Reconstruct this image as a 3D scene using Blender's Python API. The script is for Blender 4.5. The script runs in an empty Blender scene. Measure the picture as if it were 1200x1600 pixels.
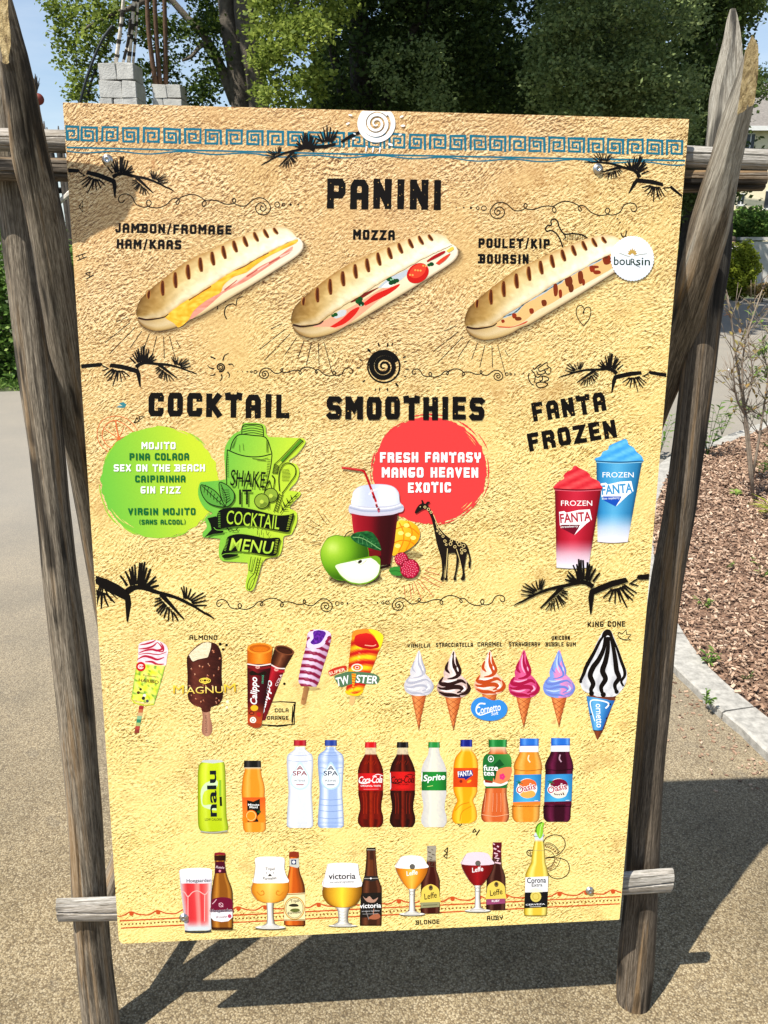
import bpy, bmesh, math, random
import numpy as np
from mathutils import Vector, Matrix
from mathutils.geometry import tessellate_polygon
from mathutils import noise as mnoise
R = math.radians
scene = bpy.context.scene
COL = scene.collection

# ------------------------------------------------------------------ camera, sky, sun, exposure
CAM_H, PITCH, FOC = 1.60, R(18.6), 1250.0
cam_data = bpy.data.cameras.new('camera')
cam = bpy.data.objects.new('camera', cam_data); COL.objects.link(cam)
cam.location = (0, 0, CAM_H); cam.rotation_euler = (R(90) - PITCH, 0, 0)
cam_data.sensor_fit = 'VERTICAL'; cam_data.sensor_height = 32.0; cam_data.lens = 32.0 * FOC / 1600.0
cam_data.clip_end = 2000; cam_data.clip_start = 0.02
scene.camera = cam
scene.render.resolution_x = 768; scene.render.resolution_y = 1024
SUN_EL, SUN_AZ = R(59.0), R(52.0)            # shadows run towards +Y turned SUN_AZ to +X
to_sun = Vector((-math.sin(SUN_AZ) * math.cos(SUN_EL), -math.cos(SUN_AZ) * math.cos(SUN_EL), math.sin(SUN_EL)))
world = bpy.data.worlds.new('World'); scene.world = world; world.use_nodes = True
wn = world.node_tree.nodes; wl = world.node_tree.links
sky = wn.new('ShaderNodeTexSky'); sky.sky_type = 'NISHITA'; sky.sun_disc = False
sky.sun_elevation = SUN_EL; sky.sun_rotation = math.atan2(to_sun.x, to_sun.y)
sky.air_density = 1.0; sky.dust_density = 0.6; sky.ozone_density = 1.6
bg = wn['Background']; bg.inputs['Strength'].default_value = 0.088
# thin high cloud mixed into the sky
tcw = wn.new('ShaderNodeTexCoord'); mpw = wn.new('ShaderNodeMapping'); mpw.inputs['Scale'].default_value = (1.2, 1.2, 6.0); wl.new(tcw.outputs['Generated'], mpw.inputs['Vector'])
nzw = wn.new('ShaderNodeTexNoise'); nzw.inputs['Scale'].default_value = 2.2; nzw.inputs['Detail'].default_value = 7; nzw.inputs['Roughness'].default_value = .6; wl.new(mpw.outputs[0], nzw.inputs['Vector'])
crw = wn.new('ShaderNodeValToRGB'); crw.color_ramp.elements[0].position = .42; crw.color_ramp.elements[0].color = (.10, .10, .10, 1); crw.color_ramp.elements[1].position = .72; crw.color_ramp.elements[1].color = (.5, .5, .5, 1); wl.new(nzw.outputs['Fac'], crw.inputs[0])
mxw = wn.new('ShaderNodeMix'); mxw.data_type = 'RGBA'; wl.new(crw.outputs[0], mxw.inputs[0]); wl.new(sky.outputs[0], mxw.inputs[6]); mxw.inputs[7].default_value = (5.6, 6.2, 6.8, 1)
wl.new(mxw.outputs[2], bg.inputs['Color'])
sun_d = bpy.data.lights.new('sun', 'SUN'); sun_d.energy = 5.0; sun_d.angle = R(0.5); sun_d.color = (1.0, 0.95, 0.86)
sun = bpy.data.objects.new('sun', sun_d); COL.objects.link(sun)
sun.rotation_euler = to_sun.to_track_quat('Z', 'Y').to_euler()
vs = scene.view_settings
scene.display_settings.display_device = 'sRGB'
vs.view_transform = 'Standard'; vs.look = 'None'; vs.exposure = 0.86; vs.gamma = 1.0; vs.use_curve_mapping = False
scene.cycles.transparent_max_bounces = 16

random.seed(7)
rng = np.random.default_rng(11)

def ray(px, py):
    x = (px - 600) / FOC; y = -(py - 800) / FOC
    return Vector((x, math.cos(PITCH) + y * math.sin(PITCH), -math.sin(PITCH) + y * math.cos(PITCH)))
def at(px, py, Y):
    r = ray(px, py); return Vector((0, 0, CAM_H)) + r * (Y / r.y)
def gnd(px, py, z=0.0):
    r = ray(px, py); return Vector((0, 0, CAM_H)) + r * ((z - CAM_H) / r.z)

def lin(c):
    return tuple(((v / 255.0) / 12.92 if v / 255.0 <= 0.04045 else ((v / 255.0 + 0.055) / 1.055) ** 2.4) for v in c[:3])

# ------------------------------------------------------------------ object helpers
def tag(o, label=None, cat=None, group=None, kind=None):
    if label: o['label'] = label
    if cat: o['category'] = cat
    if group: o['group'] = group
    if kind: o['kind'] = kind
    return o
def empty(name, loc=(0, 0, 0), rz=0.0):
    o = bpy.data.objects.new(name, None); COL.objects.link(o); o.location = loc; o.rotation_euler.z = rz
    o.empty_display_size = 0.1
    return o
def mesh_obj(name, verts, faces, mat, parent=None, smooth=False):
    me = bpy.data.meshes.new(name); me.from_pydata([tuple(v) for v in verts], [], faces)
    if mat:
        for m in (mat if isinstance(mat, (list, tuple)) else [mat]): me.materials.append(m)
    if smooth: me.polygons.foreach_set('use_smooth', [True] * len(me.polygons))
    me.update()
    o = bpy.data.objects.new(name, me); COL.objects.link(o)
    if parent: o.parent = parent
    return o
def np_quads(name, V, mat, parent=None, shade=None, n=4):
    """V: (k,4,3) array of separate quads"""
    k = V.shape[0]; me = bpy.data.meshes.new(name)
    me.vertices.add(k * n); me.vertices.foreach_set('co', V.reshape(-1).astype(np.float32))
    me.loops.add(k * n); me.loops.foreach_set('vertex_index', np.arange(k * n, dtype=np.int32))
    me.polygons.add(k); me.polygons.foreach_set('loop_start', np.arange(0, k * n, n, dtype=np.int32))
    me.polygons.foreach_set('loop_total', np.full(k, n, dtype=np.int32))
    me.update(calc_edges=True)
    if shade is not None:
        a = me.attributes.new('tone', 'FLOAT', 'POINT'); a.data.foreach_set('value', np.repeat(shade, n).astype(np.float32))
    me.materials.append(mat)
    o = bpy.data.objects.new(name, me); COL.objects.link(o)
    if parent: o.parent = parent
    return o
class MB:
    def __init__(s): s.v = []; s.f = []
    def box(s, c, d, rot=None):
        b = len(s.v)
        for sx in (-.5, .5):
            for sy in (-.5, .5):
                for sz in (-.5, .5):
                    p = Vector((sx * d[0], sy * d[1], sz * d[2]))
                    if rot: p = rot @ p
                    s.v.append(Vector(c) + p)
        for q in ((0, 1, 3, 2), (4, 6, 7, 5), (0, 4, 5, 1), (2, 3, 7, 6), (0, 2, 6, 4), (1, 5, 7, 3)): s.f.append([b + i for i in q])
    def tube(s, pts, rad, n=8, cap=True):
        pts = [Vector(p) for p in pts]
        if not isinstance(rad, (list, tuple)): rad = [rad] * len(pts)
        b = len(s.v); up = Vector((.13, .99, .05))
        for i, p in enumerate(pts):
            t = (pts[min(i + 1, len(pts) - 1)] - pts[max(i - 1, 0)]).normalized()
            if abs(t.dot(up)) > .95: up = Vector((1, 0, .1))
            a = t.cross(up).normalized(); c = a.cross(t).normalized()
            for k in range(n):
                an = 2 * math.pi * k / n; s.v.append(p + (a * math.cos(an) + c * math.sin(an)) * rad[i])
        for i in range(len(pts) - 1):
            for k in range(n):
                k2 = (k + 1) % n; s.f.append([b + i * n + k, b + i * n + k2, b + (i + 1) * n + k2, b + (i + 1) * n + k])
        if cap:
            s.f.append([b + k for k in range(n)][::-1]); e = b + (len(pts) - 1) * n; s.f.append([e + k for k in range(n)])
    def prism(s, poly, z0, z1):
        b = len(s.v); n = len(poly)
        for z in (z0, z1):
            for p in poly: s.v.append(Vector((p[0], p[1], z)))
        for k in range(n): s.f.append([b + k, b + (k + 1) % n, b + n + (k + 1) % n, b + n + k])
        s.f.append([b + k for k in range(n)][::-1]); s.f.append([b + n + k for k in range(n)])
    def sphere(s, c, r, nu=12, nv=8, sc=(1, 1, 1)):
        b = len(s.v); c = Vector(c)
        for j in range(nv + 1):
            th = math.pi * j / nv
            for i in range(nu):
                ph = 2 * math.pi * i / nu
                s.v.append(c + Vector((math.sin(th) * math.cos(ph) * r * sc[0], math.sin(th) * math.sin(ph) * r * sc[1], math.cos(th) * r * sc[2])))
        for j in range(nv):
            for i in range(nu):
                i2 = (i + 1) % nu; s.f.append([b + j * nu + i, b + (j + 1) * nu + i, b + (j + 1) * nu + i2, b + j * nu + i2])
    def build(s, name, mat, parent=None, smooth=False): return mesh_obj(name, s.v, s.f, mat, parent, smooth)

# ------------------------------------------------------------------ materials
def newmat(name):
    m = bpy.data.materials.new(name); m.use_nodes = True
    nt = m.node_tree; return m, nt, nt.nodes, nt.links, nt.nodes['Principled BSDF']
def ramp(n, stops, interp='LINEAR'):
    r = n.new('ShaderNodeValToRGB'); r.color_ramp.interpolation = interp
    e = r.color_ramp.elements
    while len(e) < len(stops): e.new(0.5)
    for i, (p, c) in enumerate(stops):
        e[i].position = p; e[i].color = (c[0], c[1], c[2], 1) if not isinstance(c, (int, float)) else (c, c, c, 1)
    return r
def coords(n, l, scale=(1, 1, 1), rot=(0, 0, 0), loc=(0, 0, 0), out='Object'):
    tc = n.new('ShaderNodeTexCoord'); mp = n.new('ShaderNodeMapping')
    mp.inputs['Scale'].default_value = scale; mp.inputs['Rotation'].default_value = rot; mp.inputs['Location'].default_value = loc
    l.new(tc.outputs[out], mp.inputs['Vector']); return mp.outputs[0]
def noise(n, l, vec, scale, detail=4, rough=.55, dist=0):
    t = n.new('ShaderNodeTexNoise'); t.inputs['Scale'].default_value = scale; t.inputs['Detail'].default_value = detail
    t.inputs['Roughness'].default_value = rough; t.inputs['Distortion'].default_value = dist
    l.new(vec, t.inputs['Vector']); return t.outputs['Fac']
def math_n(n, l, op, a, b=None, clamp=False):
    m = n.new('ShaderNodeMath'); m.operation = op; m.use_clamp = clamp
    for i, x in enumerate((a, b)):
        if x is None: continue
        if isinstance(x, (int, float)): m.inputs[i].default_value = x
        else: l.new(x, m.inputs[i])
    return m.outputs[0]
def mixc(n, l, fac, a, b, mode='MIX'):
    m = n.new('ShaderNodeMix'); m.data_type = 'RGBA'; m.blend_type = mode
    if isinstance(fac, (int, float)): m.inputs[0].default_value = fac
    else: l.new(fac, m.inputs[0])
    for i, x in ((6, a), (7, b)):
        if isinstance(x, tuple): m.inputs[i].default_value = (x[0], x[1], x[2], 1)
        else: l.new(x, m.inputs[i])
    return m.outputs[2]
def bump(n, l, h, strength, dist, bs):
    b = n.new('ShaderNodeBump'); b.inputs['Strength'].default_value = strength; b.inputs['Distance'].default_value = dist
    l.new(h, b.inputs['Height']); l.new(b.outputs[0], bs.inputs['Normal']); return b
def simple(name, col, rough=.7, var=.25, scale=6, bmp=.2, metal=0, bd=.01, spec=.4):
    m, nt, n, l, bs = newmat(name)
    v = coords(n, l); f = noise(n, l, v, scale, 6, .6)
    d = tuple(c * (1 - var) for c in col); u = tuple(min(1, c * (1 + var)) for c in col)
    r = ramp(n, [(.3, d), (.7, u)]); l.new(f, r.inputs[0]); l.new(r.outputs[0], bs.inputs['Base Color'])
    bs.inputs['Roughness'].default_value = rough; bs.inputs['Metallic'].default_value = metal
    bs.inputs['Specular IOR Level'].default_value = spec
    if bmp: bump(n, l, noise(n, l, v, scale * 6, 4), bmp, bd, bs)
    return m

def wood_mat(name, dark, mid, light, warm=.35, seed=0.0, warmcol=(.33, .19, .07), bare=None):
    m, nt, n, l, bs = newmat(name)
    v1 = coords(n, l, (330, 330, 9.0), loc=(seed, seed, seed)); v2 = coords(n, l, (800, 800, 60), loc=(seed, 0, seed))
    v3 = coords(n, l, (42, 42, 1.6), loc=(seed, seed, 0)); v4 = coords(n, l, (26, 26, .55), loc=(0, seed, seed))
    f1 = noise(n, l, v1, 1, 7, .66, .3); f2 = noise(n, l, v2, 1, 4, .65); f3 = noise(n, l, v3, 1, 4, .6)
    s = math_n(n, l, 'ADD', math_n(n, l, 'MULTIPLY', f1, .6), math_n(n, l, 'MULTIPLY', f2, .4))
    r = ramp(n, [(.38, dark), (.49, mid), (.60, light)]); l.new(s, r.inputs[0])
    wr = ramp(n, [(.53, 0.0), (.62, 1.0)]); l.new(f3, wr.inputs[0])
    w = math_n(n, l, 'MULTIPLY', wr.outputs[0], warm)
    c = mixc(n, l, w, r.outputs[0], warmcol)
    if bare:
        sz = n.new('ShaderNodeSeparateXYZ'); l.new(coords(n, l), sz.inputs[0]); mb = n.new('ShaderNodeMapRange'); mb.inputs[1].default_value = bare[0]; mb.inputs[2].default_value = bare[1]
        l.new(math_n(n, l, 'ADD', sz.outputs[2], math_n(n, l, 'MULTIPLY', math_n(n, l, 'SUBTRACT', f3, .5), .9)), mb.inputs[0])
        rs = ramp(n, [(.36, (.13, .11, .085)), (.5, (.27, .245, .20)), (.62, (.42, .39, .33))]); l.new(s, rs.inputs[0]); c = mixc(n, l, mb.outputs[0], c, rs.outputs[0])
    # long drying cracks
    f4 = noise(n, l, v4, 1, 2, .5, .15)
    k = math_n(n, l, 'ABSOLUTE', math_n(n, l, 'SUBTRACT', f4, .5))
    kr = ramp(n, [(0.0, 1.0), (.03, 1.0), (.065, 0.0)]); l.new(k, kr.inputs[0])
    v5 = coords(n, l, (5, 5, 3), loc=(seed * 2, 0, 0)); f5 = noise(n, l, v5, 1, 3)
    km = ramp(n, [(.47, 0.0), (.53, 1.0)]); l.new(f5, km.inputs[0])
    crack = math_n(n, l, 'MULTIPLY', kr.outputs[0], km.outputs[0])
    c = mixc(n, l, math_n(n, l, 'MULTIPLY', crack, .85), c, tuple(x * .12 for x in dark))
    vk = n.new('ShaderNodeTexVoronoi'); vk.inputs['Scale'].default_value = 1; l.new(coords(n, l, (9, 9, 4.2), loc=(seed, seed * 1.3, seed * .7)), vk.inputs['Vector'])
    kn = ramp(n, [(.0, 1.0), (.07, 1.0), (.12, .35), (.20, 0.0)]); l.new(vk.outputs['Distance'], kn.inputs[0]); c = mixc(n, l, math_n(n, l, 'MULTIPLY', kn.outputs[0], .85), c, tuple(x * .2 for x in dark))
    l.new(c, bs.inputs['Base Color'])
    bs.inputs['Roughness'].default_value = .82; bs.inputs['Specular IOR Level'].default_value = .25
    h = math_n(n, l, 'SUBTRACT', s, math_n(n, l, 'MULTIPLY', crack, .8))
    bump(n, l, h, .9, .0035, bs)
    return m
WOOD_L = wood_mat('weathered_wood', (.045, .035, .024), (.135, .110, .080), (.29, .245, .185), .35, 0.0)
WOOD_D = wood_mat('dark_weathered_wood', (.035, .028, .02), (.095, .075, .055), (.21, .175, .135), .5, 3.0)
WOOD_W = wood_mat('silver_weathered_wood', (.12, .105, .085), (.29, .27, .235), (.50, .47, .43), .1, 5.0)
def fresh_mat():
    m, nt, n, l, bs = newmat('rough_cut_wood')
    v = coords(n, l, (1, 1, .5)); f = noise(n, l, v, 95, 6, .7)
    r = ramp(n, [(.35, (.16, .10, .04)), (.5, (.50, .37, .17)), (.68, (.70, .56, .32))]); l.new(f, r.inputs[0])
    l.new(r.outputs[0], bs.inputs['Base Color']); bs.inputs['Roughness'].default_value = .9
    bump(n, l, f, 1.0, .012, bs); return m
FRESH = fresh_mat()

def aggregate():
    m, nt, n, l, bs = newmat('resin_bound_gravel')
    v = coords(n, l)
    vo = n.new('ShaderNodeTexVoronoi'); vo.inputs['Scale'].default_value = 250; l.new(v, vo.inputs['Vector'])
    vo2 = n.new('ShaderNodeTexVoronoi'); vo2.inputs['Scale'].default_value = 520; l.new(v, vo2.inputs['Vector'])
    sep = n.new('ShaderNodeSeparateColor'); l.new(vo.outputs['Color'], sep.inputs[0])
    r = ramp(n, [(0, (.13, .092, .048)), (.3, (.20, .152, .084)), (.62, (.26, .204, .118)), (1, (.35, .288, .185))]); l.new(sep.outputs[0], r.inputs[0])
    dk = ramp(n, [(.38, 0.0), (.8, 1.0)]); l.new(vo.outputs['Distance'], dk.inputs[0])
    c = mixc(n, l, math_n(n, l, 'MULTIPLY', dk.outputs[0], .65), r.outputs[0], (.05, .036, .021))
    big = ramp(n, [(.35, .74), (.65, 1.16)]); l.new(noise(n, l, v, 2.2, 6, .6), big.inputs[0])
    c = mixc(n, l, 1.0, c, big.outputs[0], 'MULTIPLY')
    # scattered dark spots
    sp = ramp(n, [(.67, 0.0), (.72, .5)]); l.new(noise(n, l, v, 9, 2, .4), sp.inputs[0])
    c = mixc(n, l, math_n(n, l, 'MULTIPLY', sp.outputs[0], .4), c, (.05, .045, .04))
    # greyer with distance along the lane
    se = n.new('ShaderNodeSeparateXYZ'); l.new(v, se.inputs[0])
    mr = n.new('ShaderNodeMapRange'); mr.inputs[1].default_value = 1.6; mr.inputs[2].default_value = 5; l.new(se.outputs[1], mr.inputs[0])
    c = mixc(n, l, math_n(n, l, 'MULTIPLY', mr.outputs[0], .75), c, (.235, .222, .198))
    l.new(c, bs.inputs['Base Color']); bs.inputs['Roughness'].default_value = .85; bs.inputs['Specular IOR Level'].default_value = .3
    h = math_n(n, l, 'SUBTRACT', math_n(n, l, 'MULTIPLY', sep.outputs[1], .5), math_n(n, l, 'MULTIPLY', vo.outputs['Distance'], 1.6))
    h = math_n(n, l, 'SUBTRACT', h, math_n(n, l, 'MULTIPLY', vo2.outputs['Distance'], .3))
    bump(n, l, h, .5, .002, bs); return m
AGG = aggregate()
CONC = simple('pale_kerb_stone', (.30, .288, .26), .85, .32, 40, .5, bd=.004)
SOIL = simple('soil_and_grass', (.06, .075, .03), .95, .5, 3, .6, bd=.03)
MULCH_BASE = simple('mulch_soil', (.17, .10, .065), .95, .5, 30, .8, bd=.01)

def leaf_mat(name, a, b, tr=.35, c=None):
    m, nt, n, l, bs = newmat(name)
    at_ = n.new('ShaderNodeAttribute'); at_.attribute_name = 'tone'
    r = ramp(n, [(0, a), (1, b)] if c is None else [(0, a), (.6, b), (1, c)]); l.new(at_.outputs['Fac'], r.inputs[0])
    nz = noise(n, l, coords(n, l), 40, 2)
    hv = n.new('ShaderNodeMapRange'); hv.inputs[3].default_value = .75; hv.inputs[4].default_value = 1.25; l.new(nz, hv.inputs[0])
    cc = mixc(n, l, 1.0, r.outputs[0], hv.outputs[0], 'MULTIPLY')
    l.new(cc, bs.inputs['Base Color']); bs.inputs['Roughness'].default_value = .6; bs.inputs['Specular IOR Level'].default_value = .15
    t = n.new('ShaderNodeBsdfTranslucent'); l.new(cc, t.inputs['Color'])
    mx = n.new('ShaderNodeMixShader'); mx.inputs[0].default_value = tr
    l.new(bs.outputs[0], mx.inputs[1]); l.new(t.outputs[0], mx.inputs[2]); l.new(mx.outputs[0], n['Material Output'].inputs['Surface'])
    return m
LEAF_MAPLE = leaf_mat('maple_leaves', (.025, .05, .010), (.12, .17, .025), .45, (.30, .36, .07))
LEAF_DARK = leaf_mat('dark_leaves', (.018, .034, .009), (.058, .09, .022), .35, (.11, .15, .04))
LEAF_BIRCH = leaf_mat('birch_leaves', (.05, .08, .025), (.15, .20, .065), .4, (.26, .32, .13))
LEAF_YEL = leaf_mat('yellow_green_leaves', (.12, .16, .015), (.33, .38, .04), .35)
LEAF_GRN = leaf_mat('fresh_leaves', (.05, .10, .02), (.12, .22, .04), .35, (.25, .34, .08))
LEAF_DRY = leaf_mat('dry_twig_leaves', (.10, .11, .04), (.24, .19, .06), .3, (.30, .12, .04))
BARK = simple('bark', (.11, .092, .07), .95, .4, 12, .9, bd=.03)
BARK_D = simple('dark_bark', (.04, .033, .026), .95, .4, 12, .9, bd=.03)
TWIG = simple('grey_twigs', (.20, .16, .12), .9, .3, 40, .3)
STONE = simple('grey_cast_stone', (.46, .45, .42), .9, .2, 7, .6, bd=.01)
FENCE = simple('dark_palisade_wood', (.05, .042, .034), .9, .45, 20, .5)
BAMBOO = simple('pale_pole_wood', (.58, .52, .44), .8, .4, 30, .3)
BROWNP = simple('brown_pole_wood', (.11, .06, .035), .85, .4, 30, .3)
BLACKM = simple('black_metal', (.02, .025, .03), .5, .3, 10, .1)
STEEL = simple('zinc_bolt', (.55, .55, .54), .28, .12, 60, .1, metal=1, bd=.001)
STEEL_D = simple('bolt_socket', (.06, .06, .06), .5, .2, 60, .1)
CREAM = simple('cream_render', (.82, .72, .50), .9, .08, 5, .3)
ROOFM = simple('grey_roof_tiles', (.17, .155, .14), .9, .25, 8, .5)
GLASSD = simple('dark_window_glass', (.03, .035, .045), .15, .2, 3, 0)
WHITEP = simple('white_paint', (.72, .71, .68), .5, .06, 4, .1)
REDP = simple('dark_red_paint', (.16, .025, .015), .6, .2, 4, .2)
CONCW = simple('old_concrete_wall', (.50, .48, .44), .9, .2, 4, .4)
SKIN = simple('skin', (.45, .27, .19), .6, .1, 5, .1)
HAIR = simple('dark_hair', (.03, .02, .015), .7, .3, 30, .3)
CLOTH = simple('white_cloth', (.72, .72, .74), .9, .06, 9, .2)
JEANS = simple('blue_trousers', (.05, .07, .13), .9, .2, 9, .2)

# ------------------------------------------------------------------ ground, lane, bed
g = mesh_obj('ground', [(-600, -300, -.012), (600, -300, -.012), (600, 900, -.012), (-600, 900, -.012)], [(0, 1, 2, 3)], SOIL); tag(g, kind='structure')
lane = [(-14, -6), (16, -6), (16, 22), (11.5, 25.2), (7.5, 24.4), (6.2, 22), (4.2, 15), (2.0, 10.6), (-2, 9.35), (-4.0, 9.1), (-5.0, 8.9), (-14, 8.2)]
o = mesh_obj('path', [(x, y, 0) for x, y in lane], [list(range(len(lane)))], AGG); tag(o, kind='structure')

def bez(pts, m):
    """Catmull-Rom resample"""
    pts = [np.array(p, float) for p in pts]; n = len(pts); out = []
    P = [2 * pts[0] - pts[1]] + pts + [2 * pts[-1] - pts[-2]]
    for i in range(m):
        u = i / (m - 1) * (n - 1); k = min(int(u), n - 2); t = u - k
        a, b, c, d = P[k], P[k + 1], P[k + 2], P[k + 3]
        out.append(.5 * ((2 * b) + (-a + c) * t + (2 * a - 5 * b + 4 * c - d) * t * t + (-a + 3 * b - 3 * c + d) * t ** 3))
    return out
kerb_out = [gnd(*p) for p in [(1330, 1300), (1240, 1228), (1197, 1187), (1160, 1152), (1120, 1117), (1085, 1085), (1050, 1047), (1015, 990), (985, 915), (985, 830), (1000, 775), (1022, 738), (1060, 712), (1125, 690), (1200, 662), (1320, 622), (1500, 580)]]
kerb_out = [(p.x, p.y) for p in kerb_out]
cen = (4.2, 4.6)
co = bez(kerb_out, 60)
def inward(i):
    a = co[max(i - 1, 0)]; b = co[min(i + 1, len(co) - 1)]; t = (b - a); t /= np.linalg.norm(t); nn = np.array([t[1], -t[0]])
    return nn
ci = [co[i] + inward(i) * .125 for i in range(len(co))]
bed = MB()
poly = [tuple(p) for p in ci] + [(14.5, 8.0), (14.5, 1.2)]
tess = tessellate_polygon([[Vector((p[0], p[1], 0)) for p in poly]])
mesh_obj('mulch_bed', [(p[0], p[1], .022) for p in poly], [list(t) for t in tess], MULCH_BASE); tag(bpy.data.objects['mulch_bed'], kind='structure')
kerb = empty('kerb', (0, 0, 0)); tag(kerb, kind='structure')
# arc-length walk: kerb stones about 0.55 m long with open joints
al = [0.0]
for i in range(1, len(co)): al.append(al[-1] + float(np.linalg.norm(co[i] - co[i - 1])))
def walk(lst, s):
    s = min(max(s, 0), al[-1] - 1e-4)
    k = max(j for j in range(len(al)) if al[j] <= s); k = min(k, len(al) - 2); t = (s - al[k]) / (al[k + 1] - al[k]); return lst[k] * (1 - t) + lst[k + 1] * t
s = 0.0
while s < al[-1] - .1:
    e = min(s + .62 * random.uniform(.85, 1.15), al[-1]); m = MB(); ns = 6
    zt = .036 + random.uniform(-.002, .003)
    for j in range(ns + 1):
        q = s + .004 + (e - s - .008) * j / ns; a = walk(co, q); b = walk(ci, q)
        jit = random.uniform(-.004, .004)
        m.v += [Vector((a[0] + jit, a[1], -.01)), Vector((a[0] + jit, a[1], zt - .006)), Vector((a[0] * .94 + b[0] * .06, a[1] * .94 + b[1] * .06, zt)), Vector((b[0], b[1], zt)), Vector((b[0], b[1], -.01))]
    for j in range(ns):
        for k in range(4): m.f.append([j * 5 + k, (j + 1) * 5 + k, (j + 1) * 5 + k + 1, j * 5 + k + 1])
    m.f.append([4, 3, 2, 1, 0]); m.f.append([ns * 5 + k for k in range(5)])
    m.build('kerb_stone', CONC, kerb); s = e

# wood chips: one heap nobody could count
def inpoly(x, y, P):
    x = np.asarray(x); c = np.zeros(x.shape, bool); n = len(P)
    for i in range(n):
        x1, y1 = P[i]; x2, y2 = P[(i + 1) % n]
        cond = ((y1 > y) != (y2 > y)) & (x < (x2 - x1) * (y - y1) / (y2 - y1 + 1e-12) + x1); c ^= cond
    return c
N = 170000
xs = 0.8 + rng.random(N) ** 1.25 * 6.0; ys = 1.2 + rng.random(N) * 8.0
ok = inpoly(xs, ys, poly) & (xs / np.maximum(ys, .1) < .75); xs = xs[ok]; ys = ys[ok]; k = len(xs)
L = rng.uniform(.007, .024, k) * (1 + .12 * (ys - 2)); W = L * rng.uniform(.16, .5, k); yaw = rng.uniform(0, 6.28, k); pt = rng.normal(0, .38, k); rl = rng.normal(0, .38, k)
ux = np.stack([np.cos(yaw) * np.cos(pt), np.sin(yaw) * np.cos(pt), np.sin(pt)], 1); vx = np.stack([-np.sin(yaw) * np.cos(rl), np.cos(yaw) * np.cos(rl), np.sin(rl)], 1)
c0 = np.stack([xs, ys, .026 + rng.random(k) * .022], 1); up = np.cross(ux, vx) * .0022
def quad(c, a, b): return np.stack([c - a - b, c + a - b, c + a + b, c - a + b], 1)
a_ = ux * L[:, None] * .5; b_ = vx * W[:, None] * .5
Q = np.concatenate([quad(c0 + up, a_, b_), quad(c0 + b_ * .98, a_, up), quad(c0 - b_ * .98, a_, up)], 0)
tn = rng.random(k); 
def chips_mat():
    m, nt, n, l, bs = newmat('wood_chips')
    a = n.new('ShaderNodeAttribute'); a.attribute_name = 'tone'
    r = ramp(n, [(0, (.13, .075, .048)), (.3, (.25, .15, .095)), (.7, (.37, .245, .165)), (1, (.52, .39, .285))]); l.new(a.outputs['Fac'], r.inputs[0])
    f = noise(n, l, coords(n, l), 220, 3); rr = ramp(n, [(.3, .75), (.7, 1.15)]); l.new(f, rr.inputs[0])
    l.new(mixc(n, l, 1.0, r.outputs[0], rr.outputs[0], 'MULTIPLY'), bs.inputs['Base Color']); bs.inputs['Roughness'].default_value = .85; return m
o = np_quads('wood_chip_mulch', Q, chips_mat(), shade=np.concatenate([tn, tn, tn])); tag(o, kind='stuff', label='loose reddish brown wood chip mulch filling the planting bed', cat='mulch')

# chips kicked over the kerb onto the path
n_ = 260; idx = rng.integers(4, 40, n_); off = -np.abs(rng.normal(0, .10, n_)) - .01
cc = np.array([co[i] + inward(int(i)) * o_ for i, o_ in zip(idx, off)]) + rng.normal(0, .03, (n_, 2))
yw = rng.uniform(0, 6.28, n_); LL_ = rng.uniform(.005, .016, n_)
c3 = np.concatenate([cc, np.full((n_, 1), .003)], 1); ua = np.stack([np.cos(yw), np.sin(yw), rng.normal(0, .1, n_)], 1) * LL_[:, None] * .5; va = np.stack([-np.sin(yw), np.cos(yw), rng.normal(0, .1, n_)], 1) * LL_[:, None] * .2
o = np_quads('spilled_wood_chips', np.concatenate([quad(c3 + [0, 0, .002], ua, va), quad(c3 + va, ua, np.tile([0, 0, .0018], (n_, 1))), quad(c3 - va, ua, np.tile([0, 0, .0018], (n_, 1)))]), chips_mat(), shade=np.tile(rng.random(n_), 3)); tag(o, kind='stuff', label='few loose wood chips spilled over the kerb onto the path', cat='mulch')
# ------------------------------------------------------------------ foliage tools
def leaves(C, size, flat=.5, n=4, aspect=.6, droop=0):
    """C (k,3) centres -> (k,4,3) rhombic leaves"""
    k = len(C); d = rng.normal(size=(k, 3)); d[:, 2] = d[:, 2] * flat - droop; d /= np.linalg.norm(d, axis=1)[:, None]
    e = rng.normal(size=(k, 3)); e -= (e * d).sum(1)[:, None] * d; e /= np.linalg.norm(e, axis=1)[:, None]
    s = size * rng.uniform(.6, 1.3, k)[:, None]
    return np.stack([C - d * s * .5, C + e * s * .5 * aspect, C + d * s * .5, C - e * s * .5 * aspect], 1)
def clump_pts(centres, rad, per, squash=.7):
    out = []
    for c, r in zip(centres, rad):
        p = rng.normal(size=(per, 3)) * r * .5; p[:, 2] *= squash; out.append(p + np.array(c))
    return np.concatenate(out, 0)
def foliage(name, mat, parent, C, size, tone=None, **kw):
    Q = leaves(C, size, **kw)
    if tone is None: tone = rng.random(len(C))
    return np_quads(name, Q, mat, parent, shade=tone)
def limb(m, a, b, r0, r1, bend=.1, n=7, seg=8):
    a = Vector(a); b = Vector(b); L = (b - a).length
    off = Vector((random.uniform(-1, 1), random.uniform(-1, 1), random.uniform(-.5, .5))) * L * bend
    pts = []; rad = []
    for i in range(n + 1):
        t = i / n; pts.append(a.lerp(b, t) + off * math.sin(math.pi * t) + Vector((random.uniform(-1, 1), random.uniform(-1, 1), 0)) * L * .008); rad.append(r0 + (r1 - r0) * t)
    m.tube(pts, rad, seg); return pts

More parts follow.
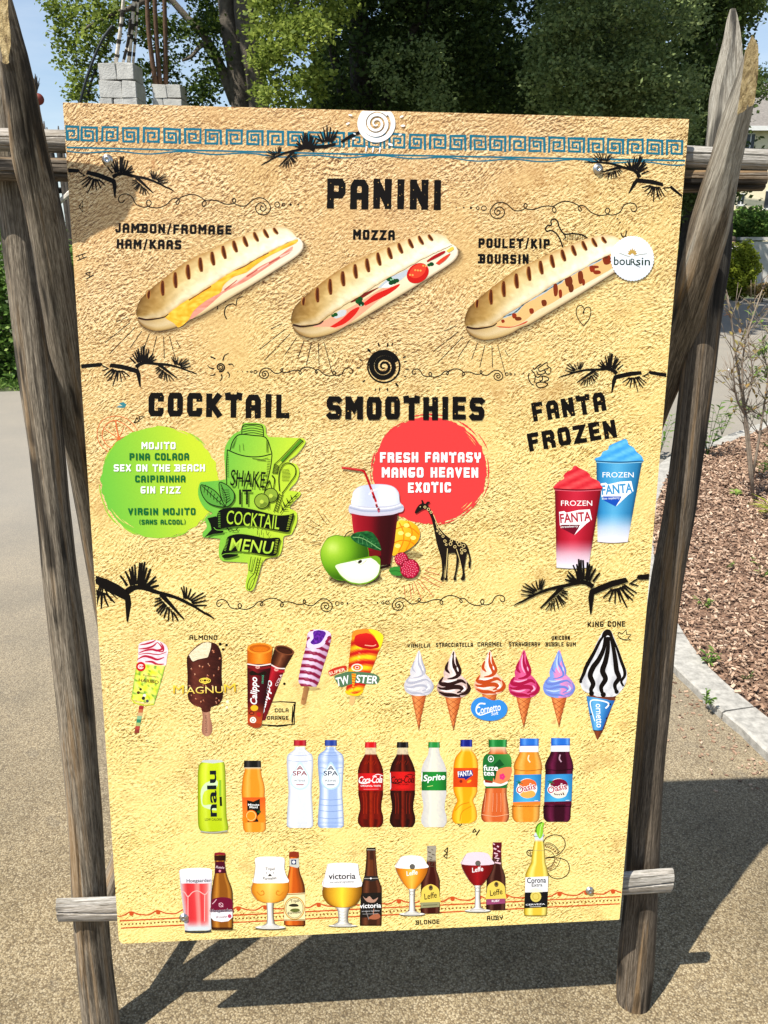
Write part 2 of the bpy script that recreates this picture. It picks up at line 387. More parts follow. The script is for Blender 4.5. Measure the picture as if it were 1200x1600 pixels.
def mid_tree(name, label, base, trunk_pts, limbs, boxes, mat, bark, group=None, cat='tree', upper=None):
    """trunk_pts: [(p,r)...]; limbs: list of point/radius lists; boxes: (centre px-range list) of clumps"""
    t = empty(name, base); tag(t, label, cat, group)
    B = Vector(base)
    m = MB(); P = [Vector(p) - B for p, r in trunk_pts]; m.tube(bez(P, 14), list(np.interp(np.linspace(0, len(P) - 1, 14), range(len(P)), [r for p, r in trunk_pts])), 10); m.build('trunk', bark, t, True)
    for lb in limbs:
        m = MB(); P = [Vector(p) - B for p, r in lb]; m.tube(bez(P, 12), list(np.interp(np.linspace(0, len(P) - 1, 12), range(len(P)), [r for p, r in lb])), 7); m.build('limb', bark, t, True)
    Cs = []; sz = []; tone = []
    for (cs, rad, per, s, tn) in boxes:
        p = clump_pts(cs, rad, per); Cs.append(p - np.array(B)); sz.append(np.full(len(p), s)); tone.append(np.clip(rng.normal(tn, .2, len(p)), 0, 1))
    C = np.concatenate(Cs); S = np.concatenate(sz); T = np.concatenate(tone)
    k = len(C); Q = leaves(C, 1.0); mid = C[:, None, :]; Q = mid + (Q - mid) * S[:, None, None]
    np_quads('crown', Q, mat, t, shade=T)
    return t
def scatter_px(x0, x1, y0, y1, Y0, Y1, n):
    r = []
    for _ in range(n): r.append(at(random.uniform(x0, x1), random.uniform(y0, y1), random.uniform(Y0, Y1)))
    return r
def around(c, rx, ry, rz, n):
    r = []
    while len(r) < n:
        p = [random.uniform(-1, 1) for _ in range(3)]
        if sum(q * q for q in p) < 1: r.append((c[0] + p[0] * rx, c[1] + p[1] * ry, c[2] + p[2] * rz))
    return r
# ------------------------------------------------------------------ background things
# stone pillars holding bundles of poles
def pillar(name_label, px0, px1, pytop, Y, depth, ch, label):
    a = at(px0, pytop, Y); b = at(px1, pytop, Y); w = b.x - a.x; cx = (a.x + b.x) / 2; cy = Y + depth / 2; H = a.z
    t = empty('stone_pillar', (cx, cy, 0)); tag(t, label, 'pillar', 'stone pillars holding pole bundles behind the board')
    n = int(H / ch); k = 0
    for i in range(n + 1):
        z1 = H - i * ch; z0 = max(z1 - ch, -.01)
        if z1 < .02: break
        ww = w + .028 * (i + .5); dd = depth + .028 * (i + .5); sp = random.choice([.36, .5, .62, .44]) * ww
        xs = [-ww / 2, -ww / 2 + sp, ww / 2]
        for j in range(2):
            m = MB(); x0, x1 = xs[j] + .002, xs[j + 1] - .002; bb = bmesh.new(); bmesh.ops.create_cube(bb, size=1)
            pr = random.uniform(-.008, .008)
            for v in bb.verts: v.co = Vector(((x0 + x1) / 2 + v.co.x * (x1 - x0), v.co.y * (dd + 2 * pr), (z0 + z1) / 2 + v.co.z * (z1 - z0 - .006)))
            for v in bb.verts: v.co += Vector((random.uniform(-.012, .012), random.uniform(-.008, .008), random.uniform(-.012, .012)))
            bmesh.ops.bevel(bb, geom=bb.edges[:], offset=.008, segments=2, affect='EDGES')
            me = bpy.data.meshes.new('stone_block'); bb.to_mesh(me); bb.free(); me.materials.append(STONE)
            o = bpy.data.objects.new('stone_block', me); COL.objects.link(o); o.parent = t
    c = MB(); c.box((0, 0, H / 2 - .03), (w * .9, depth * .9, H - .06)); c.build('mortar_core', BARK_D, t)
    return t
pillar('a', 153, 207, 97, 13, .5, .235, 'taller pale grey block pillar behind the board with four striped pale poles on top')
pillar('b', 238, 281, 131, 15, .45, .22, 'smaller grey block pillar to the right of the taller one with brown poles above')
def pole_thing(name, label, pts, r, mat, group, rings=None):
    t = empty(name, pts[0]); tag(t, label, 'pole', group); B = Vector(pts[0])
    m = MB(); P = bez([Vector(p) - B for p in pts], 10); m.tube(P, [r * (1 - .03 * i) for i in range(10)], 8); m.build('shaft', mat, t, True)
    if rings:
        for q in range(rings):
            m = MB()
            u = (q + random.uniform(.2, .8)) / rings * 8.9; i = int(u); p0 = Vector(P[i]).lerp(Vector(P[i + 1]), u - i); d = (Vector(P[i + 1]) - Vector(P[i])).normalized()
            m.tube([p0, p0 + d * random.uniform(.03, .09)], r * 1.12, 8); m.build('dark_binding', BARK_D, t)
for i, (x0, x1, lab) in enumerate([(181, 197, 'leftmost pale striped pole standing on the taller pillar'), (192, 204, 'short thin pale pole between the two left ones on the pillar'), (201, 211, 'third pale striped pole on the taller pillar'), (208, 217, 'rightmost thin striped pole on the taller pillar')]):
    b = at(x0, 99, 13.2 + .05 * i); tp = at(x1, -60 if i != 1 else 30, 13.0)
    pole_thing('bound_pole', lab, [b, b.lerp(tp, .5) + Vector((.02, 0, 0)), tp], .030 if i % 2 == 0 else .02, BAMBOO, 'pale poles on the taller pillar', 7)
for i, (x0, x1, lab) in enumerate([(243, 229, 'left brown pole rising above the smaller pillar'), (250, 240, 'middle brown pole rising above the smaller pillar'), (259, 255, 'right brown pole rising above the smaller pillar')]):
    b = at(x0, 133, 15.2 + .06 * i); tp = at(x1, -60, 15.0)
    pole_thing('brown_pole', lab, [b, b.lerp(tp, .5) + Vector((-.05 + .03 * i, 0, 0)), tp], .045, BROWNP, 'brown poles above the smaller pillar')
# curved dark track frame behind the leaves
t = empty('curved_ladder_track', at(126, 164, 14.5)); B = t.location.copy(); tag(t, 'dark curved ladder like track bending upward behind the maple leaves', 'track')
ra = [at(*p, 14.5) - B for p in [(122, 172), (133, 130), (147, 90), (160, 62), (168, 50), (176, 40)]]; rb = [at(*p, 14.9) - B for p in [(131, 172), (142, 130), (156, 92), (168, 66), (176, 54), (184, 46)]]
A_, B_ = bez(ra, 24), bez(rb, 24)
for P in (A_, B_):
    m = MB(); m.tube(P, .022, 8); m.build('rail', BLACKM, t, True)
for i in range(0, 24, 1):
    m = MB(); m.tube([A_[i], B_[i]], .011, 6); m.build('rung', BLACKM, t)

# palisade fence on the left
t = empty('palisade_fence', (-5, 10.6, 0)); tag(t, 'tall dark fence of pointed wooden stakes behind the left posts', 'fence')
proto = []
for q in range(4):
    m = MB(); h = 2.72 + .1 * q; w = .042 + .006 * (q % 2)
    m.tube([(0, 0, -.05), (0, 0, h * .55), (.006 * q, 0, h - .3), (0, 0, h)], [w, w * .95, w * .8, .006], 8); me = m.build('stake', FENCE, t, True)
    proto.append(me)
x = -4.2; k = 0
while x < 2.6:
    p = proto[k % 4] if k >= 4 else proto[k]
    if k >= 4: p = proto[random.randrange(4)].copy(); COL.objects.link(p); p.parent = t
    p.location = (x, random.uniform(-.02, .02), random.uniform(-.12, .10)); p.rotation_euler = (0, random.uniform(-.02, .02), random.uniform(0, 6)); x += random.uniform(.085, .11); k += 1
for z in (.6, 1.5, 2.2):
    m = MB(); m.tube([(-4.2, .07, z), (2.6, .07, z + .02)], .035, 6); m.build('cross_bar', FENCE, t)
m = MB(); b0 = at(90, 318, 10.2); b1 = at(113, 298, 10.2); m.tube([b0, b1 + (b1 - b0)], .03, 6); o = m.build('broken_branch', BAMBOO); tag(o, 'pale broken branch leaning on the dark palisade beside the board', 'branch')
# feathered pole ornament
b = at(57, 168, 10.1); t = empty('festival_pole', (b.x, 10.1, 0)); tag(t, 'dark pole with a spiky tuft and a red ball peeking out behind the left post', 'ornament')
m = MB(); m.tube([(0, 0, 0), (0, 0, b.z + .1)], .04, 8); m.build('shaft', FENCE, t, True)
m = MB(); cz = at(60, 155, 10.1).z; cx = at(60, 155, 10.1).x - b.x; m.sphere((cx, 0, cz), .062, 14, 10); m.build('red_ball', REDP, t, True)
m = MB(); cz = at(57, 140, 10.1).z
for i in range(60):
    an = random.uniform(0, 6.28); m.tube([(0, 0, cz - .1), (.03 * math.cos(an), .03 * math.sin(an), cz), (random.uniform(.02, .08) * math.cos(an), random.uniform(.02, .08) * math.sin(an), cz + random.uniform(.06, .17))], [.009, .008, .002], 4)
m.build('tuft', FENCE, t)

# hedge with ivy at the left verge
def hedge(name, label, cat, px0, px1, z1, Y, th, mat, n, size, seed, z0=.03, grp=None):
    a = at(px0, 500, Y).x; b = at(px1, 500, Y).x; t = empty(name, ((a + b) / 2, Y, 0)); tag(t, label, cat, grp)
    C = np.stack([rng.uniform(a, b, n) - (a + b) / 2, rng.normal(0, th / 3, n), z0 + rng.random(n) ** .9 * (z1 - z0)], 1)
    C[:, 2] *= 1 + .12 * np.sin(C[:, 0] * 5) + .08 * np.sin(C[:, 0] * 13 + 1)
    foliage('foliage', mat, t, C, size, np.clip(rng.normal(.45, .25, n), 0, 1))
    m = MB()
    for i in range(10):
        x = random.uniform(a, b) - (a + b) / 2; m.tube([(x, 0, 0), (x + .05, .02, z1 * .5), (x - .04, 0, z1 * .85)], [.015, .01, .004], 5)
    m.build('stems', BARK_D, t)
    return t
hedge('ivy_hedge', 'leafy green hedge behind the far left post beyond the path', 'hedge', -260, 36, 1.85, 9.75, .7, LEAF_GRN, 12000, .075, 1)
hedge('low_shrub', 'green shrub between the left posts and the edge of the board', 'shrub', 85, 330, 1.7, 9.95, .5, LEAF_GRN, 9000, .08, 2)
# grass on the verge
n = 16000; X = rng.uniform(-8.5, 1.5, n); Yb = 9.05 + rng.random(n) * .9 + np.maximum(0, (X + 5) * .06); C = np.stack([X, Yb, rng.random(n) * .06], 1)
o = foliage('verge_grass', LEAF_GRN, None, C, .07, flat=1.6, aspect=.2); tag(o, 'short grass along the far edge of the path', 'grass', kind='stuff')

# the trees behind the board
def P_(px, py, Y): return tuple(at(px, py, Y))
mb0 = at(376, 165, 16)
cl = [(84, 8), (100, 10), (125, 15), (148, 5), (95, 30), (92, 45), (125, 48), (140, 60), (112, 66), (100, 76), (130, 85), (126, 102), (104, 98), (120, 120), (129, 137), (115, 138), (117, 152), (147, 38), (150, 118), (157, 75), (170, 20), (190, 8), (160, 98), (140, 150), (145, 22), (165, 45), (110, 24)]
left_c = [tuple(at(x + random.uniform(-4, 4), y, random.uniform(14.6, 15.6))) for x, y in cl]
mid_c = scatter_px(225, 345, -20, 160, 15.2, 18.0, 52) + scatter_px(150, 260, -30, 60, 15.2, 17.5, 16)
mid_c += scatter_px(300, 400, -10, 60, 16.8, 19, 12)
lit_c = scatter_px(402, 500, 20, 168, 12.8, 14.0, 46) + scatter_px(395, 560, -20, 40, 13.4, 15, 24)  # hanging clumps; sunlight is put into their paler leaf tone
up_c = around((mb0.x + 2.2, 15.2, 10.0), 4.6, 4.0, 2.4, 150)  # upper canopy above the view, added to shade the leaves below
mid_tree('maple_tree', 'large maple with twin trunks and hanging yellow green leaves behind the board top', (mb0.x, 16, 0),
    [((mb0.x + .25, 16, 0), .26), (P_(378, 165, 16), .20), (P_(370, 110, 16), .17), (P_(356, 30, 16), .15), (P_(350, -60, 16), .14), (P_(345, -260, 16), .12)],
    [[((mb0.x + .35, 15.9, .2), .24), (P_(404, 165, 15.8), .19), (P_(393, 90, 15.8), .19), (P_(380, 0, 15.8), .18), (P_(376, -240, 15.8), .12)],
     [(P_(368, 160, 16), .12), (P_(345, 105, 16), .09), (P_(322, 60, 16), .07), (P_(290, 25, 16), .06), (P_(255, -15, 16), .05)],
     [(P_(338, 95, 16), .05), (P_(318, 70, 15.8), .045), (P_(300, 88, 15.6), .03), (P_(285, 95, 15.5), .02)],
     [(P_(402, 110, 15.8), .09), (P_(425, 90, 15.4), .06), (P_(455, 40, 14.8), .05), (P_(470, -40, 14.4), .04)],
     [(P_(255, -15, 15.6), .06), (P_(205, 12, 15.3), .04), (P_(160, 30, 15.2), .03), (P_(120, 60, 15.1), .015), (P_(122, 120, 15.1), .008)]],
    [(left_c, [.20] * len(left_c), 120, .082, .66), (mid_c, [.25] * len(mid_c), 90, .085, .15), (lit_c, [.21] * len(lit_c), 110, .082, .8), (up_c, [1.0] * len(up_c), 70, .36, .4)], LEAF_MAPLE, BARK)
db = at(560, 170, 18)
dk = scatter_px(500, 850, -30, 190, 16.5, 20, 230)
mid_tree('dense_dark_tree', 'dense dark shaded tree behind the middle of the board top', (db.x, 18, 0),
    [((db.x, 18, 0), .3), ((db.x + .1, 18, 3), .25), ((db.x, 18, 6), .2), ((db.x - .2, 18, 10), .1)],
    [[((db.x + .1, 18, 3.2), .12), (P_(640, 60, 17.5), .08), (P_(700, -30, 17), .05)], [((db.x + .1, 18, 2.6), .12), (P_(520, 80, 17.5), .08), (P_(500, -30, 17), .05)]],
    [(dk, [.42] * len(dk), 120, .11, .45), (around((db.x + 1.2, 19, 10.2), 5.5, 3.5, 3.0, 160), [1.1] * 160, 60, .4, .4)], LEAF_DARK, BARK_D)  # second clump set sits above the view, added for shade
bb_ = at(900, 180, 16)
bc = []
for (x0, x1, y0, y1, k) in [(835, 925, 30, 200, 75), (930, 1040, 70, 215, 90), (1010, 1085, 110, 220, 35), (850, 1090, -20, 60, 60), (600, 700, 60, 170, 14)]: bc += scatter_px(x0, x1, y0, y1, 14.0, 16.2, k)
mid_tree('weeping_birch', 'light green small leaved tree with drooping branches behind the right part of the board', (bb_.x + .8, 16.4, 0),
    [((bb_.x + .8, 16.4, 0), .18), (P_(945, 160, 16.4), .13), (P_(955, 60, 16.4), .1), (P_(960, -200, 16.4), .06)],
    [[(P_(950, 110, 16.2), .05), (P_(1010, 90, 15.4), .03), (P_(1060, 150, 14.6), .012)], [(P_(945, 130, 16.2), .05), (P_(880, 70, 15.4), .03), (P_(850, 140, 14.6), .012)]],
    [(bc, [.30] * len(bc), 130, .075, .66), (around((bb_.x - .5, 18.0, 9.6), 2.0, 1.5, 2.0, 24), [1.0] * 24, 60, .36, .4)], LEAF_BIRCH, BARK)
rb_ = at(1110, 200, 20)
rc = scatter_px(1050, 1148, -15, 320, 17.5, 19.8, 140) + scatter_px(1145, 1182, -20, 30, 17.5, 19, 12) + scatter_px(1168, 1190, 115, 150, 26, 28, 10)
mid_tree('tall_green_tree', 'tall dark green tree behind the right posts with sky at its right edge', (rb_.x, 20.5, 0),
    [((rb_.x, 20.5, 0), .25), ((rb_.x, 20.5, 4), .2), ((rb_.x, 20.5, 9), .1)], [[((rb_.x, 20.5, 4), .1), (P_(1150, 60, 20), .06), (P_(1180, 20, 19.5), .03)]],
    [(rc, [.44] * len(rc), 100, .12, .7)], LEAF_DARK, BARK_D)
# far tree belt: reads as one mass
n = 22000; px = rng.uniform(500, 1090, n); yy = rng.uniform(27, 33, n); hx = (px - 600) / 1250 * yy
C = np.stack([hx, yy, rng.random(n) * (8.6 + 1.2 * np.sin(hx * 1.1) - np.clip((520 - px) / 60, 0, 1) * 2)], 1)
o = foliage('far_tree_belt', LEAF_DARK, None, C, .5); tag(o, 'dark distant wood closing the view behind the nearer trees', 'wood', kind='stuff')

# house on the right
HY = 42.0; e = at(1146, 208, HY); xl = at(1146, 300, HY).x; t = empty('cream_house', (xl + 6, HY + 4, 0)); tag(t, 'cream rendered house with a grey hipped roof at the right edge', 'house')
ez = at(1180, 203, HY).z; w2, d2 = 6.0, 4.0
m = MB(); m.box((0, 0, ez / 2), (2 * w2, 2 * d2, ez)); m.build('wall', CREAM, t)
m = MB(); ov = .45; rz = at(1200, 150, HY + 3).z
m.v += [Vector(v) for v in [(-w2 - ov, -d2 - ov, ez), (w2 + ov, -d2 - ov, ez), (w2 + ov, d2 + ov, ez), (-w2 - ov, d2 + ov, ez), (-w2 + 3, 0, rz + 1.1), (w2 - 3, 0, rz + 1.1)]]
m.f += [[0, 1, 5, 4], [1, 2, 5], [2, 3, 4, 5], [3, 0, 4], [3, 2, 1, 0]]; m.build('roof', ROOFM, t)
m = MB(); m.box((0, -d2 - ov - .02, ez + .02), (2 * w2 + .9, .05, .2)); m.build('fascia', WHITEP, t)
def hwin(px0, px1, py0, py1):
    a = at(px0, py1, HY); b = at(px1, py0, HY); cx = (a.x + b.x) / 2 - (xl + 6); cz = (a.z + b.z) / 2; w = b.x - a.x; h = b.z - a.z
    m = MB(); m.box((cx, -d2 - .01, cz), (w, .06, h)); f = m.build('window', GLASSD, t)
    m = MB(); m.box((cx, -d2 - .05, cz - h / 2 - .05), (w + .15, .14, .08)); m.build('sill', WHITEP, f)
    m = MB(); m.box((cx, -d2 - .045, cz), (.05, .03, h)); m.box((cx, -d2 - .045, cz + h / 2), (w, .03, .05)); m.build('frame', WHITEP, f)
hwin(1163, 1180, 209, 240); hwin(1152, 1163, 303, 319); hwin(1193, 1212, 298, 325); hwin(1230, 1250, 210, 240)
# low wall, shrubs, person
wz = at(1180, 373, 33).z
t = empty('garden_wall', (at(1250, 400, 33).x, 33, 0)); tag(t, 'low weathered concrete wall behind the yellow green bush', 'wall'); x0 = at(1150, 400, 33).x - t.location.x
for i in range(4):
    m = MB(); m.box((x0 + .9 + i * 1.62, 0, wz / 2 - .05), (1.6, .2, wz - .1)); m.build('panel', CONCW, t)
m = MB(); m.box((x0 + 3.3, 0, wz), (6.6, .3, .12)); m.build('coping', CONCW, t)
def bush(name, label, px0, px1, py0, py1, Y, mat, n, size, tn=.5, grp=None):
    a = at(px0, py1, Y); b = at(px1, py0, Y); cx = (a.x + b.x) / 2; rx = (b.x - a.x) / 2; z1 = b.z; z0 = max(0, a.z); t = empty(name, (cx, Y, 0)); tag(t, label, 'bush', grp)
    d = rng.normal(size=(n, 3)); d /= np.linalg.norm(d, axis=1)[:, None]; r = rng.random(n) ** .35 * (1 + .16 * np.sin(d[:, 0] * 9) * np.sin(d[:, 2] * 8 + 1))
    C = d * r[:, None] * np.array([rx, rx * .9, (z1 - z0) / 2]) + np.array([0, 0, (z0 + z1) / 2]); foliage('foliage', mat, t, C, size, np.clip(rng.normal(tn, .25, n), 0, 1))
    m = MB()
    for i in range(7): m.tube([(random.uniform(-.1, .1), 0, 0), (random.uniform(-.6, .6) * rx, random.uniform(-.4, .4) * rx, z1 * .7)], [.03, .008], 5)
    m.build('stems', BARK, t); return t
bush('yellow_bush', 'bright yellow green rounded bush in front of the low wall', 1124, 1192, 376, 470, 24.2, LEAF_YEL, 8000, .085)
bush('yellow_bush', 'smaller yellow green bush seen in the gap beside the right edge of the board', 1040, 1085, 385, 470, 24.8, LEAF_YEL, 3500, .085)
bush('green_bush', 'mid green bush in front of the house wall', 1130, 1215, 322, 385, 35.5, LEAF_GRN, 6000, .15)
bush('green_bush', 'dark bush behind the low wall at the right edge', 1040, 1140, 300, 400, 34.5, LEAF_DARK, 6000, .2)
bush('low_plant', 'low reddish plant at the foot of the yellow bush', 1165, 1215, 442, 466, 23.6, LEAF_DRY, 2500, .06)
# person beyond the bush (only the head and shoulder clear it)
pp = at(1146, 372, 27.5); person = empty('person', (pp.x, 27.5, 0)); tag(person, 'distant dark haired person in a white top standing behind the yellow green bush', 'person')
def skin_body(name, joints, edges, root, mat, parent):
    me = bpy.data.meshes.new(name); me.from_pydata([j[0] for j in joints], edges, []); o = bpy.data.objects.new(name, me); COL.objects.link(o); o.parent = parent
    md = o.modifiers.new('skin', 'SKIN'); 
    for i, j in enumerate(joints): me.skin_vertices[0].data[i].radius = (j[1], j[1] * (j[2] if len(j) > 2 else 1))
    me.skin_vertices[0].data[root].use_root = True
    s = o.modifiers.new('sub', 'SUBSURF'); s.levels = 1; s.render_levels = 2; me.materials.append(mat); return o
hs = .98; J = [((0, 0, .98), .13), ((0, 0, 1.2), .13), ((0, 0, 1.42), .13), ((0, 0, 1.53), .055), ((0, -.01, 1.62), .08), ((0, -.01, 1.76), .075), ((-.17, 0, 1.44), .06), ((-.23, 0, 1.16), .045), ((-.22, -.1, .93), .035), ((-.22, -.14, .84), .035), ((.17, 0, 1.44), .06), ((.23, 0, 1.16), .045), ((.22, -.06, .92), .035), ((.22, -.08, .83), .035), ((-.09, 0, .92), .1), ((-.1, -.02, .5), .07), ((-.1, .02, .08), .045), ((-.1, -.14, .04), .04), ((.09, 0, .92), .1), ((.1, -.02, .5), .07), ((.1, .02, .08), .045), ((.1, -.14, .04), .04)]
J = [(tuple(c * hs for c in j[0]), j[1]) for j in J]
try:
    me_t = None
    skin_ok = True
    bm_ = bmesh.new(); lay = bm_.verts.layers.skin.verify(); vs_ = []
    for j in J:
        v = bm_.verts.new(j[0]); v[lay].radius = (j[1], j[1]); vs_.append(v)
    vs_[0][lay].use_root = True
    for a, b in [(0, 1), (1, 2), (2, 3), (3, 4), (4, 5), (2, 6), (6, 7), (7, 8), (8, 9), (2, 10), (10, 11), (11, 12), (12, 13), (0, 14), (14, 15), (15, 16), (16, 17), (0, 18), (18, 19), (19, 20), (20, 21)]: bm_.edges.new((vs_[a], vs_[b]))
    me = bpy.data.meshes.new('body'); bm_.to_mesh(me); bm_.free(); me.materials.append(SKIN)
    o = bpy.data.objects.new('body', me); COL.objects.link(o); o.parent = person
    o.modifiers.new('skin', 'SKIN'); s_ = o.modifiers.new('sub', 'SUBSURF'); s_.levels = 1; s_.render_levels = 1
except Exception as ex: print('person body', ex)
m = MB(); m.tube([(0, 0, .9), (0, 0, 1.1), (0, 0, 1.3), (0, 0, 1.43), (0, 0, 1.5)], [.16, .165, .19, .2, .08], 14)
m.tube([(-.17, 0, 1.42), (-.24, 0, 1.2)], [.085, .07], 10); m.tube([(.17, 0, 1.42), (.24, 0, 1.2)], [.085, .07], 10); m.build('shirt', CLOTH, person, True)
m = MB(); m.tube([(0, 0, .95), (0, 0, .82)], [.165, .17], 12); m.tube([(-.09, 0, .9), (-.1, 0, .5), (-.1, .02, .1)], [.12, .09, .075], 10); m.tube([(.09, 0, .9), (.1, 0, .5), (.1, .02, .1)], [.12, .09, .075], 10); m.build('trousers', JEANS, person, True)
m = MB(); m.sphere((0, .025, 1.69), .105, 12, 10, (1, 1.05, 1.1)); m.build('hair', HAIR, person, True)
# overhead cables
for i, (y, lab) in enumerate([(97, 'upper dark overhead cable at the right edge'), (104, 'lower dark overhead cable at the right edge')]):
    a = at(1080, y + 2, 40); b = at(1500, y - 6, 40); m = MB(); m.tube([a + (b - a) * (k / 8) - Vector((0, 0, .5 * math.sin(math.pi * k / 8))) for k in range(9)], .03, 6); o = m.build('overhead_cable', BLACKM); tag(o, lab, 'cable', 'overhead cables')
for xx in (1080, 1500):
    a = at(xx, 90, 40); m = MB(); m.tube([(a.x, 40, 0), (a.x, 40, a.z + .2)], .12, 10); m.box((a.x, 40, a.z), (.9, .1, .12)); o = m.build('utility_pole', BARK); tag(o, 'wooden utility pole carrying the overhead cables ' + ('behind the tall green tree' if xx < 1200 else 'beyond the house'), 'utility pole')

# ------------------------------------------------------------------ plants in the bed
def leaf_blade(m, p, d, L, w, up=Vector((0, 0, 1))):
    d = d.normalized(); s = d.cross(up)
    if s.length < .05: s = Vector((1, 0, 0))
    s.normalize(); nrm = s.cross(d); b = len(m.v)
    for t, ww, h in ((0, .06, 0), (.3, .8, .04), (.62, .85, .03), (1, .02, -.12)):
        c = p + d * L * t + nrm * L * h
        m.v += [c - s * w * ww * .5, c + nrm * w * .0 - Vector((0, 0, w * .12 * ww)), c + s * w * ww * .5]
    for i in range(3):
        for k in range(2): m.f.append([b + i * 3 + k, b + i * 3 + k + 1, b + (i + 1) * 3 + k + 1, b + (i + 1) * 3 + k])
def tone_all(o, v):
    a = o.data.attributes.new('tone', 'FLOAT', 'POINT'); n = len(o.data.vertices); a.data.foreach_set('value', np.clip(rng.normal(v, .18, n // 12 + 1), 0, 1).repeat(12)[:n].astype(np.float32) if n >= 12 else np.full(n, v, np.float32))
def weed(px, py, h, n, L, label, mat=None, tn=.5, cat='weed', spread=1.0, z=.03):
    p = gnd(px, py, z); t = empty('leafy_weed', p); tag(t, label, cat); m = MB(); st = MB()
    for s in range(max(2, n // 7)):
        an = random.uniform(0, 6.28); tip = Vector((math.cos(an) * h * .45 * spread, math.sin(an) * h * .45 * spread, h * random.uniform(.6, 1))); st.tube([(0, 0, 0), tip * .5 + Vector((0, 0, h * .08)), tip], [.0022, .0016, .0008], 5)
        for j in range(7):
            q = tip * (.25 + .75 * j / 6); a2 = an + random.uniform(-1.6, 1.6); leaf_blade(m, q, Vector((math.cos(a2), math.sin(a2), random.uniform(.0, .7))), L * random.uniform(.6, 1.1), L * .38)
    o = m.build('leaves', mat or LEAF_GRN, t); tone_all(o, tn); st.build('stem', LEAF_GRN, t)
    return t
weed(1098, 948, .055, 21, .032, 'small green weed in the wood chips beside the right post')
weed(1108, 1040, .06, 26, .034, 'green weed at the top edge of the kerb stones')
weed(1103, 1100, .05, 28, .024, 'bright weed growing through the kerb joint onto the path', tn=.35, z=.04)
weed(1135, 888, .05, 14, .026, 'pale yellow green seedling in the wood chips below the shrub', tn=.9)
weed(1190, 905, .12, 26, .04, 'yellow green weed at the right edge of the bed', tn=.8)
weed(1166, 1062, .03, 12, .02, 'tiny dark green sprig in the chips near the kerb', LEAF_DARK, .6)
weed(1150, 775, .04, 14, .05, 'yellow green seedling left of the bare shrub foot', tn=1.0)
weed(1030, 712, .38, 42, .07, 'leafy green plant seen in the gap between board and right post', tn=.6, spread=.5)
weed(1105, 712, .5, 70, .085, 'tall green leafy plant to the right of the right post', tn=.35, spread=.6)
weed(1128, 680, .3, 40, .06, 'green leafy plant behind the kerb beyond the right post', LEAF_BIRCH, tn=.6, spread=.8)
weed(1192, 740, .12, 30, .06, 'dark green low plant behind the shrub foot', LEAF_DARK, .9)
p = gnd(1215, 812, .03); t = empty('strap_leaf_plant', p); tag(t, 'bright yellow green strap leaved plant at the right edge below the shrub', 'plant'); m = MB()
for i in range(12):
    an = random.uniform(2.0, 4.6); leaf_blade(m, Vector((0, 0, .03)), Vector((math.cos(an), math.sin(an) * .5, random.uniform(.2, .6))), random.uniform(.12, .2), .022)
o = m.build('leaves', LEAF_YEL, t); tone_all(o, .8); m = MB(); m.tube([(0, 0, -.02), (0, 0, .05)], .006, 6); m.build('stem', LEAF_GRN, t)
def shrub(label, basepx, tips, r0, leafmat, nl, name='bare_shrub', leaf=.045, tn=.6):
    b = gnd(*basepx, .02); t = empty(name, b); tag(t, label, 'shrub'); m = MB(); lv = MB()
    for (path, r) in tips:
        P = [at(x, y, b.y + dy) - b for (x, y, dy) in path]
        Q = bez(P, 9); m.tube(Q, [r * (1 - .085 * i) for i in range(9)], 6)
        for k in range(16):
            i = random.randrange(2, 8); q = Vector(Q[i]); d = Vector((random.uniform(-1, 1), random.uniform(-.6, .6), random.uniform(.25, 1.1))).normalized() * random.uniform(.07, .24)
            e = q + d; mid = q + d * .5 + Vector((random.uniform(-.02, .02), 0, .01)); m.tube([q, mid, e], [r * .3, r * .22, .0012], 4)
            for z in range(2):
                dd = (d + Vector((random.uniform(-1, 1), random.uniform(-1, 1), random.uniform(0, 1))) * .12) * random.uniform(.4, .7); m.tube([mid, mid + dd], [r * .18, .001], 4)
            for z in range(nl):
                f = q + d * random.uniform(.4, 1.05); leaf_blade(lv, f, Vector((random.uniform(-1, 1), random.uniform(-1, 1), random.uniform(-.3, .8))), leaf * random.uniform(.6, 1.2), leaf * .4)
    m.build('branches', TWIG, t, True)
    if nl: o = lv.build('leaves', leafmat, t); tone_all(o, tn)
shrub('nearly bare grey shrub with thin upright twigs standing in the wood chip bed', (1178, 786), [([(1178, 786, 0), (1168, 700, 0), (1163, 640, 0), (1150, 560, .05), (1140, 480, .05), (1128, 430, .1)], .011), ([(1178, 786, 0), (1172, 700, 0), (1160, 600, 0), (1163, 540, .0), (1185, 470, 0), (1200, 430, .05)], .009), ([(1176, 745, 0), (1190, 660, 0), (1200, 590, 0), (1206, 520, 0)], .009), ([(1165, 650, 0), (1150, 620, -.05), (1146, 570, -.1), (1150, 545, 0)], .007), ([(1163, 640, 0), (1176, 590, .05), (1170, 540, .1), (1166, 500, .1)], .006)], .01, LEAF_DRY, 2, leaf=.05)
shrub('shrub with green and orange tinted leaves at the right edge of the photo', (1235, 760), [([(1235, 760, 0), (1220, 680, 0), (1205, 600, 0), (1190, 545, 0)], .01), ([(1235, 760, 0), (1225, 650, 0), (1215, 560, 0), (1196, 510, 0)], .009), ([(1235, 760, 0), (1210, 690, 0), (1185, 640, 0)], .008)], .01, LEAF_GRN, 7, 'leafy_shrub', .07, .7)
p = at(1224, 1033, 2.62); t = empty('garden_light', (p.x, p.y, 0)); tag(t, 'white round garden light just entering at the right edge of the bed', 'garden light')
m = MB(); m.sphere((0, 0, p.z), .048, 20, 14); m.build('globe', WHITEP, t, True); m = MB(); m.tube([(0, 0, 0), (0, 0, max(p.z - .03, .02))], .012, 8); m.build('stake', BLACKM, t)
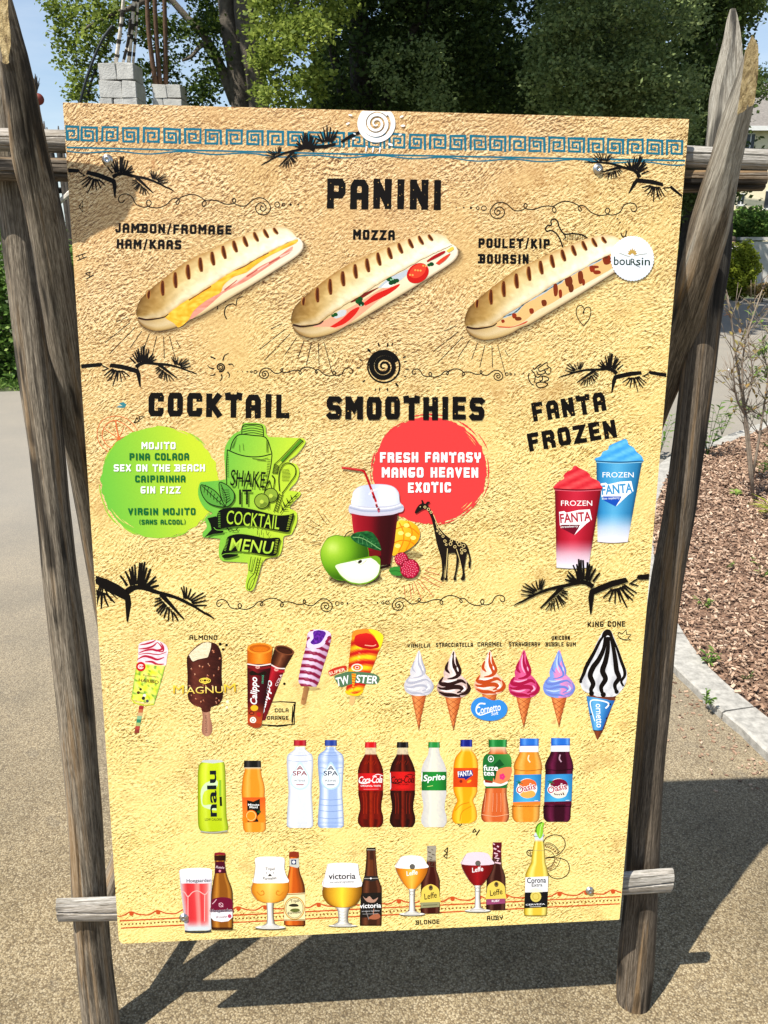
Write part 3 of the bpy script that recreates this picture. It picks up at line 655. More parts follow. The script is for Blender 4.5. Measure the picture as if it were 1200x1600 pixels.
# ------------------------------------------------------------------ the easel stand with its menu panel
BL = Vector((-.516574, 1.209599, .304268)); BRc = Vector((.480698, 1.282123, .290584)); TLc = Vector((-.497066, 1.375194, 1.805829)); TRc = Vector((.500207, 1.447718, 1.792145))
E1 = (BRc - BL).normalized(); NRM = E1.cross(TLc - BL).normalized()
if NRM.y > 0: NRM = -NRM
E2 = NRM.cross(E1)
if E2.z < 0: E2 = -E2
STAND0 = Vector((0, 1.27, 0))
stand = empty('menu_stand', STAND0); tag(stand, 'rustic log easel carrying a large printed food and drinks menu panel', 'menu board')
def to_panel(px, py):
    r = ray(px, py); o = Vector((0, 0, CAM_H)); s = (BL - o).dot(NRM) / r.dot(NRM); p = o + r * s - BL
    return p.dot(E1), p.dot(E2)
PM = Matrix((( E1.x, E2.x, NRM.x, BL.x), (E1.y, E2.y, NRM.y, BL.y), (E1.z, E2.z, NRM.z, BL.z), (0, 0, 0, 1)))
def on_slope(px, py, a, b):
    r = ray(px, py); s = (a + b * CAM_H) / (r.y - b * r.z); return Vector((0, 0, CAM_H)) + r * s, s
WOOD_C = wood_mat('dark_post_wood', (.022, .017, .012), (.07, .054, .038), (.15, .12, .09), .3, 3.0, bare=(1.60, 1.72))
WOOD_E = wood_mat('streaked_leg_wood', (.03, .023, .016), (.10, .076, .05), (.22, .175, .125), .75, 7.0, bare=(1.74, 1.88))
def log(name, stations, mat, a, b, seed=0, nseg=96, rings=130, tip=None, groove=(), cuts=(), squash=1.0, rough=1.0, foot=False, label=None, facet=0, knots=()):
    """stations: (py, left px, right px) measured along the log; axis lies on Y = a + b*z"""
    pts = []; rad = []
    for (py, x0, x1) in stations:
        p, s = on_slope((x0 + x1) / 2, py, a, b); pts.append(p); rad.append((x1 - x0) / 2 / FOC * s)
    if foot:
        d = (pts[-1] - pts[-3]).normalized(); q = pts[-1] + d * (pts[-1].z / -d.z + .01); pts.append(q); rad.append(rad[-1])
    return logpts(name, pts, rad, mat, seed, nseg, rings, tip, groove, cuts, squash, rough, label, facet, knots)
def logpts(name, pts, rad, mat, seed=0, nseg=56, rings=110, tip=None, groove=(), cuts=(), squash=1.0, rough=1.0, label=None, facet=0, knots=()):
    A, B = pts[0], pts[-1]; zax = (A - B).normalized()                 # local Z runs from foot to tip
    P = bez([tuple(p) for p in pts], rings); cum = [0]
    for i in range(1, len(pts)): cum.append(i)
    RR = np.interp(np.linspace(0, len(pts) - 1, rings), range(len(pts)), rad)
    # smooth radii
    for _ in range(3): RR[1:-1] = (RR[:-2] + RR[1:-1] * 2 + RR[2:]) / 4
    cdir = Vector((0, -1, 0)); cdir = (cdir - zax * cdir.dot(zax)).normalized(); side = cdir.cross(zax).normalized()
    M = Matrix(((side.x, cdir.x, zax.x, B.x), (side.y, cdir.y, zax.y, B.y), (side.z, cdir.z, zax.z, B.z), (0, 0, 0, 1))); Mi = M.inverted()
    V = []; F = []
    for i in range(rings):
        c = Mi @ Vector(P[i]); t = i / (rings - 1)
        for k in range(nseg):
            th = 2 * math.pi * k / nseg                               # th=0 towards the camera side
            r = RR[i]
            w = 1 + rough * (.05 * mnoise.noise(Vector((math.cos(th) * .8 + seed, math.sin(th) * .8, c.z * 3.2))) + .022 * mnoise.noise(Vector((math.cos(th) * 2.5, math.sin(th) * 2.5 + seed, c.z * 12))) + .014 * mnoise.noise(Vector((th * 5.5 * 1.0, seed, c.z * 5))))
            w += rough * .012 * math.cos(3 * th + seed + c.z * 1.5)
            if tip and t < tip[0]:                                     # whittled, four-sided point
                u = 1 - t / tip[0]; u = min(1, u * 3.5); n_ = tip[1]; ph = (th + tip[2]) % (2 * math.pi / n_) - math.pi / n_
                w *= (1 - u) + u * math.cos(math.pi / n_) / math.cos(ph) * 1.04
            for (g0, z0, z1, dep, wid) in groove:
                if z0 < t < z1:
                    dth = (th - g0 - .12 * math.sin(t * 23 + seed) + math.pi) % (2 * math.pi) - math.pi; w -= dep * math.exp(-(dth / wid) ** 2) * min(1, (t - z0) * 25, (z1 - t) * 25)
            for (kt, kth, ks, kh) in knots:
                dth = (th - kth + math.pi) % (2 * math.pi) - math.pi; w += kh * math.exp(-((dth * r) ** 2 + ((t - kt) * (A - B).length) ** 2) / ks ** 2)
            V.append((c.x + math.sin(th) * r * w, c.y + math.cos(th) * r * w * squash, c.z))
    for i in range(rings - 1):
        for k in range(nseg):
            k2 = (k + 1) % nseg; F.append((i * nseg + k, i * nseg + k2, (i + 1) * nseg + k2, (i + 1) * nseg + k))
    F.append(tuple(range(nseg))[::-1]); e = (rings - 1) * nseg; F.append(tuple(e + k for k in range(nseg)))
    me = bpy.data.meshes.new(name); me.from_pydata(V, [], F); bm_ = bmesh.new(); bm_.from_mesh(me)
    bmesh.ops.recalc_face_normals(bm_, faces=bm_.faces[:])
    for f in bm_.faces: f.smooth = len(f.verts) == 4
    for e_ in bm_.edges:
        if len(e_.link_faces) == 2 and e_.calc_face_angle(0) > .30: e_.smooth = False
    for (pw, nw, mi) in cuts:                                         # plane through world point, removes the side nw points to
        pl = Mi @ pw; nl = (Mi.to_3x3() @ nw).normalized()
        res = bmesh.ops.bisect_plane(bm_, geom=bm_.verts[:] + bm_.edges[:] + bm_.faces[:], plane_co=pl, plane_no=nl, clear_outer=True)
        ed = [g_ for g_ in res['geom_cut'] if isinstance(g_, bmesh.types.BMEdge)]
        r2 = bmesh.ops.holes_fill(bm_, edges=ed, sides=0)
        for f in r2['faces']: f.material_index = mi; f.smooth = False
    bm_.to_mesh(me); bm_.free(); me.materials.append(mat); me.materials.append(FRESH); me.materials.append(mat)
    o = bpy.data.objects.new(name, me); COL.objects.link(o); o.parent = stand; o.matrix_basis = Matrix.Translation(-STAND0) @ M
    if label: o['label'] = label
    return o
def cutat(py, px, a, b, p, tilt, depth, mi=1):
    c, s_ = on_slope(px, py, a, b); ax = Vector((0, b, 1)).normalized(); p = Vector(p); p = (p - ax * p.dot(ax)).normalized()
    return (c + p * depth, (p + ax * tilt).normalized(), mi)
# front posts (lean back a little, as the panel does)
SR = 1.0
log('post', [(14, 1141, 1149), (32, 1136, 1153), (60, 1131, 1157), (100, 1121, 1160), (150, 1109, 1162), (200, 1106, 1160), (260, 1101, 1155), (330, 1093, 1144), (400, 1087, 1140), (478, 1076, 1128), (562, 1066, 1118), (650, 1057, 1106), (700, 1051, 1099), (800, 1038, 1085), (900, 1019, 1067), (1000, 1006, 1054), (1100, 997, 1046), (1200, 988, 1036), (1300, 981, 1030), (1400, 976, 1026), (1500, 967, 1021), (1560, 964, 1015), (1590, 966, 1009)], WOOD_C, 1.344, .118, seed=2.3, tip=(.24, 4, math.pi / 4 + .15), groove=((.55, .45, .86, .10, .09), (-.3, .05, .3, .05, .07)), label='dark grey front post with a whittled point', knots=((.58, .2, .02, .05),))
log('post', [(-20, -46, -28), (50, -34, 16), (120, -24, 30), (200, -14, 38), (300, -4, 48), (350, 2, 52), (400, 8, 58), (500, 20, 74), (600, 32, 88), (700, 47, 99), (800, 58, 109), (900, 68, 121), (1000, 79, 134), (1100, 90, 144), (1200, 100, 152), (1300, 108, 160), (1400, 113, 165), (1500, 121, 173), (1600, 131, 186), (1640, 135, 190)], WOOD_L, 1.252, .120, seed=5.1, tip=(.14, 4, .6), groove=((.1, .30, .62, .07, .07), (.2, .66, .92, .10, .06), (-.5, .1, .5, .03, .06)), foot=True, label='grey front post on the left with long drying cracks', knots=((.3, .1, .02, .06), (.68, .5, .03, .05)))
# back legs: tips lean towards the viewer over the rails
fa = at(5, 60, 1.24); 
log('leg', [(-120, -24, 0), (-60, -19, 10), (0, -15, 20), (50, -6, 33), (100, 3, 45), (155, 11, 57), (247, 20, 76), (338, 43, 97), (400, 53, 108), (500, 69, 125), (600, 86, 140), (700, 103, 151), (800, 121, 165), (900, 139, 184)], WOOD_L, 1.338 + .30 * 1.72, -.30, seed=8.7, groove=((.55, .2, .45, .06, .06), (-.15, .3, .7, .04, .05)), foot=True, tip=(.26, 5, .3),
    cuts=(cutat(50, 10, 1.338 + .30 * 1.72, -.30, (-.18, -.95, 0), .22, .012), cutat(0, 0, 1.338 + .30 * 1.72, -.30, (.9, .1, 0), .18, .016, 2)), label='left back leg with a slanted pale cut near its top', knots=((.28, .5, .02, .10), (.42, .05, .015, .07)))
log('leg', [(56, 1172, 1187), (80, 1165, 1188), (110, 1155, 1187), (150, 1140, 1180), (200, 1123, 1169), (250, 1109, 1159), (300, 1093, 1149), (350, 1078, 1140), (400, 1067, 1126), (450, 1056, 1112), (500, 1045, 1097), (560, 1030, 1078), (640, 1003, 1044), (700, 985, 1022)], WOOD_E, 1.405 + .4 * 1.707, -.4, seed=12.4, groove=((-.3, .15, .55, .07, .06), (.7, .05, .3, .05, .06)), foot=True, tip=(.42, 5, .9),
    cuts=(cutat(100, 1172, 1.405 + .4 * 1.707, -.4, (.12, -1, 0), .26, .002),), label='right back leg with a rough yellow cut at its tip')
# rails
def rail(name, L, Rr, z_shift, mat, seed, hr, dr, groove=(), label=None, endcuts=()):
    pts = [L.lerp(Rr, i / 5) + Vector((0, 0, .004 * math.sin(i * 2 + seed))) for i in range(6)]
    return logpts(name, pts[::-1], [hr * (1 + .06 * math.sin(i * 3 + seed)) for i in range(6)], mat, seed, 110, 90, None, groove, endcuts, dr / hr, 1.3, label)
rail('rail', at(-70, 220, 1.400), at(1198, 247, 1.484), 0, WOOD_W, 1.0, .0175, .016, ((.25, -1, 2, .14, .05), (-.6, -1, 2, .08, .04)), 'upper split log rail, bleached silver')
rail('rail', at(-66, 259, 1.397), at(1192, 286, 1.481), 0, WOOD_D, 4.0, .0185, .016, ((-.4, -1, 2, .2, .10), (.5, -1, 2, .1, .04)), 'darker split log rail just under the upper one')
rail('rail', at(91, 1423, 1.246), at(1049, 1375, 1.326), 0, WOOD_W, 9.0, .0285, .012, ((.05, -1, 2, .6, .05), (-.7, -1, 2, .12, .03), (.8, -1, 2, .1, .03)), 'bottom rail, bleached log with a deep split')
# slim brace between the back legs near the ground, seen behind the left post
b0 = at(150, 1440, 1.33); b1 = at(205, 1290, 1.52); logpts('brace', [b1 + (b1 - b0) * 1.2, b1, b0, b0 - (b1 - b0) * .2], [.018, .018, .019, .019], WOOD_L, 3.3, 28, 40)
b0 = at(1006, 1440, 1.40); b1 = at(940, 1300, 1.60); logpts('brace', [b1 + (b1 - b0) * 1.0, b1, b0, b0 - (b1 - b0) * .1], [.018, .018, .019, .019], WOOD_L, 6.3, 28, 40)
# ---- panel
def sand_mat():
    m, nt, n, l, bs = newmat('printed_sand_wall')
    tc = n.new('ShaderNodeTexCoord'); sep = n.new('ShaderNodeSeparateXYZ'); l.new(tc.outputs['Object'], sep.inputs[0])
    wob = n.new('ShaderNodeTexNoise'); wob.inputs['Scale'].default_value = 7; l.new(tc.outputs['Object'], wob.inputs['Vector'])
    va = n.new('ShaderNodeVectorMath'); va.operation = 'MULTIPLY_ADD'; l.new(wob.outputs['Color'], va.inputs[0]); va.inputs[1].default_value = (.05, .05, 0); l.new(tc.outputs['Object'], va.inputs[2])
    def grain(off, sc, det=5, st=.6, rg=.62):
        mp = n.new('ShaderNodeMapping'); mp.inputs['Location'].default_value = off; mp.inputs['Rotation'].default_value = (0, 0, R(-36)); l.new(va.outputs[0], mp.inputs['Vector'])
        m2 = n.new('ShaderNodeMapping'); m2.inputs['Scale'].default_value = (sc * st, sc, 1); l.new(mp.outputs[0], m2.inputs['Vector'])
        return noise(n, l, m2.outputs[0], 1, det, rg)
    d = (.0005, .0008, 0)
    rel = math_n(n, l, 'SUBTRACT', grain((0, 0, 0), 230), grain(d, 230))
    rel2 = math_n(n, l, 'SUBTRACT', grain((.3, .2, 0), 30, 3), grain((.3 + .004, .2 + .005, 0), 30, 3))
    rel3 = math_n(n, l, 'SUBTRACT', grain((.7, .1, 0), 9, 3), grain((.7 + .012, .1 + .014, 0), 9, 3))
    v = math_n(n, l, 'ADD', math_n(n, l, 'MULTIPLY', rel, 5.6), math_n(n, l, 'ADD', math_n(n, l, 'MULTIPLY', rel2, .55), math_n(n, l, 'MULTIPLY', rel3, .7)))
    fine = math_n(n, l, 'MULTIPLY', math_n(n, l, 'SUBTRACT', grain((.5, .9, 0), 260, 4, .6, .85), .5), 3.4)
    v = math_n(n, l, 'ADD', v, fine)
    amp = n.new('ShaderNodeMapRange'); amp.inputs[1].default_value = .35; amp.inputs[2].default_value = .68; amp.inputs[3].default_value = .3; amp.inputs[4].default_value = 1.55
    l.new(noise(n, l, tc.outputs['Object'], 6.5, 4, .6), amp.inputs[0]); v = math_n(n, l, 'MULTIPLY', v, amp.outputs[0])
    v = math_n(n, l, 'ADD', v, math_n(n, l, 'SUBTRACT', .66, math_n(n, l, 'MULTIPLY', sep.outputs[1], .07)), True)
    top = ramp(n, [(0, lin((104, 72, 44))), (.3, lin((172, 130, 82))), (.55, lin((212, 170, 114))), (.85, lin((242, 206, 148))), (1, lin((254, 228, 178)))]); l.new(v, top.inputs[0])
    mid = ramp(n, [(0, lin((102, 70, 32))), (.24, lin((176, 134, 68))), (.5, lin((226, 192, 118))), (.78, lin((247, 222, 150))), (1, lin((255, 240, 176)))]); l.new(v, mid.inputs[0])
    bot = ramp(n, [(0, lin((108, 74, 26))), (.24, lin((190, 148, 66))), (.46, lin((238, 208, 122))), (.75, lin((252, 230, 150))), (1, lin((255, 240, 164)))]); l.new(v, bot.inputs[0])
    big = noise(n, l, tc.outputs['Object'], 2.6, 3, .5)
    yy = math_n(n, l, 'ADD', sep.outputs[1], math_n(n, l, 'MULTIPLY', math_n(n, l, 'SUBTRACT', big, .5), .9))
    yy = math_n(n, l, 'SUBTRACT', yy, math_n(n, l, 'MULTIPLY', sep.outputs[0], .30))
    a = n.new('ShaderNodeMapRange'); a.inputs[1].default_value = .75; a.inputs[2].default_value = 1.3; l.new(yy, a.inputs[0])
    b = n.new('ShaderNodeMapRange'); b.inputs[1].default_value = .15; b.inputs[2].default_value = .9; l.new(yy, b.inputs[0])
    c = mixc(n, l, a.outputs[0], mixc(n, l, b.outputs[0], bot.outputs[0], mid.outputs[0]), top.outputs[0])
    pat = noise(n, l, tc.outputs['Object'], 9, 7, .75); pr = ramp(n, [(.55, 0.0), (.70, 1.0)]); l.new(pat, pr.inputs[0])
    c = mixc(n, l, math_n(n, l, 'MULTIPLY', pr.outputs[0], .5), c, lin((176, 124, 62)), 'MIX')
    sp = noise(n, l, tc.outputs['Object'], 60, 2, .5); sr = ramp(n, [(.70, 0.0), (.76, 1.0)]); l.new(sp, sr.inputs[0])
    c = mixc(n, l, math_n(n, l, 'MULTIPLY', sr.outputs[0], .45), c, lin((170, 98, 48)))
    # smaller, calmer grain overall brightness
    l.new(mixc(n, l, 1.0, c, (PRINT_K, PRINT_K, PRINT_K), 'MULTIPLY'), bs.inputs['Base Color']); bs.inputs['Roughness'].default_value = .42; bs.inputs['Specular IOR Level'].default_value = .35
    return m
PRINT_K = 0.84
SAND = sand_mat()
cr = {}
W1 = 1.0; corners = [to_panel(98, 160), to_panel(1077, 186), to_panel(968, 1437), to_panel(186, 1475)]   # TL TR BR BL
def rcorner(c, a, b, r, n=6):
    c = Vector(c); a = (Vector(a) - c).normalized(); b = (Vector(b) - c).normalized(); out = []
    for i in range(n + 1):
        t = i / n * math.pi / 2; out.append(c + a * r * (1 - math.sin(t)) + b * r * (1 - math.cos(t)))
    return out
TLp, TRp, BRp, BLp = corners
outl = rcorner(BLp, TLp, BRp, .012) + rcorner(BRp, BLp, TRp, .003) + rcorner(TRp, BRp, TLp, .0015) + rcorner(TLp, TRp, BLp, .0015)
me = bpy.data.meshes.new('panel'); N_ = len(outl)
me.from_pydata([(p.x, p.y, 0) for p in outl] + [(p.x, p.y, -.0045) for p in outl], [], [tuple(range(N_)), tuple(range(2 * N_ - 1, N_ - 1, -1))] + [(i, i + N_, (i + 1) % N_ + N_, (i + 1) % N_) for i in range(N_)])
me.materials.append(SAND); me.materials.append(WHITEP)
for p in me.polygons: p.material_index = 0 if p.index == 0 else 1
bm_ = bmesh.new(); bm_.from_mesh(me); bmesh.ops.recalc_face_normals(bm_, faces=bm_.faces[:]); bm_.to_mesh(me); bm_.free()
panel = bpy.data.objects.new('panel', me); COL.objects.link(panel); panel.parent = stand; panel.matrix_basis = Matrix.Translation(-STAND0) @ PM
for (bx, by) in ((168, 250), (934, 264), (287, 1433), (921, 1391)):
    x, y = to_panel(bx, by); m = MB(); prof = [(.0085, 0.0006), (.0085, .0016), (.0062, .0019), (.006, .0036), (.0050, .0046), (.0028, .0050), (.0024, .0036), (0, .0034)]
    for (r, z) in prof:
        for k in range(20): m.v.append(Vector((x + r * math.cos(k * math.pi / 10), y + r * math.sin(k * math.pi / 10), z)))
    for i in range(len(prof) - 1):
        for k in range(20): m.f.append([i * 20 + k, i * 20 + (k + 1) % 20, (i + 1) * 20 + (k + 1) % 20, (i + 1) * 20 + k])
    o = m.build('bolt', STEEL, panel, True)
    m = MB(); m.tube([(x, y, .003), (x, y, .0051)], .0017, 6); m.build('bolt_socket', STEEL_D, panel) if False else None
# ------------------------------------------------------------------ printed artwork on the panel (thin sheets, each its own part)
def print_mat():
    m, nt, n, l, bs = newmat('printed_ink')
    a = n.new('ShaderNodeAttribute'); a.attribute_name = 'ink'
    nz = noise(n, l, coords(n, l), 420, 2, .5); mr = n.new('ShaderNodeMapRange'); mr.inputs[3].default_value = .93; mr.inputs[4].default_value = 1.07; l.new(nz, mr.inputs[0])
    l.new(mixc(n, l, 1.0, a.outputs['Color'], mr.outputs[0], 'MULTIPLY'), bs.inputs['Base Color']); l.new(a.outputs['Alpha'], bs.inputs['Alpha'])
    bs.inputs['Roughness'].default_value = .5; bs.inputs['Specular IOR Level'].default_value = .14
    return m
INK = print_mat()
LV = 1.2e-5
BLACK = (22, 16, 12)
class Pm:
    """maps coordinates of an enlarged crop to photo pixels"""
    def __init__(s, x0=0, y0=0, k=1.0): s.x0, s.y0, s.k = x0, y0, k
    def __call__(s, pts): return [(s.x0 + x / s.k, s.y0 + y / s.k) for x, y in pts]
    def p(s, x, y): return (s.x0 + x / s.k, s.y0 + y / s.k)
def mixrgb(a, b, t): t = min(max(t, 0), 1); return tuple(a[i] * (1 - t) + b[i] * t for i in range(len(a)))
def hramp(stops):
    def f(t):
        for i in range(len(stops) - 1):
            if t <= stops[i + 1][0]: return mixrgb(stops[i][1], stops[i + 1][1], (t - stops[i][0]) / max(1e-6, stops[i + 1][0] - stops[i][0]))
        return stops[-1][1]
    return f
def smooth(pts, m=None, closed=False):
    if m is None: m = len(pts) * 4
    if closed:
        q = [tuple(p) for p in bez([pts[-1]] + list(pts) + [pts[0], pts[1]], (len(pts) + 3) * 4)]
        k = len(q); a = int(round(k / (len(pts) + 2))); return q[a:k - a]
    return [tuple(p) for p in bez(pts, m)]
def closed_smooth(pts, per=4):
    n = len(pts); out = []
    for i in range(n):
        a, b, c, d = [np.array(pts[(i + j) % n], float) for j in (-1, 0, 1, 2)]
        for k in range(per):
            t = k / per; out.append(tuple(.5 * ((2 * b) + (-a + c) * t + (2 * a - 5 * b + 4 * c - d) * t * t + (-a + 3 * b - 3 * c + d) * t ** 3)))
    return out
def ell(cx, cy, rx, ry=None, n=28, a0=0, a1=360, rot=0):
    ry = ry or rx; o = []
    for i in range(n + (0 if a1 - a0 == 360 else 1)):
        t = R(a0 + (a1 - a0) * i / n); x = rx * math.cos(t); y = ry * math.sin(t); c, s_ = math.cos(R(rot)), math.sin(R(rot))
        o.append((cx + x * c - y * s_, cy + x * s_ + y * c))
    return o
def inside_px(x, y): return True
def clampp(X, Y):
    t = min(max(Y / 1.5, 0), 1); xl = BLp[0] + (TLp[0] - BLp[0]) * t + .0012; xr = BRp[0] + (TRp[0] - BRp[0]) * t - .0012
    X = min(max(X, xl), xr); u = (X - xl) / (xr - xl); yb = BLp[1] + (BRp[1] - BLp[1]) * u + .001; yt = TLp[1] + (TRp[1] - TLp[1]) * u - .001
    return X, min(max(Y, yb), yt)
class Art:
    def __init__(s, base=0): s.v = []; s.l = []; s.c = []; s.f = []; s.lv = base
    def _add(s, pts, faces, cols, lv=None):
        b = len(s.v); s.v += list(pts); s.c += cols; s.l += [s.lv if lv is None else lv] * len(pts); s.f += [tuple(b + i for i in f) for f in faces]
    def poly(s, pts, col):
        """filled outline; col is a colour or a function of (x, y)"""
        s.lv += 1; fc = tessellate_polygon([[Vector((x, y, 0)) for x, y in pts]])
        cols = [col(x, y) if callable(col) else col for x, y in pts]; s._add(pts, fc, cols); return s
    def grad(s, pts, fn, step=3.0):
        """filled outline cut into horizontal bands so that colour can vary inside"""
        s.lv += 1
        ys = [p[1] for p in pts]; y0, y1 = min(ys), max(ys); n = max(2, int((y1 - y0) / step)); n_ = len(pts)
        def span(y):
            xs = []
            for i in range(n_):
                (xa, ya), (xb, yb) = pts[i], pts[(i + 1) % n_]
                if (ya > y) != (yb > y): xs.append(xa + (y - ya) * (xb - xa) / (yb - ya))
            return (min(xs), max(xs)) if xs else None
        rows = []
        for j in range(n + 1):
            y = y0 + (y1 - y0) * (j / n * .998 + .001); sp = span(y)
            if sp: rows.append((y, sp))
        s.rows([((a, y), (b, y)) for y, (a, b) in rows], lambda u, t, x, y: fn(x, y), 10); return s
    def rows(s, R_, fn, nc=10):
        s.lv += 1; pts = []; cols = []; n = len(R_)
        for i, (a, b) in enumerate(R_):
            for k in range(nc + 1):
                t = k / nc; x = a[0] + (b[0] - a[0]) * t; y = a[1] + (b[1] - a[1]) * t; pts.append((x, y)); cols.append(fn(i / (n - 1), t, x, y))
        fc = [(i * (nc + 1) + k, (i + 1) * (nc + 1) + k, (i + 1) * (nc + 1) + k + 1, i * (nc + 1) + k + 1) for i in range(n - 1) for k in range(nc)]
        s._add(pts, fc, cols); return s
    def strip(s, A, B, fn, m=40, nc=6):
        A = resample(A, m); B = resample(B, m); s.rows(list(zip(A, B)), fn, nc); return s
    def line(s, pts, w, col, sm=0, w1=None, rough=0, wf=None):
        if sm: pts = smooth(pts, sm)
        q = [pts[0]]
        for p in pts[1:]:
            if abs(p[0] - q[-1][0]) + abs(p[1] - q[-1][1]) > .05: q.append(p)
        pts = q; n = len(pts)
        if n < 2: return s
        s.lv += 1; P = []; 
        for i, p in enumerate(pts):
            a = pts[max(i - 1, 0)]; b = pts[min(i + 1, n - 1)]
            if 0 < i < n - 1:
                d1 = np.array(p) - a; d2 = np.array(b) - p; d1 = d1 / (np.linalg.norm(d1) + 1e-9); d2 = d2 / (np.linalg.norm(d2) + 1e-9); t = d1 + d2; nn = np.linalg.norm(t); t = t / nn if nn > .3 else d2; k = 1 / max(.55, nn / 2)
            else: t = np.array(b, float) - a; t = t / (np.linalg.norm(t) + 1e-9); k = 1
            f = i / (n - 1); ww = (w if w1 is None else w + (w1 - w) * f) if wf is None else wf(f)
            ww = ww * (1 + (random.uniform(-rough, rough) if rough else 0)); nx, ny = -t[1] * ww / 2 * k, t[0] * ww / 2 * k
            P += [(p[0] + nx, p[1] + ny), (p[0] - nx, p[1] - ny)]
        cs = [col if not callable(col) else col(*P[i]) for i in range(len(P))]
        b = len(s.v); s.v += P; s.c += cs; s.l += [s.lv + .5 * (i // 2) / n for i in range(len(P))]
        s.f += [(b + 2 * i, b + 2 * i + 1, b + 2 * i + 3, b + 2 * i + 2) for i in range(n - 1)]; return s
    def dot(s, x, y, r, col, ry=None, n=14, rot=0): return s.poly(ell(x, y, r, ry, n, rot=rot), col)
    def ring(s, x, y, r, w, col, ry=None, n=28, a0=0, a1=360, rot=0):
        return s.line(ell(x, y, r, ry, n, a0, a1 if a1 - a0 < 360 else a1 - .01, rot) + ([ell(x, y, r, ry, n, a0, a1, rot)[0]] if a1 - a0 >= 360 else []), w, col)
    def label(s, txt, a, b, h, col, shear=0, bold=0.0, arc=0, col2=None, spacing=1.0, vert=False):
        """ordinary lettering between baseline points a and b with cap height h (pixels)"""
        V, F, w = font_mesh(txt, shear, bold, spacing); s.lv += 1
        ux, uy = (b[0] - a[0]) / w, (b[1] - a[1]) / w; L = math.hypot(b[0] - a[0], b[1] - a[1]); nx, ny = (b[1] - a[1]) / L, -(b[0] - a[0]) / L
        pts = []; cols = []
        for (x, y) in V:
            t = x / w; dy = y / .72 * h + arc * (1 - (2 * t - 1) ** 2); pts.append((a[0] + ux * x + nx * dy, a[1] + uy * x + ny * dy)); cols.append(mixrgb(col, col2, y / .72) if col2 else col)
        s._add(pts, F, cols); return s
    def block(s, txt, a, b, h, col, rough=.05, h2=None, specks=0, tw=.25, speck_col=(214, 176, 112)):
        """the hand cut block lettering of the board"""
        tot = 0; adv = []
        for ch in txt: w = 0.34 if ch == ' ' else GW.get(ch, .62); adv.append((tot, w)); tot += w + (.16 if ch != ' ' else .16)
        tot -= .16; L = math.hypot(b[0] - a[0], b[1] - a[1]); sx = L / tot; d = ((b[0] - a[0]) / L, (b[1] - a[1]) / L); nrm = (d[1], -d[0]); h2 = h2 or h
        base = s.lv
        for i, ch in enumerate(txt):
            if ch == ' ': continue
            x0, w = adv[i]; hh = h + (h2 - h) * (x0 / tot); jy = random.uniform(-.02, .02) * hh; t = tw if ch not in 'I/()' else tw
            twx = min(t * hh, w * sx * (.40 if ch not in 'I' else .92))
            def tp(u, v, x0=x0, w=w, hh=hh, jy=jy):
                X = x0 * sx + twx / 2 + u * (w * sx - twx); Y = twx * .5 + v * (hh - twx) + jy; return (a[0] + d[0] * X + nrm[0] * Y, a[1] + d[1] * X + nrm[1] * Y)
            for k, st in enumerate(GLY[ch]):
                s.lv = base + k; P = [tp(u, v) for u, v in st]
                # square ends
                e0 = np.array(P[0]) - P[1]; e0 = e0 / (np.linalg.norm(e0) + 1e-9) * twx / 2; e1 = np.array(P[-1]) - P[-2]; e1 = e1 / (np.linalg.norm(e1) + 1e-9) * twx / 2
                if ch not in 'OD80' or k: P[0] = tuple(np.array(P[0]) + e0); P[-1] = tuple(np.array(P[-1]) + e1)
                else: P = P + [P[1]]
                Q = []
                for j in range(len(P) - 1):
                    ln = math.dist(P[j], P[j + 1]); m_ = max(1, int(ln / max(2.2, hh * .12)))
                    for q in range(m_): Q.append((P[j][0] + (P[j + 1][0] - P[j][0]) * q / m_, P[j][1] + (P[j + 1][1] - P[j][1]) * q / m_))
                Q.append(P[-1]); s.line(Q, twx * 1.0, col, rough=rough)
            if specks:
                s.lv = base + 7
                for _ in range(random.randint(1, specks)):
                    c = tp(random.choice([0, 1, random.random()]), random.random()); s.dot(c[0], c[1], random.uniform(.3, .9), speck_col, n=6); s.lv = base + 7
        s.lv = base + 8; return s
    def build(s, name, label=None, parent=None):
        verts = []; 
        for (x, y), l_ in zip(s.v, s.l):
            X, Y = to_panel(x, y); X, Y = clampp(X, Y); verts.append((X, Y, 1.6e-4 + l_ * LV))
        me = bpy.data.meshes.new(name); me.from_pydata(verts, [], s.f)
        a = me.attributes.new('ink', 'FLOAT_COLOR', 'POINT'); arr = np.array([lin(c) + ((c[3],) if len(c) > 3 else (1.0,)) for c in s.c], np.float32); arr[:, :3] = arr[:, :3] ** 1.14 * PRINT_K * 1.02; a.data.foreach_set('color', arr.reshape(-1))
        me.materials.append(INK)
        # make every sheet face outwards
        fl = [p.index for p in me.polygons if p.normal.z < 0]
        if fl:
            bm_ = bmesh.new(); bm_.from_mesh(me); bm_.faces.ensure_lookup_table(); bmesh.ops.reverse_faces(bm_, faces=[bm_.faces[i] for i in fl]); bm_.to_mesh(me); bm_.free()
        o = bpy.data.objects.new(name, me); COL.objects.link(o); o.parent = parent or panel
        if label: o['label'] = label
        return o
def resample(P, m):
    P = np.array(P, float); d = np.concatenate([[0], np.cumsum(np.linalg.norm(np.diff(P, axis=0), axis=1))]); t = np.linspace(0, d[-1], m)
    return [tuple(q) for q in np.stack([np.interp(t, d, P[:, 0]), np.interp(t, d, P[:, 1])], 1)]
_fc = {}
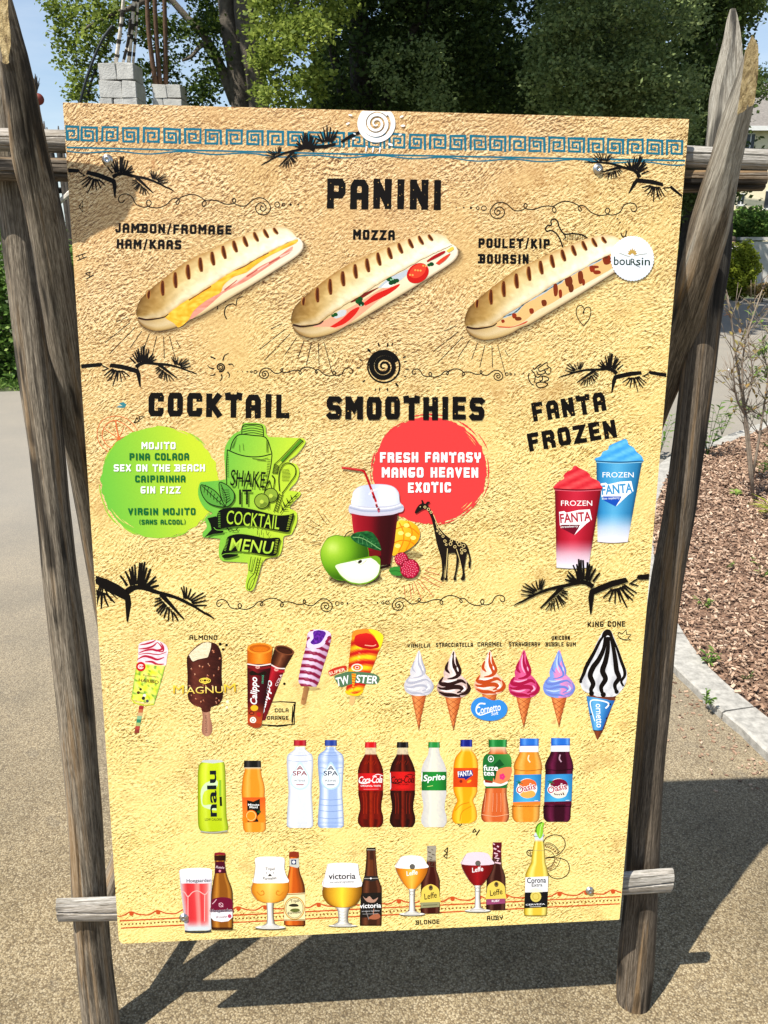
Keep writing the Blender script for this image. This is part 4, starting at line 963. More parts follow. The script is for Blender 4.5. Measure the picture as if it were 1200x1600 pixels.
def font_mesh(txt, shear=0, bold=0, spacing=1.0):
    key = (txt, shear, bold, spacing)
    if key in _fc: return _fc[key]
    cu = bpy.data.curves.new('lettering', 'FONT'); cu.body = txt; cu.shear = shear; cu.offset = bold; cu.resolution_u = 3; cu.space_character = spacing
    o = bpy.data.objects.new('lettering', cu); COL.objects.link(o); bpy.context.view_layer.update()
    dg = bpy.context.evaluated_depsgraph_get(); me = o.evaluated_get(dg).to_mesh()
    V = [(v.co.x, v.co.y) for v in me.vertices]; F = [tuple(p.vertices) for p in me.polygons]
    x0 = min(v[0] for v in V); V = [(x - x0, y) for x, y in V]; w = max(v[0] for v in V); o.evaluated_get(dg).to_mesh_clear()
    bpy.data.objects.remove(o); bpy.data.curves.remove(cu); _fc[key] = (V, F, w); return _fc[key]
GW = {'I': .30, '/': .42, 'M': .74, 'W': .78, '(': .3, ')': .3, 'T': .66, 'L': .54, 'E': .56, 'F': .56, 'J': .5}
_o = [(.0, .12), (.0, .88), (.12, 1), (.88, 1), (1, .88), (1, .12), (.88, 0), (.12, 0), (0, .12)]
GLY = {
 'A': [[(0, 0), (0, .82), (.2, 1), (.8, 1), (1, .82), (1, 0)], [(.1, .42), (.9, .42)]],
 'B': [[(-.35, 0), (.85, 0), (1, .12), (1, .4), (.8, .5), (1, .6), (1, .88), (.85, 1), (-.35, 1)], [(.12, .1), (.12, .9)], [(.2, .5), (.8, .5)]],
 'C': [[(1, .84), (1, .92), (.92, 1), (.14, 1), (0, .86), (0, .14), (.14, 0), (.92, 0), (1, .08), (1, .16)]],
 'D': [_o], 'O': [_o],
 'E': [[(1, 1), (0, 1), (0, 0), (1, 0)], [(0, .5), (.85, .5)]],
 'F': [[(1, 1), (0, 1), (0, 0)], [(0, .5), (.8, .5)]],
 'G': [[(.98, 1), (.14, 1), (0, .86), (0, .14), (.14, 0), (.86, 0), (1, .14), (1, .42), (.5, .42)]],
 'H': [[(0, 0), (0, 1)], [(1, 0), (1, 1)], [(.1, .5), (.9, .5)]],
 'I': [[(.5, 0), (.5, 1)]],
 'J': [[(1, 1), (1, .14), (.86, 0), (.14, 0), (0, .14), (0, .2)]],
 'K': [[(0, 0), (0, 1)], [(.95, 1), (.3, .52), (.4, .46), (1, 0)]],
 'L': [[(0, 1), (0, 0), (1, 0)]],
 'M': [[(0, 0), (0, 1)], [(1, 0), (1, 1)], [(.08, .95), (.5, .42), (.92, .95)]],
 'N': [[(0, 0), (0, 1)], [(1, 0), (1, 1)], [(.05, .95), (.95, .05)]],
 'P': [[(0, 0), (0, 1), (.86, 1), (1, .88), (1, .56), (.86, .44), (.1, .44)]],
 'R': [[(0, 0), (0, 1), (.86, 1), (1, .88), (1, .6), (.86, .5), (.1, .5)], [(.55, .5), (1, .25), (1, 0)]],
 'S': [[(1, .96), (.92, 1), (.12, 1), (0, .88), (0, .64), (.12, .52), (.88, .48), (1, .38), (1, .12), (.88, 0), (.08, 0), (0, .05)]],
 'T': [[(-.02, .96), (1.02, .96)], [(-.04, 1.06), (-.02, 1.0)], [(1.04, 1.06), (1.02, 1.0)], [(.5, .95), (.5, -.02)]],
 'U': [[(0, 1), (0, .14), (.14, 0), (.86, 0), (1, .14), (1, 1)]],
 'V': [[(0, 1), (.5, 0), (1, 1)]],
 'W': [[(0, 1), (.1, 0), (.5, .6), (.9, 0), (1, 1)]],
 'X': [[(0, 1), (1, 0)], [(1, 1), (0, 0)]],
 'Y': [[(0, 1), (0, .6), (.12, .48), (.88, .48), (1, .6), (1, 1)], [(.5, .48), (.5, 0)]],
 'Z': [[(0, 1), (1, 1), (0, 0), (1, 0)]],
 '/': [[(.1, -.1), (.9, 1.1)]], '(': [[(.9, 1.05), (.3, .8), (.3, .2), (.9, -.05)]], ')': [[(.1, 1.05), (.7, .8), (.7, .2), (.1, -.05)]],
}
WHITE = (250, 250, 250)
# ---- greek key band
TEAL = (34, 122, 146)
for i in range(31):
    cx = float(np.interp(i, [0, 1, 10, 20, 30], [111, 139.3, 430.5, 747, 1054])); cy = 209.8 + .0232 * (cx - 126) ; a = Art(0); q = 11.7; fl = (i % 2)
    path = [(-q, q * .95), (-q, -q), (q, -q), (q, q * .72), (-q * .45, q * .72), (-q * .45, -q * .42), (q * .42, -q * .42), (q * .42, q * .18), (0, q * .18)]
    if fl: path = [(q, q), (q, -q * .95), (-q, -q * .95), (-q, q * .8), (q * .5, q * .8), (q * .5, -q * .45), (-q * .48, -q * .45), (-q * .48, q * .25), (.05 * q, q * .25), (0, -.1 * q)]
    path = [(cx + x + random.uniform(-.5, .5) , cy + y + .03 * x + random.uniform(-.6, .6)) for x, y in path]
    if i == 0: path = [(max(x, 102.6), y) for x, y in path]
    Q = []
    for j in range(len(path) - 1):
        for t in (0, .33, .66): Q.append((path[j][0] + (path[j + 1][0] - path[j][0]) * t, path[j][1] + (path[j + 1][1] - path[j][1]) * t))
    Q.append(path[-1]); a.line(Q, 1, TEAL, rough=.14, wf=lambda f: 3.7 - .9 * f); a.build('printed_square_spiral')
a = Art(0); a.line([(103, 230.2), (320, 235.2), (560, 241), (800, 246), (1072, 251)], 2.6, TEAL, 60, rough=.1); a.build('printed_teal_line')
a = Art(0); a.line([(103 + 969 * i / 160, 235.6 + .0205 * 969 * i / 160 + 2.0 * math.sin(i * .37) + 1.0 * math.sin(i * .13)) for i in range(161)], 2.0, TEAL, rough=.15); a.build('printed_wavy_line')
# ---- pine branches
class Mot:
    def __init__(s, a, b, A, B, flip=False):
        a = complex(*a); b = complex(*b)
        if flip: a = a.conjugate(); b = b.conjugate()
        s.flip = flip; A = complex(*A); B = complex(*B); s.k = (B - A) / (b - a); s.t = A - s.k * a
    def __call__(s, pts):
        o = []
        for x, y in pts:
            z = complex(x, y); z = z.conjugate() if s.flip else z; z = s.k * z + s.t; o.append((z.real, z.imag))
        return o
    @property
    def sc(s): return abs(s.k)
def pine(A, B, flip=False, left=True, base=0, trunk1=True, faded=False):
    # the drawn branch in its own coordinates; elbow (345,150), tip (640,175)
    M = Mot((345, 150), (640, 175), A, B, flip); a = Art(base); k = M.sc
    J = lambda p, q, w=9, w1=5: a.line(M([p, ((p[0] + q[0]) / 2 + random.uniform(-3, 3), (p[1] + q[1]) / 2), q]), w * k, BLACK, w1=w1 * k, rough=.2)
    if trunk1:
        if left: a.poly(M([(40, 127), (158, 119), (164, 131), (150, 138), (55, 148), (38, 146)]), BLACK); J((162, 134), (196, 150), 8, 4); J((190, 148), (160, 160), 6, 3)
        a.poly(M([(204, 122), (262, 128), (318, 143), (346, 152), (356, 180), (357, 246), (350, 240), (332, 172), (262, 152), (196, 140)]), BLACK)
        for p, q in [((215, 150), (170, 186)), ((222, 152), (182, 196)), ((232, 155), (188, 212)), ((238, 158), (214, 236)), ((243, 158), (236, 212)), ((249, 158), (258, 216)), ((255, 160), (280, 204)), ((262, 160), (300, 188)), ((226, 156), (204, 206))]: J(p, q)
    a.line(M([(332, 142), (352, 126), (382, 118), (430, 124), (500, 130), (560, 146), (612, 166)]), 21 * k, BLACK, 24, w1=7 * k, rough=.12); J((612, 164), (642, 176), 8, 4)
    a.line(M([(448, 128), (485, 155), (515, 178), (542, 198)]), 17 * k, BLACK, 10, w1=5 * k)
    for p, q in [((330, 122), (300, 92)), ((345, 118), (314, 74)), ((350, 115), (326, 62)), ((357, 112), (342, 46)), ((366, 110), (358, 36)), ((374, 110), (374, 30)), ((380, 110), (384, 48)), ((386, 112), (398, 50)), ((392, 112), (420, 72)), ((398, 114), (426, 84)), ((404, 116), (436, 100)), ((370, 112), (366, 34)), ((352, 116), (334, 54))]: J(p, q, 10, 6)
    for p, q in [((530, 128), (512, 92)), ((536, 128), (530, 88)), ((541, 128), (546, 90)), ((546, 130), (564, 100)), ((552, 132), (590, 96)), ((556, 136), (600, 104)), ((560, 140), (606, 120)), ((568, 146), (610, 136)), ((534, 128), (520, 86))]: J(p, q, 7, 4)
    for p, q in [((450, 142), (430, 148)), ((455, 148), (432, 160)), ((462, 152), (434, 174)), ((468, 156), (444, 190)), ((474, 160), (458, 200)), ((480, 166), (474, 208)), ((486, 170), (490, 214)), ((494, 176), (506, 212)), ((502, 182), (524, 208)), ((470, 158), (450, 196))]: J(p, q, 7, 4)
    a.build('printed_pine_branch'); return M
pine((180, 280), (270.7, 297.7)); pine((216.4, 576.3), (307.3, 584)); pine((995, 278), (913, 253), True); pine((959.7, 586), (873.3, 589.5), True)
pine((921.6, 920.4), (803, 945.5), True, base=90); M = pine((203, 929), (333.3, 965.6), left=False)
pine((488, 238), (408, 258), True, trunk1=False, base=20)
a = Art(40); z = Pm(400, 150, 3)
a.poly(z([(222, 174), (236, 195), (252, 222), (275, 232), (330, 228), (372, 219), (372, 232), (330, 244), (262, 248), (246, 236), (232, 206)]), BLACK); a.poly(z([(396, 212), (440, 182), (486, 163), (488, 176), (440, 200), (404, 220)]), BLACK)
for p, q in [((320, 215), (300, 165)), ((328, 215), (316, 150)), ((334, 214), (332, 136)), ((340, 214), (350, 145)), ((345, 215), (366, 160)), ((350, 216), (384, 160)), ((315, 216), (276, 196)), ((352, 218), (378, 184)), ((312, 217), (288, 178))]: a.line(z([p, q]), 3.2, BLACK, w1=1.6)
a.build('printed_pine_branch')
a = Art(10)                                                # stub of branch at the lower left edge
z = Pm(130, 860, 3.4286); a.poly(z([(66, 134), (130, 155), (190, 184), (252, 228), (226, 262), (160, 214), (120, 192), (72, 168)]), BLACK)
for p, q in [((92, 188), (78, 215)), ((98, 192), (80, 262)), ((106, 196), (94, 262)), ((113, 200), (150, 272)), ((120, 202), (183, 258)), ((90, 186), (76, 240))]: a.line(z([p, q]), 2.6, BLACK, w1=1.5)
a.build('printed_pine_branch')
# ---- curled ornaments
def curl(A, B, flip=False, base=0):
    M = Mot((255, 490), (1135, 510), A, B, flip); a = Art(base); k = M.sc
    a.line(M([(285, 487), (276, 500), (262, 500), (255, 485), (264, 467), (290, 460), (318, 473), (338, 508), (375, 522), (402, 514), (409, 500), (398, 488), (387, 498), (398, 519), (440, 525), (480, 510), (508, 484), (534, 481), (541, 495), (532, 508), (525, 498), (545, 478), (582, 464), (620, 465), (655, 485), (667, 504), (657, 519), (648, 508), (662, 490), (710, 490), (758, 507), (795, 504), (806, 490), (797, 479), (790, 492), (812, 511), (850, 515), (888, 486), (920, 477), (950, 490), (969, 522), (958, 548), (930, 557), (906, 545), (899, 522), (915, 502), (938, 505), (948, 525), (935, 540), (921, 530), (925, 517), (936, 522)]), 1.5, BLACK, 260)
    for x, r, o_ in ((1000, 12, 1), (1030, 7, 1), (1063, 6, 0), (1098, 4, 0), (1135, 3, 0)):
        (px, py), = M([(x, 509)])
        if o_: a.ring(px, py, r * k, 1.2, BLACK, n=12)
        else: a.dot(px, py, max(.8, r * k), BLACK, n=8)
    a.build('printed_scroll_line')
curl((185, 313), (478, 320)); curl((995, 327), (712.7, 324.3), True); curl((551, 581), (371.5, 580.6), True); curl((644, 582.5), (818.5, 584.4)); curl((338.5, 944.6), (561, 942)); curl((788.7, 937.3), (572, 942), True)
def spiral(a, cx, cy, r0, r1, turns, wf, col, ph=0, sq=1.0):
    n = int(26 * turns); a.line([(cx + (r0 + (r1 - r0) * i / n) * math.cos(ph + 2 * math.pi * turns * i / n), cy + (r0 + (r1 - r0) * i / n) * sq * math.sin(ph + 2 * math.pi * turns * i / n)) for i in range(n + 1)], 1, col, wf=wf)
# black sun and white sun
a = Art(10); z = Pm(440, 530, 3.333); cx, cy = z.p(532, 142)
spiral(a, cx, cy, 2.2, 22.5, 2.75, lambda f: 2 + 5.8 * min(1, f * 1.3), BLACK, 1.2); a.ring(cx, cy, 25, 2.6, BLACK)
for i, (x, y, r_, l_) in enumerate([(455, 58, 4.2, 6), (505, 28, 3, 5.5), (552, 30, 3, 5.5), (576, 26, 2.4, 4.4), (412, 108, 2.6, 4), (400, 149, 2.4, 5), (428, 218, 2.6, 4.5), (600, 237, 4, 6), (551, 262, 2.6, 5), (510, 260, 1.8, 5), (488, 263, 1.6, 4), (639, 93, 2.6, 4.5), (644, 116, 1.8, 4), (654, 157, 1.8, 5), (642, 193, 2, 3), (596, 70, 1.2, 3)]):
    px, py = z.p(x, y); an = math.degrees(math.atan2(py - cy, px - cx)); a.dot(px, py, l_ * .62, BLACK, r_ * .42, 10, an)
a.build('printed_black_sun', 'black spiral sun between the scroll lines')
a = Art(70); cx, cy = 588, 193.2
def clip_top(P): return [(x, max(y, 160 + .02656 * (x - 98) + 1.2)) for x, y in P]
n = 110; P = []
for i in range(n + 1):
    f = i / n; an = .6 + 2 * math.pi * 2.8 * f; r = 2 + 20.5 * f; P.append((cx + r * math.cos(an), cy + r * math.sin(an)))
a.line(P, 1, WHITE, wf=lambda f: 1.8 + 4.6 * min(1, f * 1.2)); a.line(clip_top(ell(cx, cy, 26, None, 40, -62, 242)), 7.2, WHITE)
z = Pm(400, 150, 3)
for x, y, r_ in [(430, 130, 3), (442, 90, 3), (630, 228, 4), (675, 182, 2.6), (688, 140, 3.4), (682, 97, 3), (458, 200, 2.6), (462, 178, 2)]: a.dot(*z.p(x, y), r_ * 1.1, WHITE, r_ * .5, 8, random.uniform(-30, 30))
for x, y in ((518, 248), (550, 252), (582, 252)): a.line(z([(x, y - 12), (x - 4, y + 14)]), 2.4, WHITE, w1=1.6)
a.build('printed_white_sun', 'white spiral sun cut by the top edge')
# small black sun
a = Art(0); z = Pm(110, 530, 3.243); cx, cy = z.p(760, 142); spiral(a, cx, cy, 1, 7, 2.3, lambda f: 1.2 + 1.2 * f, BLACK)
for p, q, r_ in [((735, 100), (712, 88), (716, 96)), ((772, 108), (782, 82), (802, 72)), ((800, 128), (818, 126), (828, 138)), ((796, 165), (806, 180), (802, 196)), ((765, 178), (768, 196), (757, 212)), ((735, 178), (722, 182), (708, 182)), ((728, 150), (708, 145), (694, 132))]: a.line(z([p, q, r_]), 2.2, BLACK, 8, w1=1)
a.build('printed_small_sun')
# pine cone
a = Art(0); z = Pm(780, 530, 4.286)
for P in [[(200, 225), (196, 260), (212, 295), (232, 308)], [(215, 205), (240, 240), (236, 290)], [(258, 195), (280, 180), (312, 158), (325, 160)], [(258, 195), (272, 215), (300, 205), (330, 192)], [(318, 170), (330, 185), (345, 196), (345, 225)], [(250, 210), (262, 235), (300, 230), (312, 210)], [(300, 205), (318, 232), (342, 230)], [(245, 300), (262, 322), (300, 322), (326, 300), (300, 288), (262, 288), (245, 300)], [(240, 245), (258, 255), (282, 245), (290, 270), (270, 282)], [(285, 245), (310, 250), (328, 258), (326, 275), (300, 282)], [(225, 190), (238, 200), (262, 175), (282, 165)]]: a.line(z(P), 1.6, BLACK, 14)
a.build('printed_pine_cone')
# little marks
a = Art(0); z = Pm(100, 150, 3); a.line(z([(70, 518), (88, 492), (88, 545), (70, 518)]), 1.4, BLACK); a.line(z([(74, 515), (88, 518), (76, 530)]), 1.2, BLACK); a.build('printed_rune')
z = Pm(100, 330, 3); a = Art(0); a.line(z([(55, 213), (100, 197)]), 1.5, BLACK); a.line(z([(62, 232), (106, 213)]), 1.5, BLACK); a.line(z([(68, 210), (76, 228)]), 1.2, BLACK); a.line(z([(84, 203), (93, 222)]), 1.2, BLACK); a.build('printed_rune')
a = Art(0); a.line(z([(100, 292), (122, 285), (120, 305), (100, 292)]), 1.3, BLACK); a.line(z([(104, 318), (140, 298)]), 1.5, BLACK); a.build('printed_rune')
a = Art(0); a.line(z([(719, 460), (722, 438), (740, 424), (760, 424)]), 1.6, BLACK, 10); a.line(z([(762, 506), (752, 480), (760, 448), (790, 434), (806, 440), (812, 412), (838, 398)]), 1.9, BLACK, 20, w1=1.2); a.build('printed_bird_mark')
z = Pm(110, 530, 3.243); a = Art(0); a.line(z([(322, 424), (336, 398), (348, 415), (322, 424)]), 1.5, BLACK); a.line(z([(345, 412), (375, 392), (348, 392), (352, 408)]), 1.5, BLACK); a.build('printed_rune')
a = Art(0); a.poly(z([(230, 345), (258, 333), (245, 325), (268, 318), (284, 330), (276, 346), (262, 348)]), (70, 140, 150)); a.line(z([(240, 338), (262, 336)]), 1, (220, 220, 200)); a.build('printed_teal_mark')
z = Pm(700, 330, 3.333); a = Art(0)                          # bone and animal back
a.line(z([(600, 192), (590, 165), (580, 140), (560, 112), (535, 100), (515, 105), (508, 90), (520, 74), (538, 72), (536, 50), (555, 40), (572, 56), (578, 80), (605, 118), (650, 116), (700, 124), (735, 148)]), 2.2, BLACK, 60)
for k_ in range(13): x = 612 + k_ * 8.6; a.line(z([(x, 120 + abs(k_ - 5) * .6), (x + 2, 152 - k_ * .5)]), .8, BLACK)
a.line(z([(600, 118), (612, 135), (600, 150)]), 1.2, BLACK); a.build('printed_animal_outline')
a = Art(0); a.line(z([(878, 42), (886, 36)]), 1.8, BLACK); a.line(z([(890, 62), (900, 56)]), 1.6, BLACK); a.line(z([(900, 112), (908, 132), (924, 130), (928, 100)]), 1.8, BLACK, 8); a.build('printed_rune')
a = Art(0); a.line(z([(706, 598), (680, 565), (667, 525), (676, 496), (698, 492), (708, 512), (706, 535)]), 1.3, BLACK, 24); a.line(z([(706, 598), (735, 560), (744, 520), (735, 500), (715, 505), (702, 530)]), 1.3, BLACK, 24); a.build('printed_heart')
def rays(z, segs, col=BLACK, w=1.0, name='printed_ray_lines'):
    a = Art(0)
    for s_ in segs: a.line(z([s_[:2], s_[2:]]), w, col)
    a.build(name)
z = Pm(100, 330, 3)
RS = [(298, 495, 243, 520), (310, 522, 192, 616), (333, 545, 213, 668), (364, 562, 310, 640), (400, 574, 372, 652), (434, 586, 410, 690), (467, 588, 470, 690), (494, 586, 530, 720), (528, 608, 543, 636)]
for dx, dy in ((0, 0), (241.8, 10.5), (512.8, 14)):
    a = Art(0)
    for s_ in RS:
        P = z([s_[:2], s_[2:]]); P = [(x + dx, y + dy) for x, y in P]; m_ = ((P[0][0] + P[1][0]) / 2, (P[0][1] + P[1][1]) / 2)
        a.line([P[0], m_], 1.0, BLACK); a.line([(m_[0] + (P[1][0] - m_[0]) * .08, m_[1] + (P[1][1] - m_[1]) * .08), P[1]], 1.0, BLACK)
    a.build('printed_ray_lines')
rays(Pm(480, 640, 4), [(60, 625, 105, 700), (75, 650, 125, 720), (20, 690, 90, 735), (0, 720, 85, 755), (100, 650, 140, 705), (0, 770, 70, 790), (15, 830, 90, 815), (30, 850, 88, 835)], (120, 92, 50), .8)
rays(Pm(480, 640, 4), [(745, 988, 800, 992), (735, 1005, 830, 1035), (730, 1025, 845, 1085), (700, 1060, 790, 1170), (715, 1050, 830, 1110), (668, 1075, 720, 1195), (640, 1095, 650, 1180), (655, 1092, 668, 1150), (605, 1095, 612, 1165), (728, 1045, 760, 1065), (690, 1075, 730, 1130)], (200, 84, 52), .9)
# ---- titles and words
def words(txt, a_, b_, h, col=BLACK, name='printed_lettering', base=0, **kw):
    a = Art(base); a.block(txt, a_, b_, h, col, **kw); return a.build(name)
words('PANINI', (510.7, 325.5), (690, 328.5), 47, name='printed_title', specks=4, base=5, rough=.06, tw=.23)
words('COCKTAIL', (231.8, 650.6), (452, 653.5), 37, name='printed_title', specks=3, base=5, rough=.06)
words('SMOOTHIES', (510.5, 655), (756.5, 656.5), 36, name='printed_title', specks=1, base=60, rough=.06)
words('FANTA', (834, 659.5), (948, 641.5), 29.5, name='printed_title', specks=4, rough=.06)
words('FROZEN', (827.5, 706), (964.5, 683), 28.5, name='printed_title', specks=3, rough=.06)
words('JAMBON/FROMAGE', (180, 363.5), (361.7, 367), 15); words('HAM/KAAS', (182.3, 388.6), (283.3, 390.3), 15)
words('MOZZA', (551.4, 374.4), (616.8, 375.6), 16); words('POULET/KIP', (747.4, 387.3), (859, 388.8), 15.2); words('BOURSIN', (748.5, 411.8), (826, 412.6), 15.2)
for t_, p, q, h in [('ALMOND', (296, 999.8), (339.6, 999.8), 7.3), ('VANILLA', (636.6, 1012), (672.2, 1012), 6.5), ('STRACCIATELLA', (681, 1011), (739, 1011), 6.8), ('CARAMEL', (746, 1010.3), (785, 1010), 6.8), ('STRAWBERRY', (795, 1010.2), (844, 1010), 6.8), ('UNICORN', (862, 1000.3), (890.5, 1000), 7), ('BUBBLE GUM', (852.5, 1010.2), (899.7, 1010), 6.7), ('KING CONE', (918, 979.8), (977, 979.2), 8.6), ('COLA', (429.4, 1113), (450.8, 1113), 6.2), ('ORANGE', (417.5, 1124.8), (450.8, 1124.6), 6.2), ('BLONDE', (650, 1445), (686.7, 1443.4), 7), ('RUBY', (761, 1438.6), (786, 1437), 7.2)]:
    words(t_, p, q, h, rough=.02, tw=.21)
# ---- rolls
def roll(dx, dy, fill, label):
    z0 = Pm(100, 330, 3); z = lambda P: [(x + dx, y + dy) for x, y in z0(P)]
    a = Art(20)
    top = [(338, 482), (342, 452), (356, 418), (385, 385), (430, 345), (480, 305), (540, 260), (600, 222), (680, 185), (760, 145), (840, 113), (900, 90), (960, 74), (1010, 69), (1048, 78), (1072, 98), (1092, 124)]
    mouth = [(345, 500), (380, 506), (425, 504), (468, 496), (520, 455), (580, 415), (640, 380), (700, 340), (760, 300), (820, 268), (880, 235), (960, 190), (1010, 166), (1050, 148), (1094, 126)]
    bot = [(340, 494), (350, 520), (372, 542), (405, 557), (440, 562), (500, 552), (560, 530), (600, 505), (640, 490), (700, 455), (800, 395), (900, 335), (1000, 272), (1080, 220), (1112, 192), (1125, 165), (1118, 140), (1098, 124)]
    # soft printed drop shadow
    b2 = smooth(z(bot), 50); off = [(x + 3 + 7 * i / 49, y + 9 - 2 * i / 49) for i, (x, y) in enumerate(b2)]
    a.strip(b2, off, lambda u, t, x, y: (70, 55, 50, .55 * (1 - t)), 50, 3)
    M2 = smooth(z(mouth), 50)
    def bottom(u, t, x, y):
        c = hramp([(0, (120, 84, 40)), (.12, (190, 158, 98)), (.35, (228, 206, 158)), (1, (250, 240, 222))])(u); c2 = mixrgb(c, (244, 232, 208), .5); e = hramp([(0, mixrgb(c, (240, 220, 180), .3)), (.6, c2), (.93, c), (1, mixrgb(c, (120, 88, 50), .6))])(t); return e
    a.strip(M2, b2, bottom, 50, 8)
    fill(a, z, M2)
    T2 = smooth(z(top), 50)
    def topc(u, t, x, y):
        edge = hramp([(0, (96, 70, 36)), (.25, (168, 126, 70)), (.6, (206, 166, 108)), (1, (226, 200, 156))])(u)
        body = hramp([(0, (136, 106, 58)), (.14, (178, 142, 82)), (.30, (224, 196, 138)), (.6, (246, 230, 184)), (1, (252, 242, 214))])(u)
        low = hramp([(0, (150, 118, 62)), (.15, (196, 162, 100)), (.32, (238, 220, 176)), (1, (255, 250, 234))])(u)
        mn = 20 * mnoise.noise(Vector((x * .12, y * .12, dx))) + 14 * mnoise.noise(Vector((x * .4, y * .4, dx)))
        c = hramp([(0, edge), (.12, mixrgb(edge, body, .6)), (.4, body), (.7, low), (.9, mixrgb(low, (255, 250, 235), .5)), (1, mixrgb(low, (196, 160, 108), .55))])(t); return tuple(min(255, max(0, v + mn)) for v in c)
    M3 = [(x, y + random.uniform(-.9, .7)) for x, y in smooth(z(mouth), 70)]
    a.strip(smooth(z(top), 70), M3, topc, 70, 12)
    a.line(z([(348, 500), (385, 508), (425, 505), (470, 496), (490, 482)]), 3.0, (62, 34, 20), 14, w1=1.2)
    for (x0, y0, x1, y1, w) in [(400, 372, 396, 410, 13), (462, 326, 464, 396, 17), (521, 286, 525, 360, 17), (580, 250, 586, 320, 18), (638, 217, 645, 284, 17), (693, 190, 703, 254, 17), (744, 162, 757, 223, 16), (794, 138, 810, 192, 16), (842, 118, 860, 166, 15), (890, 98, 910, 141, 14), (936, 84, 958, 124, 13), (982, 78, 1002, 106, 12)]:
        P = z([(x0, y0), ((x0 + x1) / 2 - 2, (y0 + y1) / 2), (x1, y1)])
        P = smooth(P, 12); a.line(P, 1, (205, 150, 80, .75), wf=lambda f: (w / 3 + 2.4) * (math.sin(math.pi * (.04 + .92 * f)) ** .35)); a.line([(x + .3, y) for x, y in P], 1, (112, 56, 20), wf=lambda f: (w / 3) * 1.0 * (math.sin(math.pi * (.06 + .88 * f)) ** .4)); a.line([(x + .8, y + .3) for x, y in P[2:-2]], 1.6, (74, 34, 14))
    a.build('printed_panini', label)
def ham(a, z, M2):
    a.poly(smooth(z([(600, 505), (560, 500), (600, 455), (700, 400), (800, 340), (900, 270), (1000, 215), (1070, 165), (1060, 195), (1000, 232), (920, 285), (850, 330), (780, 365), (740, 390), (700, 425), (650, 468)]), 60), lambda x, y: mixrgb((214, 132, 112), (240, 178, 158), random.random()))
    for q in range(7): x = 700 + q * 52; a.line(z([(x, 400 - q * 31), (x + 40, 368 - q * 29), (x + 60, 350 - q * 28)]), 2.2, (196, 96, 84) if q % 2 else (248, 200, 186), 8, w1=1)
    a.grad(smooth(z([(470, 492), (540, 440), (620, 390), (700, 340), (780, 288), (850, 255), (930, 208), (1000, 172), (1090, 132), (1088, 150), (1020, 182), (960, 212), (900, 252), (850, 290), (800, 305), (750, 345), (735, 380), (700, 400), (665, 420), (610, 465), (585, 508), (540, 545), (515, 525), (480, 505)]), 90), lambda x, y: mixrgb((255, 214, 96), (240, 170, 40), (mnoise.noise(Vector((x * .13, y * .2, 0))) + .5)))
    a.line(z([(585, 418), (640, 382), (690, 352)]), 2.0, (150, 90, 30), 10); a.line(z([(780, 282), (840, 262), (900, 225), (960, 195)]), 1.6, (140, 96, 40), 12)
def mozza(a, z, M2):
    w = Pm(430 - 241.8, 330 - 10.5, 3.871); q = lambda P: [(x + 241.8, y + 10.5) for x, y in w(P)]
    a.poly(smooth(q([(225, 700), (330, 645), (420, 600), (520, 545), (640, 470), (700, 455), (700, 480), (600, 560), (500, 640), (430, 690), (380, 710), (330, 700), (260, 700)]), 50), (240, 172, 142))
    a.poly(smooth(q([(330, 700), (400, 655), (460, 600), (510, 580), (480, 630), (420, 680), (360, 704)]), 30), (216, 44, 34)); a.poly(smooth(q([(530, 560), (600, 505), (680, 470), (750, 440), (740, 462), (680, 505), (600, 545), (545, 572)]), 30), (214, 40, 32))
    a.poly(smooth(q([(455, 555), (520, 530), (600, 480), (640, 455), (600, 470), (520, 505), (460, 545)]), 20), (130, 40, 30))
    a.poly(smooth(q([(345, 640), (390, 600), (430, 600), (420, 630), (370, 650)]), 20), (206, 210, 212)); a.poly(smooth(q([(620, 462), (680, 410), (760, 370), (800, 352), (795, 385), (740, 430), (670, 465)]), 24), (196, 204, 212)); a.poly(smooth(q([(640, 462), (680, 430), (740, 425), (690, 462)]), 14), (240, 240, 238))
    for x, y, r_ in ((690, 410, 5), (715, 425, 5.5), (700, 435, 4), (735, 420, 4), (365, 625, 3.6), (350, 632, 3), (505, 545, 5.5), (520, 560, 5), (515, 530, 4), (945, 320, 4), (930, 325, 3)): a.dot(*q([(x, y)])[0], r_, (22, 66 + random.randint(0, 30), 36), r_ * .8, 9)
    for x, y in ((700, 415), (712, 412), (520, 570)): a.dot(*q([(x, y)])[0], 1.4, (150, 200, 160))
    a.dot(*q([(862, 375)])[0], 18.5, (206, 36, 28), 14.5, 24, -35); a.dot(*q([(862, 362)])[0], 14, (228, 78, 52), 9.5, 20, -35)
    for k in range(7): x, y = 815 + k * 16, 385 - k * 9; a.dot(*q([(x, y + 12 * math.sin(k * 2.1))])[0], 1.6, (246, 170, 96))
    a.poly(smooth(q([(915, 300), (960, 268), (1020, 240), (1025, 252), (975, 282), (920, 308)]), 16), (176, 26, 30)); a.poly(smooth(q([(970, 315), (1010, 282), (1060, 255), (1030, 295), (990, 325)]), 16), (222, 76, 50)); a.poly(smooth(q([(1035, 240), (1070, 215), (1080, 230), (1050, 250)]), 10), (240, 206, 90))
